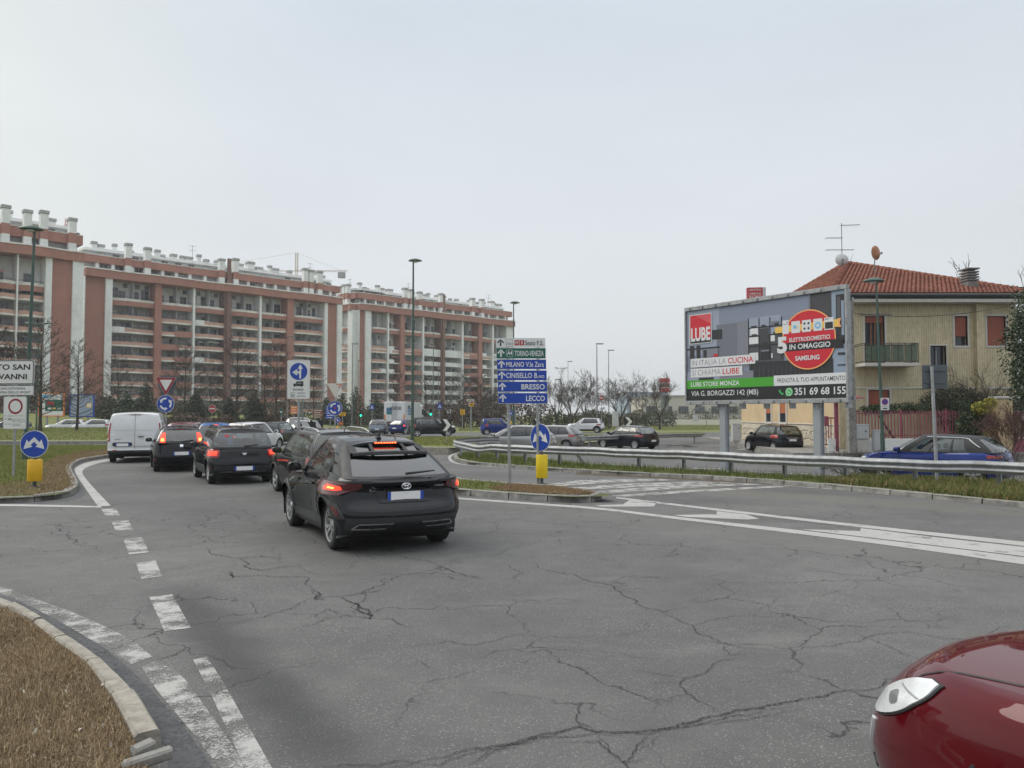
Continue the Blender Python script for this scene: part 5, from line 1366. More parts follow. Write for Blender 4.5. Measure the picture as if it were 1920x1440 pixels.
for i, (px, pt, Y, z0, pr_, lab) in enumerate((
  (81, 592, 66, .2, 0, 'dark bare tree with thick branches standing just right of the green lamp post'),
  (147, 632, 68, .2, 1, 'slim bare tree with few cones in front of the grey poster panel'),
  (347, 640, 99, .1, 2, 'bare tree directly right of the yield and roundabout signs'),
  (446, 628, 97, .1, 0, 'tall bare tree in front of the dark expansion joint of the middle block'),
  (519, 640, 98, .1, 3, 'reddish bare tree immediately left of the white lorry turn sign'),
  (222, 655, 104, 1.2, 1, 'bare tree above the rear of the white van'),
  (497, 680, 102, .6, 2, 'smaller bare tree between the tall bare tree and the reddish one'),
  (870, 690, 108, 0, 2, 'bare tree behind the small yellow direction signs'),
  (902, 700, 112, 0, 0, 'bare tree above the blue hatchback in front of the far block'),
  (-8, 600, 37, .1, 0, 'thick tree trunk at the far left edge of the lawn'),
  (746, 690, 130, 0, 1, 'bare tree standing behind the white lorry box'),
  (800, 700, 125, 0, 2, 'bare tree behind the lorry cab and second traffic light'),
  (395, 690, 118, 1.5, 1, 'thin bare tree behind the red no entry sign'),
  (590, 690, 125, .5, 3, 'reddish bare tree between the lorry turn sign and the faded yield sign'))):
 loc, h = at(px, pt, Y, z0); tree((_lt + _ltr)[pr_], loc, h, 10, i * 1.7, lab, GT, 1.15 if i < 5 else 1.3)
for i, (px, pt, Y, pr_, lab) in enumerate((
  (1072, 684, 98, 0, 'broad bare tree right of the direction sign with many upright twigs'),
  (1044, 700, 104, 2, 'bare tree partly hidden behind the right edge of the direction sign'),
  (1162, 690, 96, 1, 'bare tree with arching branches behind the white crossover'),
  (1236, 692, 100, 2, 'bare tree in front of the red sign tower'),
  (1100, 706, 118, 1, 'bare tree behind the tall grey lamp post on the right'),
  (1210, 720, 140, 0, 'small bare tree left of the red sign tower'),
  (930, 705, 120, 1, 'bare tree showing left of the direction sign'))):
 loc, h = at(px, pt, Y); tree(_vt[pr_], loc, h, 6.3, i * 2.1, lab, 'bare trees beyond the right lawn', 1.12)
loc, h = at(1888, 470, 62, .1); tree(_vt[0], loc, h, 6.5, .6, 'big bare tree rising behind the right end of the house roof', None, .9)
loc, h = at(1655, 476, 66, .1); tree(_vt[2], loc, h, 6.5, 2.2, 'bare tree tops showing just above the middle of the house roof', None, .8)

def leaf_cloud(blobs, n, size, seed, core=.45):
 """n small leaf faces spread through ellipsoids (cx, cy, cz, rx, ry, rz)"""
 g = np.random.default_rng(seed); bl = np.array(blobs, float); vol = bl[:, 3] * bl[:, 4] * bl[:, 5]; k = g.choice(len(bl), n, p=vol / vol.sum()); b = bl[k]
 d = g.normal(size=(n, 3)); d /= np.linalg.norm(d, axis=1)[:, None]
 rr = (core + (1 - core) * g.random(n) ** .5) * (1 + .16 * np.sin(d[:, 0] * 7 + k) * np.cos(d[:, 2] * 6 + k * 2) + .10 * np.sin(d[:, 1] * 13))
 c = b[:, :3] + d * b[:, 3:6] * rr[:, None]
 s = size * g.uniform(.6, 1.4, n); u = g.normal(size=(n, 3)); u /= np.linalg.norm(u, axis=1)[:, None]; w = np.cross(u, g.normal(size=(n, 3))); w /= np.linalg.norm(w, axis=1)[:, None]
 u *= s[:, None]; w *= (s * .55)[:, None]
 v = np.stack([c - u, c + w, c + u, c - w], 1)
 return v
def leaf_mesh(v, mat, name='foliage'):
 n = len(v); me = bpy.data.meshes.new(name); me.vertices.add(n * 4); me.vertices.foreach_set('co', v.ravel()); me.loops.add(n * 4); me.polygons.add(n)
 me.loops.foreach_set('vertex_index', np.arange(n * 4, dtype=np.int32)); me.polygons.foreach_set('loop_start', np.arange(0, n * 4, 4, dtype=np.int32))
 me.materials.append(mat); me.update(calc_edges=True); return me
def conifer(px, pt, Y, z0, w, label, seed, mat=None):
 loc, h = at(px, pt, Y, z0); t = empty('conifer', loc, seed, label, 'tree', 'conifers and hedges below the apartment blocks')
 MB().tube([(0, 0, -.1), (0, 0, h * .95)], [h * .02, .02], 6).build('trunk', m_bark, t); bl = []; rd_ = random.Random(seed)
 for k in range(26):
  q = .08 + .9 * k / 26; r = w / 2 * (1 - q) ** .8; a = k * 2.4; bl.append((math.cos(a) * r * .5, math.sin(a) * r * .5, h * q, r * rd_.uniform(.5, .75) + .12, r * rd_.uniform(.5, .75) + .12, h * .055))
 link('crown', leaf_mesh(leaf_cloud(bl, 2600, .16, seed, .2), mat or m_conifer, 'crown'), t)
for i, (px, pt, Y, z0, w, lab) in enumerate((
  (238, 728, 100, .6, 5.0, 'bushy dark conifer above the left half of the white van'), (274, 712, 104, .8, 4.4, 'dark cedar with spreading tiers behind the van roof'),
  (368, 730, 101, .6, 4.2, 'dark green conifer between the yield sign and the no entry sign'), (478, 735, 100, .5, 4.2, 'dark conifer left of the reddish bare tree'),
  (430, 742, 103, .6, 3.6, 'small dark conifer beside the red no entry sign'), (205, 742, 108, 1.4, 4.5, 'dark conifer at the foot of the white fin'),
  (640, 735, 122, 0, 4.6, 'dark conifer right of the faded yield sign'), (668, 722, 126, 0, 5.0, 'tall dark conifer behind the first traffic light'),
  (705, 735, 130, 0, 5.0, 'dark conifer left of the white lorry'), (612, 742, 118, 0, 4.0, 'low dark conifer behind the blue road board'))):
 conifer(px, pt, Y, z0, w, lab, 100 + i)
def hedge(px0, px1, pt, Y, z0, dep, mat, label, seed, n=2600, size=.16, name='hedge', group='conifers and hedges below the apartment blocks', cat='hedge'):
 a, b = P(px0, pt, Y), P(px1, pt, Y); w = b.x - a.x; h = a.z - z0; t = empty(name, ((a.x + b.x) / 2, Y, z0), 0, label, cat, group); rd_ = random.Random(seed)
 k = max(3, int(w / max(.5, h * .8))); bl = []
 for i in range(k):
  hh = h * rd_.uniform(.72, 1.0); bl.append((-w / 2 + w * (i + .5) / k, rd_.uniform(-.2, .2) * dep, hh * .45, w / k * .75, dep / 2, hh * .56))
 link('foliage', leaf_mesh(leaf_cloud(bl, n, size, seed, .35), mat), t)
 st = MB()
 for i in range(k): st.tube([(bl[i][0], bl[i][1], -.1), (bl[i][0] + rd_.uniform(-.1, .1), bl[i][1], h * .6)], [.06, .02], 5)
 st.build('stem', m_bark, t, fix=False)
for i, (px0, px1, pt, Y, z0, mat, lab) in enumerate((
  (305, 372, 773, 96, .1, m_redhedge, 'low russet hedge right of the yield sign post'), (376, 432, 775, 95, .1, m_redhedge, 'low russet hedge below the no entry sign'),
  (100, 205, 735, 114, 1.8, m_redhedge, 'brown bushes at the foot of the brick pier behind the poster panels'), (178, 310, 752, 112, 1.6, m_hedge, 'dense dark hedge behind the white van'),
  (315, 420, 748, 113, 1.5, m_hedge, 'dark hedge below the balconies behind the no entry sign'), (425, 560, 750, 114, 1, m_hedge, 'dark hedge behind the tall bare tree'),
  (-40, 100, 720, 112, 1.8, m_redhedge, 'brown bushes behind the lorry ban sign at the far left'), (470, 562, 772, 100, .1, m_redhedge, 'russet shrubs behind the dark grey hatchback'), (560, 700, 757, 122, 0, m_hedge, 'dark hedge behind the brown and blue road boards'),
  (690, 830, 752, 138, 0, m_redhedge, 'brown thicket behind the lorry'), (815, 870, 745, 128, 0, m_redhedge, 'brown thicket right of the second traffic light'),
  (855, 935, 735, 122, 0, m_redhedge, 'tall brown thicket above the blue hatchback'), (925, 1030, 742, 118, 0, m_redhedge, 'brown thicket behind the direction sign posts'),
  (1025, 1136, 762, 104, 0, m_hedge, 'dark green hedge behind the white crossover'), (1180, 1262, 762, 132, 0, m_hedge, 'round dark shrubs above the low cream wall'),
  (1225, 1392, 756, 160, 0, m_hedge, 'dark green hedge behind the low cream wall'), (1090, 1200, 768, 140, 0, m_redhedge, 'bare brown shrubs between the hedges on the right'))):
 hedge(px0, px1, pt, Y, z0, 3.0, mat, lab, 200 + i, 3200 if px1 - px0 > 70 else 1800, .15 if mat is m_hedge else .17)

# planting round the house
def leafy(name, label, cat, blobs, n, size, mat, seed, trunk=None):
 b0 = blobs[0]; t = empty(name, (b0[0], b0[1], .1), 0, label, cat)
 bl = [(b[0] - b0[0], b[1] - b0[1], b[2] - .1, *b[3:]) for b in blobs]
 link('foliage', leaf_mesh(leaf_cloud(bl, n, size, seed, .3), mat), t)
 m = MB(); rd_ = random.Random(seed)
 for b in bl: m.tube([(rd_.uniform(-.1, .1), rd_.uniform(-.1, .1), 0), (b[0] * .5, b[1] * .5, b[2] * .5), (b[0], b[1], b[2])], [.12 if trunk else .04, .06, .02], 6)
 m.build('trunk' if trunk else 'stem', m_bark, t, fix=False); return t
c = P(1956, 650, 31.5)
leafy('evergreen_tree', 'dark glossy evergreen tree at the right edge in front of the house', 'tree',
      [(c.x, 31.5, 4.6, 1.5, 1.5, 2.4), (c.x - .5, 31.3, 6.2, .9, .9, 1.2), (c.x - .65, 31.2, 3.2, 1.0, 1.0, 1.3), (c.x + .6, 31.5, 6.8, 1.2, 1.2, 1.2), (c.x - .8, 31.4, 5.1, .7, .8, .9), (c.x + .2, 31.2, 2.3, 1.1, 1.1, 1.0), (c.x - .15, 31.3, 7.2, .5, .5, .6)], 15000, .062, m_ever, 31, True)
q = P(1835, 705, 38.6)
t = empty('bare_shrub', (q.x, 38.6, .1), 0, 'large leafless brown shrub between the house windows and the pink fence', 'shrub'); rd_ = random.Random(77); m = MB()
for k in range(16):
 a = k * 2.4; grow(m, Vector((rd_.uniform(-.3, .3), rd_.uniform(-.2, .2), 0)), Vector((math.cos(a) * .55, math.sin(a) * .4, 1.0)).normalized(), 2.3 * rd_.uniform(.8, 1.15), .03, 3, rd_, .58, 5, .02, .75, 3, 4, .009)
link('branches', m.mesh('branches', m_twig), t)
q = P(1893, 800, 33.5)
t = empty('bare_shrub', (q.x, 33.5, .1), 0, 'reddish leafless shrub in front of the second pink fence', 'shrub'); m = MB()
for k in range(12):
 a = k * 2.4; grow(m, Vector((rd_.uniform(-.2, .2), rd_.uniform(-.2, .2), 0)), Vector((math.cos(a) * .6, math.sin(a) * .4, 1.0)).normalized(), 1.25 * rd_.uniform(.8, 1.15), .022, 3, rd_, .58, 5, .04, .75, 3, 4, .007)
link('branches', m.mesh('branches', m_twig_red), t)
for px, py, Y, lab, hh in ((1600, 878, 22.6, 'low leafless thorny bush in the weeds behind the guard rail', .9), (1635, 885, 22.2, 'second low leafless bush touching the blue car bonnet', .8), (1905, 900, 20.2, 'bare twiggy bush behind the guard rail at the right edge', 1.1)):
 q = P(px, py, Y); t = empty('bare_shrub', (q.x, Y, -.05), 0, lab, 'shrub'); m = MB()
 for k in range(9):
  a = k * 2.4; grow(m, Vector((rd_.uniform(-.25, .25), rd_.uniform(-.2, .2), 0)), Vector((math.cos(a) * .9, math.sin(a) * .6, .8)).normalized(), hh * .6 * rd_.uniform(.7, 1.1), .014, 3, rd_, .6, 4, .05, .85, 3, 4, .005)
 link('branches', m.mesh('branches', m_twig), t)
def pblob(px, py, Y, r): q = P(px, py, Y); return (q.x, Y, q.z, *r)
leafy('evergreen_shrub', 'dark green shrub growing through the pink fence', 'shrub', [pblob(1818, 800, 36.5, (.65, .5, .9)), pblob(1805, 770, 37.3, (.6, .5, .6)), pblob(1836, 785, 36.7, (.45, .5, .7))], 2600, .06, m_ever, 32)
leafy('yellow_shrub', 'yellow leaved shrub beside the beige gate pillar', 'shrub', [pblob(1840, 766, 36.3, (.5, .4, .36)), pblob(1856, 756, 36.4, (.35, .35, .3)), pblob(1852, 815, 36.0, (.2, .25, .3))], 1500, .05, m_yellow_l, 33)
leafy('evergreen_shrub', 'mixed green shrub behind the fence under the bare shrub', 'shrub', [pblob(1785, 745, 38.8, (1.2, .6, .65)), pblob(1750, 755, 38.9, (.8, .5, .45)), pblob(1830, 752, 38.9, (.8, .5, .5))], 3200, .06, m_hedge, 34)
leafy('evergreen_shrub', 'clipped dark hedge behind the fence below the shuttered ground floor window', 'hedge', [pblob(1690, 766, 38.4, (1.6, .4, .28)), pblob(1640, 768, 38.4, (.8, .4, .25))], 2600, .05, m_ever, 35)
leafy('evergreen_shrub', 'green shrub behind the second pink fence at the right edge', 'shrub', [pblob(1915, 770, 38.2, (.9, .6, .7)), pblob(1945, 750, 38.2, (.9, .6, .9))], 2200, .06, m_ever, 36)
# ================================================================== guard rails
WPROF = [(0, 0), (.004, .02), (.075, .065), (.082, .085), (.075, .105), (.006, .145), (0, .155), (.006, .165), (.075, .205), (.082, .225), (.075, .245), (.004, .29), (0, .31)]
def guard_rail(label, path, top, posts, side=1, dent=None, seglen=3.9, terminal=False):
 p = resample(smooth_path([Vector((q.x, q.y, 0)) for q in path], 2), .18)
 t = empty('guard_rail', (p[0].x, p[0].y, 0), 0, label, 'guard rail'); o0 = p[0].copy()
 def nrm(i):
  d = p[min(i + 1, len(p) - 1)] - p[max(0, i - 1)]; d.normalize(); return Vector((-d.y, d.x, 0)) * side
 i = 0; k = int(seglen / .18); lap = 0
 while i < len(p) - 1:
  j = min(len(p) - 1, i + k); m = MB(); rows = []
  for q in range(i, j + 1):
   n_ = nrm(q); dz = dent(p[q]) if dent else 0.0; off = .006 if lap % 2 else 0
   pr_ = [(a + off, b) for a, b in WPROF] + [(a + off - .005, b) for a, b in WPROF[::-1]]
   wob = .008 * math.sin(q * .31) + .006 * math.sin(q * .83 + 1)
   rows.append([tuple(p[q] - o0 + n_ * (a + .11 + wob * .6) + Vector((0, 0, top - .31 + b + dz + wob))) for a, b in pr_])
  m.grid(rows, close=True); m.build('rail_beam', m_galv, t, smooth=50)
  bl = MB()
  for c in (.07, .24): bl.lathe([(.0001, .02), (.022, .015), (.022, 0)], 6, axis='z', c=(0, 0, 0))
  n_ = nrm(i); b0 = p[i] - o0
  for c in (.07, .24):
   for e_ in (.06, .16):
    d = p[min(i + 1, len(p) - 1)] - p[i]; d.normalize(); c0 = b0 + d * e_ + n_ * (.195) + Vector((0, 0, top - .31 + c))
    MB().tube([c0 - n_ * .03, c0 + n_ * .008], .016, 6).build('bolt', m_galv_d, t)
  i = j; lap += 1
 if terminal:
  e0 = p[0] - o0; n_ = nrm(0); m = MB(); d = (p[0] - p[1]).normalized(); rows = []
  for a in range(7):
   an_ = math.pi * a / 6; c = e0 + d * (.22 * math.sin(an_)) + n_ * (.11 + .16 * math.cos(an_) - .05); rows.append([(c.x, c.y, top - .31), (c.x, c.y, top)])
  m.grid(rows); m.build('end_cap', m_galv_d, t)
 for q in posts:
  zg = q.z; b = Vector((q.x, q.y, 0)) - o0; best = min(range(len(p)), key=lambda r_: (p[r_] - Vector((q.x, q.y, 0))).length); n_ = nrm(best); d = Vector((n_.y, -n_.x, 0))
  m = MB()
  def pl(u0, u1, w0, w1):
   vs = []
   for z in (zg - .3, top - .02):
    for u, w in ((u0, w0), (u1, w0), (u1, w1), (u0, w1)): vs.append(tuple(b + d * u + n_ * w + Vector((0, 0, z))))
   m.add(vs, [(3, 2, 1, 0), (4, 5, 6, 7), (0, 1, 5, 4), (1, 2, 6, 5), (2, 3, 7, 6), (3, 0, 4, 7)])
  pl(-.05, .05, .0, .012); pl(-.05, -.04, .0125, .095); pl(.04, .05, .0125, .095); m.build('post', m_galv_d, t)
 return t
rp = [(1990, 924), (1875, 915), (1717, 909), (1587, 901), (1473, 895), (1373, 887.5), (1284, 882), (1200, 878), (1105, 872), (1051, 870.5), (987, 866.5), (934, 863.5), (899, 860), (872, 857), (858, 853.5), (857, 849.5), (872, 846), (900, 843.5), (940, 842)]
d0 = G(902, 860, .12)
def dent(q):
 r_ = (Vector((q.x, q.y, 0)) - Vector((d0.x, d0.y, 0))).length; return -.10 * math.exp(-(r_ / .9) ** 2)
guard_rail('long galvanised guard rail with a bent nose along the weedy strip', pxs(rp, .12), .77, pxs([(2060, 930), (1875, 915), (1717, 909), (1587, 901), (1473, 895), (1373, 887.5), (1284, 882), (1200, 878), (1051, 870.5), (987, 866.5), (934, 863.5), (899, 860), (866, 856), (872, 846), (915, 843)], .10), side=1, dent=dent)
lp = G(1098, 872, .1); t = empty('loose_post', (lp.x, lp.y, .08), 0, 'leaning loose rail post in the weeds under the guard rail', 'post'); MB().box((-.05, -.04, -.1), (.05, .04, .62), b=.008).build('shaft', m_galv_d, t).rotation_euler = (R(14), R(-38), 0)
guard_rail('far guard rail with rounded end behind the dark hatchback', pxs([(1096, 838), (1160, 834), (1232, 831), (1314, 828.5)], 0), .66, pxs([(1104, 837), (1165, 833.5), (1232, 831), (1300, 829)], 0), side=-1, terminal=True)
gr3 = [(1420, 826), (1600, 818)]

# ================================================================== street lamps
def lamp(px, py, Y, label, z0=0.0, kind='hood', mat=None, r=.075, lean=0.0, rz=0, head=.62, group='street lamps round the junction'):
 mat = mat or m_polegreen; p = P(px, py, Y); h = p.z - z0; t = empty('street_lamp', (p.x - lean * h, Y, z0), 0, label, 'street lamp', group); tx_ = lean * h
 MB().tube([(0, 0, -.1), (tx_ * .12, 0, h * .12), (tx_ * .121, 0, h * .122), (tx_ * .55, 0, h * .55), (tx_, 0, h - .1)], [r * 1.35, r * 1.3, r, r * .8, r * .55], 10).build('pole', mat, t, smooth=40)
 def hd(ox, a):
  m = MB(); s = head; rows = []
  for q, w, zt, zb in ((-.35, .10, .02, -.04), (-.22, .22, .10, -.06), (0, .30, .17, -.07), (.25, .30, .16, -.06), (.48, .24, .10, -.03), (.62, .12, .03, 0)):
   rows.append([(q * s, math.cos(R(b)) * w * s, (math.sin(R(b)) * (zt if b <= 180 else -zb) * s)) for b in range(0, 360, 30)])
  m.grid(rows, close=True); m.f += [list(range(12))[::-1], [60 + k for k in range(12)]]; m.m += [0, 0]
  o = m.build('lamp_head', mat, t, smooth=50); o.location = (ox, 0, h); o.rotation_euler = (0, 0, a)
  b = MB(); b.lathe([(.001, -.13 * s), (.12 * s, -.12 * s), (.2 * s, -.055 * s)], 12); lo = b.build('lamp_glass', m_clearlens, o, smooth=60); lo.location = (.15 * s, 0, 0)
 if kind == 'hood': hd(tx_, rz)
 elif kind == 'double':
  MB().tube([(-.7, 0, h - .05), (.7, 0, h - .05)], .04, 6).build('arm', mat, t); hd(.7, 0); hd(-.7, math.pi)
 elif kind == 'flat':
  MB().box((-.12, -.14, h - .04), (.75, .14, h + .08), b=.03).build('lamp_head', mat, t)
 elif kind == 'globe':
  MB().lathe([(.001, h + .25), (.2, h + .22), (.32, h + .1), (.3, h - .02), (.14, h - .16), (.06, h - .2)], 12).build('lamp_head', mat, t, smooth=60)
 return t
lamp(65, 430, 30.5, 'tall green street lamp at the left behind the town sign', .1, r=.085, lean=.018, rz=R(200), head=.9)
lamp(775, 489, 52, 'tall green street lamp in the roundabout behind the black crossover', .1, r=.10, rz=R(10), head=.95)
lamp(963, 568, 69, 'green street lamp rising behind the direction sign', 0, r=.09, rz=R(10), head=.95)
lamp(1643, 527, 35.4, 'green street lamp in front of the beige house', .1, r=.075, lean=-.02, rz=R(170), head=.95)
lamp(1119, 645, 88, 'grey street lamp behind the white crossover', 0, 'flat', m_polegrey, .08, rz=0)
lamp(1141, 657, 104, 'grey street lamp just right of the nearer grey one', 0, 'flat', m_polegrey, .07)
lamp(1052, 690, 122, 'grey double headed lamp above the broad bare tree', 0, 'double', m_polegrey, .06)
lamp(1065, 678, 128, 'tall grey lamp beside the double headed one', 0, 'flat', m_polegrey, .06)
lamp(1092, 716, 140, 'small distant grey lamp between two bare trees', 0, 'flat', m_polegrey, .05)
lamp(1042, 712, 110, 'thin grey lamp close to the right edge of the direction sign', 0, 'flat', m_polegrey, .05)
lamp(1166, 713, 150, 'small distant lamp behind the arching bare tree', 0, 'flat', m_polegrey, .05)
lamp(661, 645, 96, 'grey lamp in front of the left corner of the far block', 0, 'flat', m_polegrey, .075)
lamp(672, 677, 112, 'rust brown lamp beside the grey corner lamp', 0, 'flat', m_brownsign, .06)
lamp(813, 612, 100, 'dark lamp in front of the joint of the far block', 0, 'hood', m_polegrey, .08, rz=R(180))
lamp(822, 691, 118, 'lower dark lamp right of the second traffic light', 0, 'hood', m_polegrey, .06)
lamp(783, 672, 108, 'grey lamp close behind the tall roundabout lamp', 0, 'flat', m_polegrey, .06)
lamp(540, 631, 98, 'dark lamp rising above the lorry turn sign', .1, 'flat', m_polegrey, .065)
lamp(73, 606, 60, 'double headed green lamp behind the tall left lamp', .15, 'double', m_polegreen, .06)
lamp(1240, 722, 118, 'globe lamp in front of the red sign tower', 0, 'globe', m_polegrey, .05)
lamp(1324, 737, 150, 'thin lamp above the low cream wall left of the billboard post', 0, 'flat', m_polegrey, .05)
lamp(387, 642, 108, 'thin dark lamp in front of the second bay of the middle block', .8, 'double', m_polegrey, .05)

# ================================================================== road signs
def post(t, x, z0, z1, r=.03, y=.06, mat=None, lean=0): return MB().tube([(x, y, z0 - .15), (x + lean, y, z1)], r, 10).build('post', mat or m_galv_d, t, smooth=50)
def disc(t, cx, cz, r, rim=m_signgrey, face=m_signblue, name='sign_disc'):
 plate(t, circ(cx, cz, r, 36), rim, -.002, .018, name); flat(t, circ(cx, cz, r * .95, 36), face, -.0035)
def arrow(t, x0, z0, x1, z1, w, hw, hl, mat, y):
 d = Vector((x1 - x0, z1 - z0)); L = d.length; d.normalize(); n = Vector((-d.y, d.x)); p = lambda a, b: (x0 + d.x * a + n.x * b, z0 + d.y * a + n.y * b)
 flat(t, [p(0, -w / 2), p(L - hl, -w / 2), p(L - hl, -hw / 2), p(L, 0), p(L - hl, hw / 2), p(L - hl, w / 2), p(0, w / 2)], mat, y)
def pass_both(t, cx, cz, r, y=-.005):
 k = r / 25.
 for s in (-1, 1):
  pts_ = [(0, 7), (0, 13.5), (9 * 1.0, 5), (12.5, 9), (18, -8), (3.5, -4.5), (6.5, -.5)]
  pts_ = [(0, 13.5), (9.5, 4), (13, 9), (18.5, -8.5), (2.5, -4), (6.2, -1.2), (0, 5)]
  q = [(cx + s * a * k, cz + b * k) for a, b in pts_]
  flat(t, q if s > 0 else q[::-1], m_signwhite, y)
def roundabout(t, cx, cz, r, y=-.005):
 for k in range(3):
  a0 = R(80 + 120 * k); a1 = a0 + R(62)
  flat(t, ringp(cx, cz, r * .50, r * .72, a0, a1, 8), m_signwhite, y)
  q = lambda a, q_: (cx + r * q_ * math.cos(a), cz + r * q_ * math.sin(a)); flat(t, [q(a1, .38), q(a1 + R(32), .60), q(a1, .84)], m_signwhite, y)
def yield_tri(t, cx, cz, w, faded=False):
 h = w * .866
 def tri(s): return [(cx - w / 2 * s, cz + h / 3 * s), (cx, cz - h * 2 / 3 * s), (cx + w / 2 * s, cz + h / 3 * s)]
 def rt(s, r): 
  p = [Vector(q) for q in tri(s)]; o = []
  for i in range(3):
   a, b, c = p[i - 1], p[i], p[(i + 1) % 3]; o += [tuple(b + (a - b).normalized() * r), tuple(b + ((a - b).normalized() + (c - b).normalized()) * r * .35), tuple(b + (c - b).normalized() * r)]
  return o
 plate(t, rt(1.0, w * .05), m_signgrey, -.002, .018, 'sign_triangle')
 if not faded: flat(t, rt(.97, w * .05), m_signdarkred, -.0035); flat(t, rt(.60, w * .02), m_signwhite, -.005)
 else: flat(t, rt(.97, w * .05), m_fade, -.0035); flat(t, [(cx + w * .05, cz + h / 3 * .93), (cx + w * .22, cz), (cx + w * .29, cz + .03), (cx + w * .45, cz + h / 3 * .93)], m_fade_red, -.005); flat(t, [(cx + w * .04, cz + h / 3 * .70), (cx + w * .17, cz + .03), (cx + w * .30, cz + h / 3 * .66)], m_fade, -.0065)
m_fade = M('faded_white', (.60, .575, .52), .6, var=.06, scale=4); m_fade_red = M('faded_red', (.52, .20, .15), .6, var=.2, scale=6)

def bollard(t, w, z0, z1, mat, y=0.06):
 m = MB(); m.lathe([(w / 2 * .97, z0), (w / 2, z0 + .01), (w / 2, z1 - .01), (w / 2 * .97, z1), (.001, z1 + .004)], 20, c=(0, y + .0, 0)); m.lathe([(.001, z0), (w / 2 * .97, z0)], 20, c=(0, y, 0)); m.build('bollard_sleeve', mat, t, smooth=40)
def keep_sign(px, pyc, pxb, pyb, zi, r_px, label, mat, rz, bw, b0, b1):
 b = G(pxb, pyb, zi); Y = b.y; s = Y / FPX; t = empty('traffic_sign', (b.x, Y, zi - .02), rz, label, 'road sign'); cz = P(px, pyc, Y).z - zi; r = r_px * s
 disc(t, 0, cz, r); pass_both(t, 0, cz - r * .03, r); post(t, 0, 0, cz + r * .6, .04, mat=m_signback)
 bollard(t, bw * s, CAM_H - zi + (HORIZ - b1) * s, CAM_H - zi + (HORIZ - b0) * s, mat); MB().lathe([(.001, .03), (.12, .025), (.13, 0)], 16, c=(0, .06, 0)).build('foot', m_signback, t)
keep_sign(61, 831, 62, 913, HB, 25.5, 'blue pass either side sign over an orange yellow bollard on the left lawn', m_yellow, R(4), 25, 860, 900)
keep_sign(1017.5, 819, 1013, 907, HC, 26, 'blue pass either side sign over a lemon yellow bollard below the direction sign', m_yellow2, R(-46), 22, 851, 894)

# direction sign with six panels on two posts
b = G(978, 907, HC); YD = b.y; sD = YD / FPX
ds = empty('direction_sign', (P(930, 700, YD).x, YD, HC - .02), R(0), 'white, green and blue direction sign of six panels on two posts', 'direction sign')
wD = 92.5 * sD
def zD(py): return CAM_H + (HORIZ - py) * sD - HC + .02
pan = [(633.5, 651.5, m_signwhite, m_signblack), (652, 672.5, m_signgreen, m_signwhite), (673.5, 692.5, m_signblue, m_signwhite), (694, 713.5, m_signblue, m_signwhite), (715, 735, m_signblue, m_signwhite), (736.5, 757, m_signblue, m_signwhite)]
for k, (a, c_, mt, ink) in enumerate(pan):
 z0, z1 = zD(c_), zD(a); o = .0025 * (k % 2) + (.01 if k > 1 else 0); sh = .012 * k
 pn = plate(ds, rectp(sh, z0 + .002, sh + wD, z1 - .002), m_signgrey if k else mt, -.012, .012, 'panel')
 if k: flat(pn, rectp(sh + .004, z0 + .012, sh + wD - .004, z1 - .012), mt, -.0135)
 zc_, hh = (z0 + z1) / 2, (z1 - z0); ax = sh + .115; y = -.015
 flat(pn, rectp(ax - .02, zc_ - hh * .34, ax + .02, zc_ + hh * .12), ink, y); flat(pn, [(ax, zc_ + hh * .38), (ax - .095, zc_ + hh * .04), (ax - .075, zc_ - hh * .06), (ax, zc_ + hh * .20), (ax + .075, zc_ - hh * .06), (ax + .095, zc_ + hh * .04)], ink, y)
 zt, th_ = zc_ - hh * .26, hh * .50
 if k == 0:
  flat(pn, [(sh + .25, zc_ - .09), (sh + .43, zc_ - .09), (sh + .43, zc_ + .09), (sh + .25, zc_ + .09)], m_signblack, y); flat(pn, rectp(sh + .256, zc_ - .084, sh + .424, zc_ + .084), m_signwhite, y - .001); flat(pn, rectp(sh + .26, zc_ - .04, sh + .42, zc_ - .025), m_signblack, y - .002); flat(pn, [(sh + .27, zc_ + .0), (sh + .41, zc_ + .0), (sh + .39, zc_ + .02), (sh + .30, zc_ + .02)], m_signgrey, y - .002)
  for x_, tt in ((.475, 'M'), (.605, '1')): flat(pn, rectp(sh + x_, zc_ - .065, sh + x_ + .115, zc_ + .065), m_signred, y); text(pn, tt, sh + x_ + (.025 if tt == 'M' else .042), zc_ - .04, .065 if tt == 'M' else .03, .08, m_signwhite, y - .002, .02)
  text(pn, 'Sesto F.S.', sh + .745, zt, .46, th_ * .95, ink, y, .012)
 elif k == 1:
  flat(pn, rrect(sh + .25, zc_ - .09, sh + .43, zc_ + .09, .04), m_signwhite, y); flat(pn, rrect(sh + .257, zc_ - .083, sh + .423, zc_ + .083, .036), m_signgreen, y - .001); text(pn, 'A4', sh + .272, zt + .03, .135, th_ * .75, m_signwhite, y - .002, .03); text(pn, 'TORINO-VENEZIA', sh + .465, zt, .745, th_, ink, y, .014)
 elif k == 2: text(pn, 'MILANO', sh + .235, zt, .46, th_, ink, y, .016); text(pn, 'V.le Zara', sh + .74, zt, .46, th_, ink, y, .012)
 elif k == 3: text(pn, 'CINISELLO', sh + .22, zt, .665, th_, ink, y, .016); text(pn, 'B.', sh + .945, zt, .10, th_, ink, y, .016); text(pn, 'MO', sh + 1.06, zt, .14, th_ * .55, ink, y, .016)
 elif k == 4: text(pn, 'BRESSO', sh + .60, zt, .60, th_, ink, y, .02)
 else: text(pn, 'LECCO', sh + .71, zt, .48, th_, ink, y, .02)
for xx, lean in ((.335, -.06), (1.055, .0)): post(ds, xx + (.02 if lean else .02), 0, zD(636), .042, .06, m_galv, lean=lean)
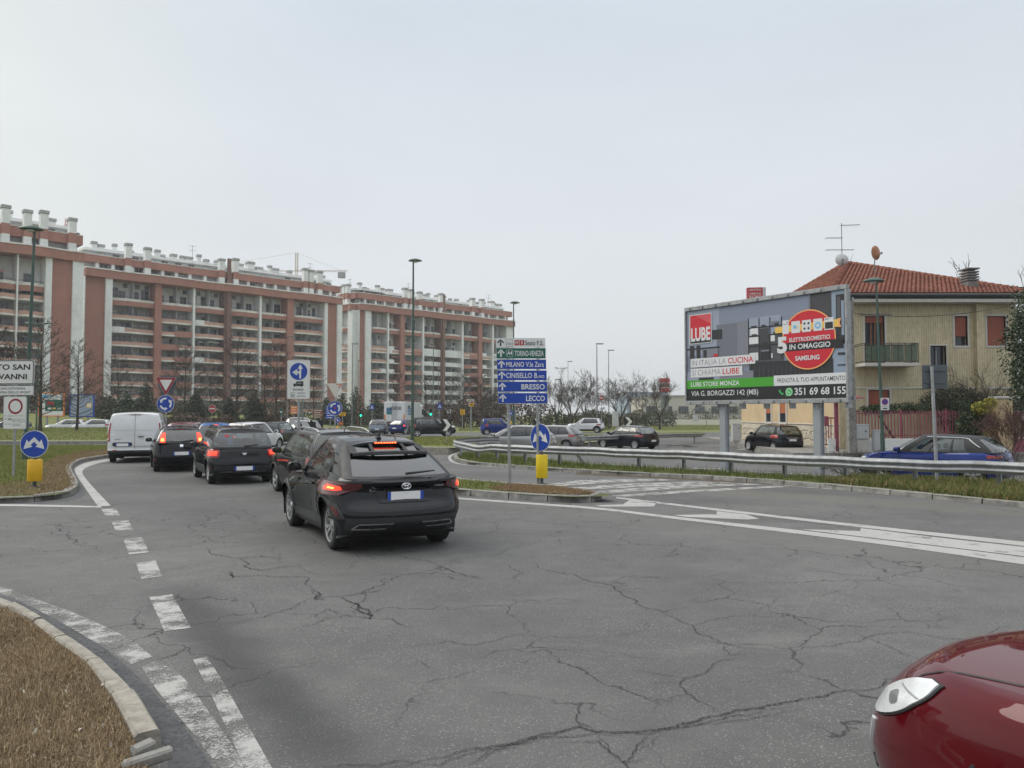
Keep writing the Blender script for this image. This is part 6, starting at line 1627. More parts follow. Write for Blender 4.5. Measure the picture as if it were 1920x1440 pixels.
for xx in (.335, 1.055):
 for k in range(6): MB().box((xx - .06, .012, zD(pan[k][1]) + .06), (xx + .06, .03, zD(pan[k][1]) + .10)).build('bracket', m_galv_d, ds)

# town sign on the left with lorry-ban plate below
b = G(21, 893, HB); YT = b.y; sT = YT / FPX
tsn = empty('town_sign', (b.x, YT, HB - .02), R(-5), 'white town name sign above a traffic ban plate at the left edge', 'road sign')
def zT(py): return CAM_H + (HORIZ - py) * sT - HB + .02
def xT(px): return (px - 21) * sT
p1 = plate(tsn, rrect(xT(-92), zT(721), xT(61.5), zT(675), .05), m_signgrey, -.01, .014, 'name_plate')
flat(p1, rrect(xT(-91), zT(720.2), xT(60.8), zT(675.8), .045), m_signblack, -.0115); flat(p1, rrect(xT(-89.5), zT(718.8), xT(59.3), zT(677.2), .04), m_signwhite, -.013)
text(p1, 'SESTO SAN', xT(-40), zT(693.5), xT(54) - xT(-40), 10.5 * sT, m_signblack, -.015, .03); text(p1, 'GIOVANNI', xT(-42), zT(711.5), xT(48) - xT(-42), 10.5 * sT, m_signblack, -.015, .03)
p2 = plate(tsn, rrect(xT(-92), zT(741), xT(61), zT(723.3), .03), m_signgrey, -.01, .014, 'motto_plate'); flat(p2, rrect(xT(-90.5), zT(740), xT(59.8), zT(724.3), .025), m_signwhite, -.0115)
text(p2, 'SESTO SAN GIOVANNI', xT(-26), zT(730.6), xT(45) - xT(-26), 4.3 * sT, m_signblack, -.013, .014); text(p2, "CITTA' EUROPEA DELLO SPORT", xT(-46), zT(737.7), xT(56) - xT(-46), 4.3 * sT, m_signblack, -.013, .014)
p3 = plate(tsn, rrect(xT(2.5), zT(804.5), xT(48), zT(743.5), .05), m_signgrey, -.01, .014, 'ban_plate'); flat(p3, rrect(xT(3.6), zT(803.4), xT(46.9), zT(744.6), .045), m_signwhite, -.0115)
flat(p3, circ(xT(26.5), zT(762), 14.6 * sT, 36), m_signdarkred, -.013); flat(p3, circ(xT(26.5), zT(762), 10.8 * sT, 36), m_signwhite, -.0145)
text(p3, 'dal 1 gennaio al 31 dicembre', xT(5), zT(781), xT(46) - xT(5), 2.2 * sT, m_signblack, -.013, .004)
for k, (a, c_, tt) in enumerate(((5, 15, 'ore'), (20, 46, 'veicoli benzina euro'), (20, 45, 'diesel euro 1-2-3'), (20, 46, 'merci leggeri'))): text(p3, tt, xT(a), zT(786.5 + (0 if k < 2 else (k - 1) * 2.7)), xT(c_) - xT(a), 1.8 * sT, m_signblack, -.013, .002)
flat(p3, [(xT(13), zT(787)), (xT(19), zT(787)), (xT(19), zT(784.5)), (xT(13), zT(785.5))], m_signblack, -.013)
for k, (a, c_, tt) in enumerate(((5, 11, 'ore'), (14, 18, 'M'), (21, 38, 'ciclomotori'), (21, 35, 'euro zero'))): text(p3, tt, xT(a), zT(796 + (0 if k < 3 else 2.7)), xT(c_) - xT(a), 1.8 * sT, m_signblack, -.013, .002)
post(tsn, xT(22.5), 0, zT(680), .035, .06, m_galv); post(tsn, xT(-60), 0, zT(680), .035, .06, m_galv)

# give-way + roundabout signs
def gw(px, py_tri, wtri, py_disc, rdisc, Y, z0, label, faded=False, rz=0, back=False):
 q = P(px, py_disc, Y); s = Y / FPX; t = empty('traffic_sign', (q.x, Y, z0), rz, label, 'road sign')
 cz = q.z - z0; yield_tri(t, 0, P(px, py_tri, Y).z - z0, wtri * s, faded); disc(t, 0, cz, rdisc * s); roundabout(t, 0, cz, rdisc * s)
 if back:
  o = plate(t, circ(.01, P(px, 720, Y).z - z0, 17 * s, 30), m_signback, .10, .12, 'opposite_sign_back')  # dark back of a round sign facing the other way
 post(t, .0, 0, P(px, py_tri, Y).z - z0 + .25, .04, .05); return t
gw(310.5, 719, 40, 757, 16.3, 40, HB - .02, 'red edged give way sign over a blue roundabout disc right of the white van', back=True)
t = gw(628, 728, 31.5, 765.5, 13.8, 49, HG, 'faded white give way triangle over a blue roundabout disc', True, R(0))
flat(t, [(-.06, P(628, 765.5, 49).z - HG - .05), (.05, P(628, 765.5, 49).z - HG - .06), (.07, P(628, 765.5, 49).z - HG + .05), (-.02, P(628, 765.5, 49).z - HG + .08)], m_signred, -.007)
# lorry turn sign
q = P(559.5, 748, 31); s = 31 / FPX; t = empty('traffic_sign', (q.x, 31, HC - .02), R(2), 'white sign with blue straight or left arrows and a black lorry', 'road sign'); b0 = q.z - HC + .02; H_ = 73 * s; w_ = 42.5 * s
plate(t, rrect(-w_ / 2, b0, w_ / 2, b0 + H_, .06), m_signgrey, -.006, .012); flat(t, rrect(-w_ / 2 + .012, b0 + .012, w_ / 2 - .012, b0 + H_ - .012, .055), m_signwhite, -.0075)
cz = b0 + H_ - 21.5 * s; flat(t, circ(0, cz, 16.2 * s, 36), m_signblue, -.009)
arrow(t, 3 * s, cz - 13 * s, 3 * s, cz + 13.5 * s, 3.4 * s, 10 * s, 8.5 * s, m_signwhite, -.0105); flat(t, [(4.4 * s, cz - 4 * s), (1.4 * s, cz + 0 * s), (-3 * s, cz + .8 * s), (-3 * s, cz - 2.6 * s), (0, cz - 3.6 * s), (1.4 * s, cz - 6.4 * s)], m_signwhite, -.0110); flat(t, [(-12 * s, cz - 1.5 * s), (-4 * s, cz + 4 * s), (-2.6 * s, cz + 4 * s), (-2.6 * s, cz - 7 * s), (-4 * s, cz - 7 * s)], m_signwhite, -.0105)
lz = b0 + H_ - 48 * s; flat(t, rectp(-4.5 * s, lz, 9 * s, lz + 8 * s), m_signblack, -.009); flat(t, rectp(-9.5 * s, lz, -4.9 * s, lz + 4 * s), m_signblack, -.009); flat(t, rectp(-9 * s, lz - .9 * s, 9 * s, lz + .4 * s), m_signblack, -.0095)
for x_ in (-7.5, 5.5): flat(t, circ(x_ * s, lz - .8 * s, 1.6 * s, 12), m_signblack, -.010)
text(t, '3,5 t', -2 * s, lz + 2.4 * s, 9 * s, 3.4 * s, m_signwhite, -.0105, .01); text(t, 'eccetto', -10.5 * s, lz - 9.2 * s, 20 * s, 4 * s, m_signblack, -.009, .014); text(t, 'carico', -2 * s, lz - 15.2 * s, 14 * s, 3 * s, m_signblack, -.009, .014); text(t, 'scarico', -3 * s, lz - 21 * s, 16.5 * s, 3 * s, m_signblack, -.009, .014)
flat(t, rectp(-14.5 * s, lz - 22 * s, -7 * s, lz - 13 * s), m_signblack, -.009); flat(t, rectp(-14 * s, lz - 21.5 * s, -7.5 * s, lz - 13.5 * s), m_signwhite, -.010); flat(t, circ(-12 * s, lz - 15.5 * s, .8 * s, 10), m_signblack, -.011); flat(t, rectp(-12.7 * s, lz - 20.5 * s, -11.3 * s, lz - 16.4 * s), m_signblack, -.011); flat(t, rectp(-10.6 * s, lz - 20 * s, -8.6 * s, lz - 17.4 * s), m_signblack, -.011)
post(t, 0, 0, b0 + H_ - .1, .05, .07, m_galv)
q = P(567, 800, 60); t = empty('pole', (q.x, 60, 0), 0, 'thin dark pole just right of the lorry turn sign post', 'pole'); MB().tube([(0, 0, 0), (0, 0, P(567, 690, 60).z)], .07, 8).build('shaft', m_polegrey, t); MB().box((-.1, -.1, 0), (.1, .1, .1)).build('foot', m_polegrey, t)
# chevron boards
def chevron(px0, px1, py0, py1, Y, z0, label, half=None, rz=0, grey=False):
 a, c_ = P(px0, py1, Y), P(px1, py0, Y); w, h = c_.x - a.x, c_.z - a.z; t = empty('chevron_board', ((a.x + c_.x) / 2, Y, z0), rz, label, 'road sign', 'chevron boards on the roundabout'); b0 = a.z - z0
 plate(t, rectp(-w / 2, b0, w / 2, b0 + h), m_signback, .002, .02, 'board'); flat(t, rectp(-w / 2, b0, w / 2, b0 + h), m_signblack, .0005); mt = m_signgrey if grey else m_signwhite
 if half: flat(t, [(-w / 2 + w * .02, b0 + h), (-w / 2 + w * .45, b0 + h), (w / 2, b0 + h * .12), (w / 2, b0), (-w / 2 + w * .45, b0)], mt, -.001)
 else: flat(t, [(-w * .36, b0), (w * .02, b0), (w * .42, b0 + h / 2), (w * .02, b0 + h), (-w * .36, b0 + h), (w * .04, b0 + h / 2)], mt, -.001)
 for x_ in ((-w * .3, w * .3) if w > 1.2 else (0,)): post(t, x_, 0, b0 + h * .8, .03, .05)
chevron(563, 592, 791, 821, 43, HG, 'black board with a cut grey chevron behind the lorry turn sign post', True, grey=True)
chevron(581, 606, 788, 816, 45, HG, 'black board with a grey chevron tip next to the cut one', grey=True)
chevron(827, 847, 786, 808, 48, HG, 'black and white chevron board in front of the dark off-roader', rz=R(-6))
chevron(1170, 1187, 782.5, 798.5, 73, HG, 'black and white chevron board above the dark hatchback roof')
chevron(1000, 1014, 785, 800, 70, HG, 'small chevron board half hidden behind the right direction sign post')
# sign seen from behind, right
q = G(1754, 908, .1); t = empty('traffic_sign', (q.x, q.y, .08), R(-3), 'blue grey back of a square sign on a tilted post in front of the house', 'road sign'); s = q.y / FPX; b0 = CAM_H - .08 + (HORIZ - 729) * s
o = MB().box((-.28, -.0, b0), (.37, .02, b0 + .62), b=.004).build('plate', m_signback, t)
for z in (.14, .46): MB().box((-.2, -.03, b0 + z), (.3, -.001, b0 + z + .04)).build('bracket', m_signback, t)
MB().tube([(.02, -.06, -.2), (-.06, -.06, b0 + .58)], .042, 10).build('post', m_galv, t, smooth=50)
# no parking sign on the lamp post by the house
q = P(1659.5, 769, 35.25); t = empty('no_parking_sign', q, 0, 'white no parking sign fixed to the lamp post by the house', 'road sign'); s = 35.25 / FPX
plate(t, rectp(-8 * s, 0, 8 * s, 23 * s), m_signwhite, -.004, .006); flat(t, circ(0, 15.5 * s, 6 * s, 24), m_signred, -.006); flat(t, circ(0, 15.5 * s, 4.8 * s, 24), m_signblue, -.0075); flat(t, [(-4 * s, 18.6 * s), (-3.1 * s, 19.6 * s), (4 * s, 12.4 * s), (3.1 * s, 11.4 * s)], m_signred, -.009)
text(t, 'pulizia strade', -6 * s, 6 * s, 12 * s, 1.8 * s, m_signblack, -.006, .004); flat(t, rectp(-4 * s, 2 * s, 4 * s, 4 * s), m_signblack, -.006)
MB().box((-.05, .006, 8 * s), (.05, .06, 10 * s)).build('bracket', m_galv_d, t)

# small far signs, lights and bollards
def far_sign(px, py0, py1, wpx, Y, mat, label, shape='rect', post_px=0, decor=None, z0=0.0, pole=True, cat='road sign', name='traffic_sign'):
 q = P(px, (py0 + py1) / 2, Y); s = Y / FPX; t = empty(name, (q.x, Y, z0), 0, label, cat); cz = q.z - z0; h, w = (py1 - py0) * s, wpx * s
 if shape == 'rect': plate(t, rectp(-w / 2, cz - h / 2, w / 2, cz + h / 2), mat, 0, .03)
 else: plate(t, circ(0, cz, h / 2, 24), m_signwhite, 0, .03); flat(t, circ(0, cz, h / 2 * .93, 24), mat, -.002)
 if decor: decor(t, cz, w, h)
 if pole:
  for x_ in ((-w * .3, w * .3) if w > 1.1 else (post_px * s,)): post(t, x_, 0, cz + h / 2, .04, .08)
 return t
def lines(n, mat, x0=-.38, x1=.38):
 def f(t, cz, w, h):
  for k in range(n): flat(t, rectp(w * x0, cz + h * (.5 - (k + .65) / n), w * (x1 - .12 * (k % 2)), cz + h * (.5 - (k + .35) / n)), mat, -.004)
 return f
far_sign(398, 759, 773.5, 13, 98, m_signred, 'red no entry disc below the balconies', 'disc', decor=lambda t, cz, w, h: flat(t, rectp(-h * .36, cz - h * .09, h * .36, cz + h * .09), m_signwhite, -.004))
far_sign(551, 761, 776, 12, 80, m_orange, 'orange panel left of the lorry turn sign post', decor=lines(3, m_fade))
far_sign(596, 768, 784, 19, 92, m_brownsign, 'brown tourist board with white lines left of the faded signs', decor=lines(4, m_fade))
def bluedecor(t, cz, w, h):
 flat(t, rectp(-w * .48, cz + h * .36, w * .48, cz + h * .48), m_signgreen, -.003); lines(6, m_signwhite)(t, cz, w, h)
far_sign(619, 761, 785, 17, 84, m_signblue, 'blue direction board partly hidden by the roundabout disc', decor=bluedecor)
far_sign(642, 773, 780, 12, 78, m_yellow, 'small yellow direction board right of the faded signs', decor=lines(2, m_signblack)); far_sign(639, 791, 797, 8, 76, m_orange, 'small orange plate under the yellow direction board', decor=lines(2, m_signblack))
def downarrow(t, cz, w, h): arrow(t, -h * .2, cz + h * .22, h * .2, cz - h * .22, h * .14, h * .4, h * .28, m_signwhite, -.004)
def far_bollard(px, pyc, r, Y, py0, py1, label):
 t = far_sign(px, pyc - r, pyc + r, 2 * r, Y, m_signblue, label, 'disc', decor=downarrow); s = Y / FPX; bollard(t, 6 * s, CAM_H + (HORIZ - py1) * s, CAM_H + (HORIZ - py0) * s, m_yellow)
far_bollard(633, 788, 5, 74, 799, 808, 'small blue keep right disc on a yellow bollard behind the faded signs'); far_bollard(957, 774.5, 6, 80, 789, 799, 'small blue keep right disc on a yellow bollard behind the direction sign')
def walker(t, cz, w, h): flat(t, [(-w * .32, cz - h * .3), (0, cz + h * .36), (w * .32, cz - h * .3)], m_signwhite, -.003); flat(t, [(-w * .08, cz - h * .28), (0, cz + h * .15), (w * .1, cz - h * .28)], m_signblack, -.005)
far_sign(697.5, 758.5, 768, 8.5, 98, m_signblue, 'blue pedestrian crossing sign left of the white lorry', decor=walker); far_sign(824.5, 757, 766.5, 9, 98, m_signblue, 'blue pedestrian crossing sign right of the white lorry', decor=walker)
far_sign(867, 767, 778, 9, 92, m_yellow, 'yellow direction board above the chevron lawn', decor=lines(3, m_signblack)); far_sign(884, 756, 762, 8, 88, m_yellow, 'small yellow sign on the pole left of the blue hatchback', decor=lines(1, m_signblack))
far_sign(882, 748.5, 752.5, 14, 90, m_fade, 'pale arrow board on a pole above the blue hatchback', decor=lines(1, m_brownsign)); far_sign(881, 754, 761, 4.5, 90.3, m_signwhite, 'tiny white plate below the pale arrow board', decor=lines(2, m_signgrey), pole=False)
far_sign(966, 757.5, 763, 16, 86, m_brownsign, 'brown and white arrow boards behind the lower edge of the direction sign', decor=lines(1, m_fade)); far_sign(527, 767, 778, 5, 70, m_signgreen, 'narrow green sign on a pole by the dark grey hatchback', decor=lines(1, m_signgrey))
far_sign(1128, 742, 750, 7, 95, m_signred, 'small red triangle plate on the grey lamp line right of the direction sign', decor=lines(1, m_fade))
m_golit = M('lit_green_lamp', (.02, .9, .50), .4, var=.05, emit=2.2)
def traffic_light(px, py0, py1, Y, label):
 q = P(px, py0, Y); s = Y / FPX; t = empty('traffic_light', (q.x, Y, 0), 0, label, 'traffic light', 'traffic lights at the far crossing'); z1 = q.z; h = (py1 - py0) * s; w = h * .42
 MB().box((-w / 2, -.12, z1 - h), (w / 2, .12, z1), b=.03).build('housing', m_signblack, t)
 for k in range(3):
  m = MB(); m.lathe([(.001, -.135), (w * .33, -.13), (w * .36, -.12)], 14, axis='y', c=(0, 0, z1 - h * (k + .5) / 3)); m.build('lamp', (m_darkred, m_black, m_golit)[k], t)
  hood = MB(); hood.tube([(-w * .38, -.13, z1 - h * (k + .5) / 3), (-w * .3, -.3, z1 - h * (k + .34) / 3), (0, -.3, z1 - h * (k + .2) / 3), (w * .3, -.3, z1 - h * (k + .34) / 3), (w * .38, -.13, z1 - h * (k + .5) / 3)], .02, 4); hood.build('visor', m_signblack, t)
 post(t, 0, 0, z1 - h + .02, .06, 0, m_polegrey)
traffic_light(677, 768, 781, 88, 'traffic light showing green left of the silver car'); traffic_light(808, 765, 779, 92, 'traffic light showing green right of the lorry cab')

for x_, y_, sz, rz_, lab in ((269, 1408, (.06, .035, .045), .9, 'wedge shaped broken kerb piece at the end of the pale kerb'), (277, 1424, (.12, .03, .03), .55, 'long broken kerb piece lying on the dry grass')):
 q = G(x_, y_, HA); o = MB().box((-sz[0], -sz[1], -.03), sz, b=.012).build('kerb_fragment', m_kerb_old); o.data.vertices[3].co.z -= .02; o.location = q; o.rotation_euler = (R(8), R(-7), rz_); tag(o, lab, 'rubble')
# ================================================================== vehicles
def itp(tab, x): return float(np.interp(x, [a for a, _ in tab], [b for _, b in tab]))
NR_, NS_, NF_, NV_, NU_ = 14, 66, 14, 22, 12
class Car:
 def __init__(s, name, label, cat, S, mat, group=None, det=1):
  s.S = dict(dict(gc=.18, ar=.50, af=.75, nr=3.4, nf=2.8, bulge=.02, tuck=.025, crown=.035, tyre=.205, hood=True, trim=m_black, rw=(.80, .10, .88), fw=.86, sides=((.10, .36), (.40, .66), (.68, .93)), srow=(1, 10),
              xr=[(0, .16), (.12, .05), (.35, 0), (.5, .015), (.62, .05), (.85, .07), (1, .11)], xf=[(0, .14), (.2, .02), (.5, 0), (.75, .08), (1, .26)],
              wv=[(0, .90), (.1, .955), (.3, .99), (.55, 1.0), (.8, .985), (.93, .965), (1, .93)]), **S)
  s.mat = mat; s.det = det
  s.root = empty(name, (0, 0, 0), 0, label, cat, group); s.build()
 def lower(s, i, v):
  """point of column i (half ring, left side) at level v; x from the rear bumper forward"""
  S = s.S; L = S['L']; xr, xf = itp(S['xr'], v), L - itp(S['xf'], v); w = S['W'] / 2 * itp(S['wv'], v)
  if i <= NR_:
   th = math.pi / 2 * i / NR_; x = xr + S['ar'] * (1 - max(0, math.cos(th)) ** (2 / S['nr'])); y = w * math.sin(th) ** (2 / S['nr'])
  elif i >= NR_ + NS_:
   th = math.pi / 2 * (NR_ + NS_ + NF_ - i) / NF_; x = xf - S['af'] * (1 - max(0, math.cos(th)) ** (2 / S['nf'])); y = w * math.sin(th) ** (2 / S['nf'])
  else:
   t = (i - NR_) / NS_; x = xr + S['ar'] + (xf - S['af'] - xr - S['ar']) * t; y = w
  tap = 1 - .035 * max(0, (.8 - x) / .8) ** 2 - .05 * max(0, (x - L + 1.1) / 1.1) ** 2
  xw1, xw2 = S['ro'], S['ro'] + S['wb']
  b = S['bulge'] * (math.exp(-((x - xw1) / .5) ** 2) + .7 * math.exp(-((x - xw2) / .5) ** 2)) * sstep(.05, .45, v) * (1 - .6 * sstep(.7, 1, v))
  tk = S['tuck'] * math.exp(-((x - (xw1 + xw2) / 2) / .75) ** 2) * math.sin(math.pi * min(1, v / .75)) if v < .75 else 0
  if y > .5 * w: y = y * tap + (b - tk) * min(1, (y / w - .5) * 3)
  else: y *= tap
  zt = itp(S['belt'], x); zb = S['gc'] + .07 * max(0, 1 - x / .6) + .05 * max(0, 1 - (L - x) / .7)
  return Vector((x, y, zb + v * (zt - zb)))
 def ghp(s, i, u):
  g = s.S['gh']; W = s.S['W'] / 2
  def ring(r, f, w, ar, af, nr, nf):
   if i <= NR_:
    th = math.pi / 2 * i / NR_; return r + ar * (1 - max(0, math.cos(th)) ** (2 / nr)), w * math.sin(th) ** (2 / nr)
   if i >= NR_ + NS_:
    th = math.pi / 2 * (NR_ + NS_ + NF_ - i) / NF_; return f - af * (1 - max(0, math.cos(th)) ** (2 / nf)), w * math.sin(th) ** (2 / nf)
   t = (i - NR_) / NS_; return r + ar + (f - af - r - ar) * t, w
  x0, y0 = ring(g['r0'], g['f0'], W * g.get('w0', .93), g.get('ar0', .30), g.get('af0', .55), 3.4, 2.6)
  x1, y1 = ring(g['r1'], g['f1'], W * g.get('w1', .68), g.get('ar1', .16), g.get('af1', .25), 3.6, 3.0)
  wt = itp([(0, 1.0), (.6, 1.0), (1.2, 1.0)], x0)
  z0 = itp(s.S['belt'], x0) - .004; z1 = itp(g['roof'], x1); c = g.get('curve', .035) * math.sin(math.pi * u)
  k = .5 if i < NR_ else 1
  x = x0 + (x1 - x0) * u; y = y0 + (y1 - y0) * u; z = z0 + (z1 - z0) * u
  if i <= NR_: x -= c * math.cos(math.pi / 2 * i / NR_)
  if i >= NR_ + NS_: x += c * 1.6 * math.cos(math.pi / 2 * (NR_ + NS_ + NF_ - i) / NF_); 
  y += c * (math.sin(math.pi / 2 * min(i, NR_) / NR_) if i <= NR_ else (1 if i < NR_ + NS_ else math.sin(math.pi / 2 * (NR_ + NS_ + NF_ - i) / NF_)))
  if u > .8: y -= .02 * ((u - .8) / .2) ** 2
  return Vector((x, y, z))
 def obj(s, name, m, mats, parent=None, smooth=40, loc=None, rot=None, fix=False):
  return m.build(name, mats, parent or s.root, smooth, loc, rot, fix)
 def build(s):
  S = s.S; NC = NR_ + NS_ + NF_; vl = [0, .03, .07, .12, .17, .23, .29, .35, .41, .47, .53, .59, .65, .70, .75, .80, .85, .89, .925, .955, .98, 1.0]
  s.Ra = S['wr'] + S.get('gap', .05); xc = s.xc = S['ro'] + S['wb'] / 2; wx = [S['ro'], S['ro'] + S['wb']]
  body = MB(); P_ = [[s.lower(i, v) for i in range(NC + 1)] for v in vl]
  for row in P_:                                   # snap to the wheel arches
   for p in row:
    for xw in wx:
     d = Vector((p.x - xw, 0, p.z - S['wr'])); r = d.length
     if p.y > .55 * S['W'] / 2 and r < s.Ra and r > s.Ra * .62: d.normalize(); p.x, p.z = xw + d.x * s.Ra, S['wr'] + d.z * s.Ra
  for sg in (1, -1):
   base = len(body.v)
   for row in P_: body.v += [(p.x, sg * p.y, p.z) for p in row]
   for j in range(len(vl) - 1):
    for i in range(NC):
     c = (P_[j][i] + P_[j][i + 1] + P_[j + 1][i] + P_[j + 1][i + 1]) / 4
     if c.y > .55 * S['W'] / 2 and any((c.x - xw) ** 2 + (c.z - S['wr']) ** 2 < (s.Ra * .985) ** 2 for xw in wx): continue
     q = [base + j * (NC + 1) + i, base + j * (NC + 1) + i + 1, base + (j + 1) * (NC + 1) + i + 1, base + (j + 1) * (NC + 1) + i]
     body.f.append(q if sg < 0 else q[::-1]); body.m.append(1 if vl[j] < S.get('cladv', .05) else 0)
  g = S['gh']; ys = (-1, -.94, -.82, -.6, -.3, 0, .3, .6, .82, .94, 1)
  def cap(pts, crown, matf):
   base = len(body.v); n = len(ys)
   for p in pts: body.v += [(p.x, p.y * y, p.z + crown * (1 - abs(y) ** 2.4) * min(1, p.y / .4)) for y in ys]
   for i in range(len(pts) - 1):
    for k in range(n - 1):
     q = [base + i * n + k, base + i * n + k + 1, base + (i + 1) * n + k + 1, base + (i + 1) * n + k]; body.f.append(q[::-1]); body.m.append(matf((pts[i].x + pts[i + 1].x) / 2, k))
  cap(P_[-1], .03, lambda x, k: 2 if g['r0'] + .14 < x < g['f0'] - .22 else 0)
  base = len(body.v); body.v += [(p.x, p.y, p.z) for p in P_[0]] + [(p.x, -p.y, p.z) for p in P_[0]]
  for i in range(NC): body.f.append([base + i, base + i + 1, base + NC + 2 + i, base + NC + 1 + i]); body.m.append(1)
  # greenhouse
  U = [k / NU_ for k in range(NU_ + 1)]; Q = [[s.ghp(i, u) for i in range(NC + 1)] for u in U]; wins = {}
  def cls(i, k):
   a, b = S['srow']
   if i < NR_:
    f = (i + .5) / NR_; u = (k + .5) / NU_
    if S['rw'] and f < S['rw'][0] and S['rw'][1] < u < S['rw'][2]: return 'rear_window'
    if S['rw'] and f < S['rw'][0] + .05 and u < .95: return 'trim'
    return None
   if i >= NR_ + NS_:
    f = (NC - i - .5) / NF_
    if f < S['fw'] and 1 <= k < NU_ - 1: return 'windscreen'
    return 'trim' if f < S['fw'] + .05 else None
   t = (i - NR_ + .5) / NS_
   lo, hi = S['sides'][0][0], S['sides'][-1][1]
   for n_, (p, q) in enumerate(S['sides']):
    if p < t < q and a <= k < b: return n_
   if lo - .012 < t < hi + .012 and a - 1 <= k < b + 1: return 'trim'
   return None
  for sg in (1, -1):
   base = len(body.v)
   for row in Q: body.v += [(p.x, sg * p.y, p.z) for p in row]
   for k in range(NU_):
    for i in range(NC):
     c = cls(i, k); idx = [(k, i), (k, i + 1), (k + 1, i + 1), (k + 1, i)]
     if c is None or c == 'trim':
      q = [base + a * (NC + 1) + b for a, b in idx]; body.f.append(q if sg < 0 else q[::-1]); body.m.append((S.get('cpil', S.get('ghmat', 0)) if i < NR_ else S.get('ghmat', 0)) if c is None else 1)
     else:
      key = c if isinstance(c, str) else ('side', c, sg); m = wins.setdefault(key, MB()); q = [(Q[a][b].x, sg * Q[a][b].y, Q[a][b].z) for a, b in idx]
      m.add(q if sg < 0 else q[::-1], [(0, 1, 2, 3)])
  rm = S.get('roofmat', 0); cap(Q[-1], S['crown'], lambda x, k: rm)
  s.bvh = BVHTree.FromPolygons([Vector(v) for v in body.v] + [Vector(v) for m in wins.values() for v in m.v], [list(f) for f in body.f] + [[q + 0 for q in f] for f in s._off(body, wins)])
  sh = lambda m: MB.xform(m, Matrix.Translation((-xc, 0, 0)))
  me = sh(body).mesh('body', [s.mat, S['trim'], m_interior] + ([S['roofm']] if 'roofm' in S else []), None)
  bm = bmesh.new(); bm.from_mesh(me); bmesh.ops.remove_doubles(bm, verts=bm.verts, dist=.0008); bmesh.ops.recalc_face_normals(bm, faces=bm.faces); bm.to_mesh(me); bm.free()
  me.shade_smooth(); me.set_sharp_from_angle(angle=R(55)); link('body', me, s.root)
  for key, m in wins.items():
   me = sh(m).mesh('w', m_glass if (key == 'windscreen' or not S.get('dark_rear') or (isinstance(key, tuple) and key[1] == len(S['sides']) - 1)) else m_glass_dark)
   bm = bmesh.new(); bm.from_mesh(me); bmesh.ops.remove_doubles(bm, verts=bm.verts, dist=.0008); bm.to_mesh(me); bm.free(); me.shade_smooth()
   link(key if isinstance(key, str) else 'side_window', me, s.root)
  s.wheels(wx); s.inside()
 def _off(s, body, wins):
  n = len(body.v); o = []
  for m in wins.values():
   o += [[i + n for i in f] for f in m.f]; n += len(m.v)
  return o
 def wheels(s, wx):
  S = s.S; r = S['wr']; w = S['tyre']; ri = r * S.get('rim', .68); key = S.get('wheel', 'cap'); y0 = S['W'] / 2 - w - .025
  ty = MB(); ty.lathe([(ri, .0), (ri + .02, -.004), (r - .035, .002), (r - .01, .02), (r, .05), (r, w - .05), (r - .01, w - .02), (r - .035, w - .002), (ri + .02, w + .004), (ri, w - .002)], 36, axis='y')
  tme = ty.mesh('tyre', m_rubber, 40)
  rm = MB(); rm.lathe([(ri, 0), (ri, w - .004), (ri - .018, w - .010), (ri - .022, w - .05), (ri - .03, .03)], 32, axis='y', mi=0); rm.lathe([(.0001, w - .10), (ri * .9, w - .10)], 24, axis='y', mi=1)
  n = S.get('spokes', 5)
  for k in range(n):
   a = 2 * math.pi * k / n
   def sp(da0, da1, t0, t1, mi):
    p = []
    for (rr, hw, yy) in ((ri * .16, .030 if key != 'cap' else .045, w - .045), (ri * .6, t0, w - .022), (ri - .012, t1, w - .012)):
     aa = a + (da0 if rr < ri * .3 else (da0 + da1) / 2 if rr < ri * .8 else da1); c, s_ = math.cos(aa), math.sin(aa); p.append([(rr * c - hw * s_, yy, rr * s_ + hw * c), (rr * c + hw * s_, yy, rr * s_ - hw * c)])
    q = [v for l in p for v in l]; b = [(v[0], v[1] - .03, v[2]) for v in q]; o = len(rm.v); rm.v += q + b
    for f in ((0, 1, 3, 2), (2, 3, 5, 4), (6, 8, 9, 7), (8, 10, 11, 9), (0, 2, 8, 6), (2, 4, 10, 8), (1, 7, 9, 3), (3, 9, 11, 5)): rm.f.append([o + q_ for q_ in f]); rm.m.append(mi)
   if key == 'double': sp(-.05, -.26, .022, .022, 0); sp(.05, .26, .022, .022, 0); sp(0, 0, .028, .05, 2)
   elif key == 'alloy': sp(0, 0, .036, .045, 0)
   else: sp(0, 0, .06, .085, 0)
  rm.lathe([(.0001, w - .02), (.05, w - .022), (.06, w - .05)], 14, axis='y', mi=0)
  rme = rm.mesh('rim', [S.get('rimmat', m_hub), m_black, m_alu_d], 40)
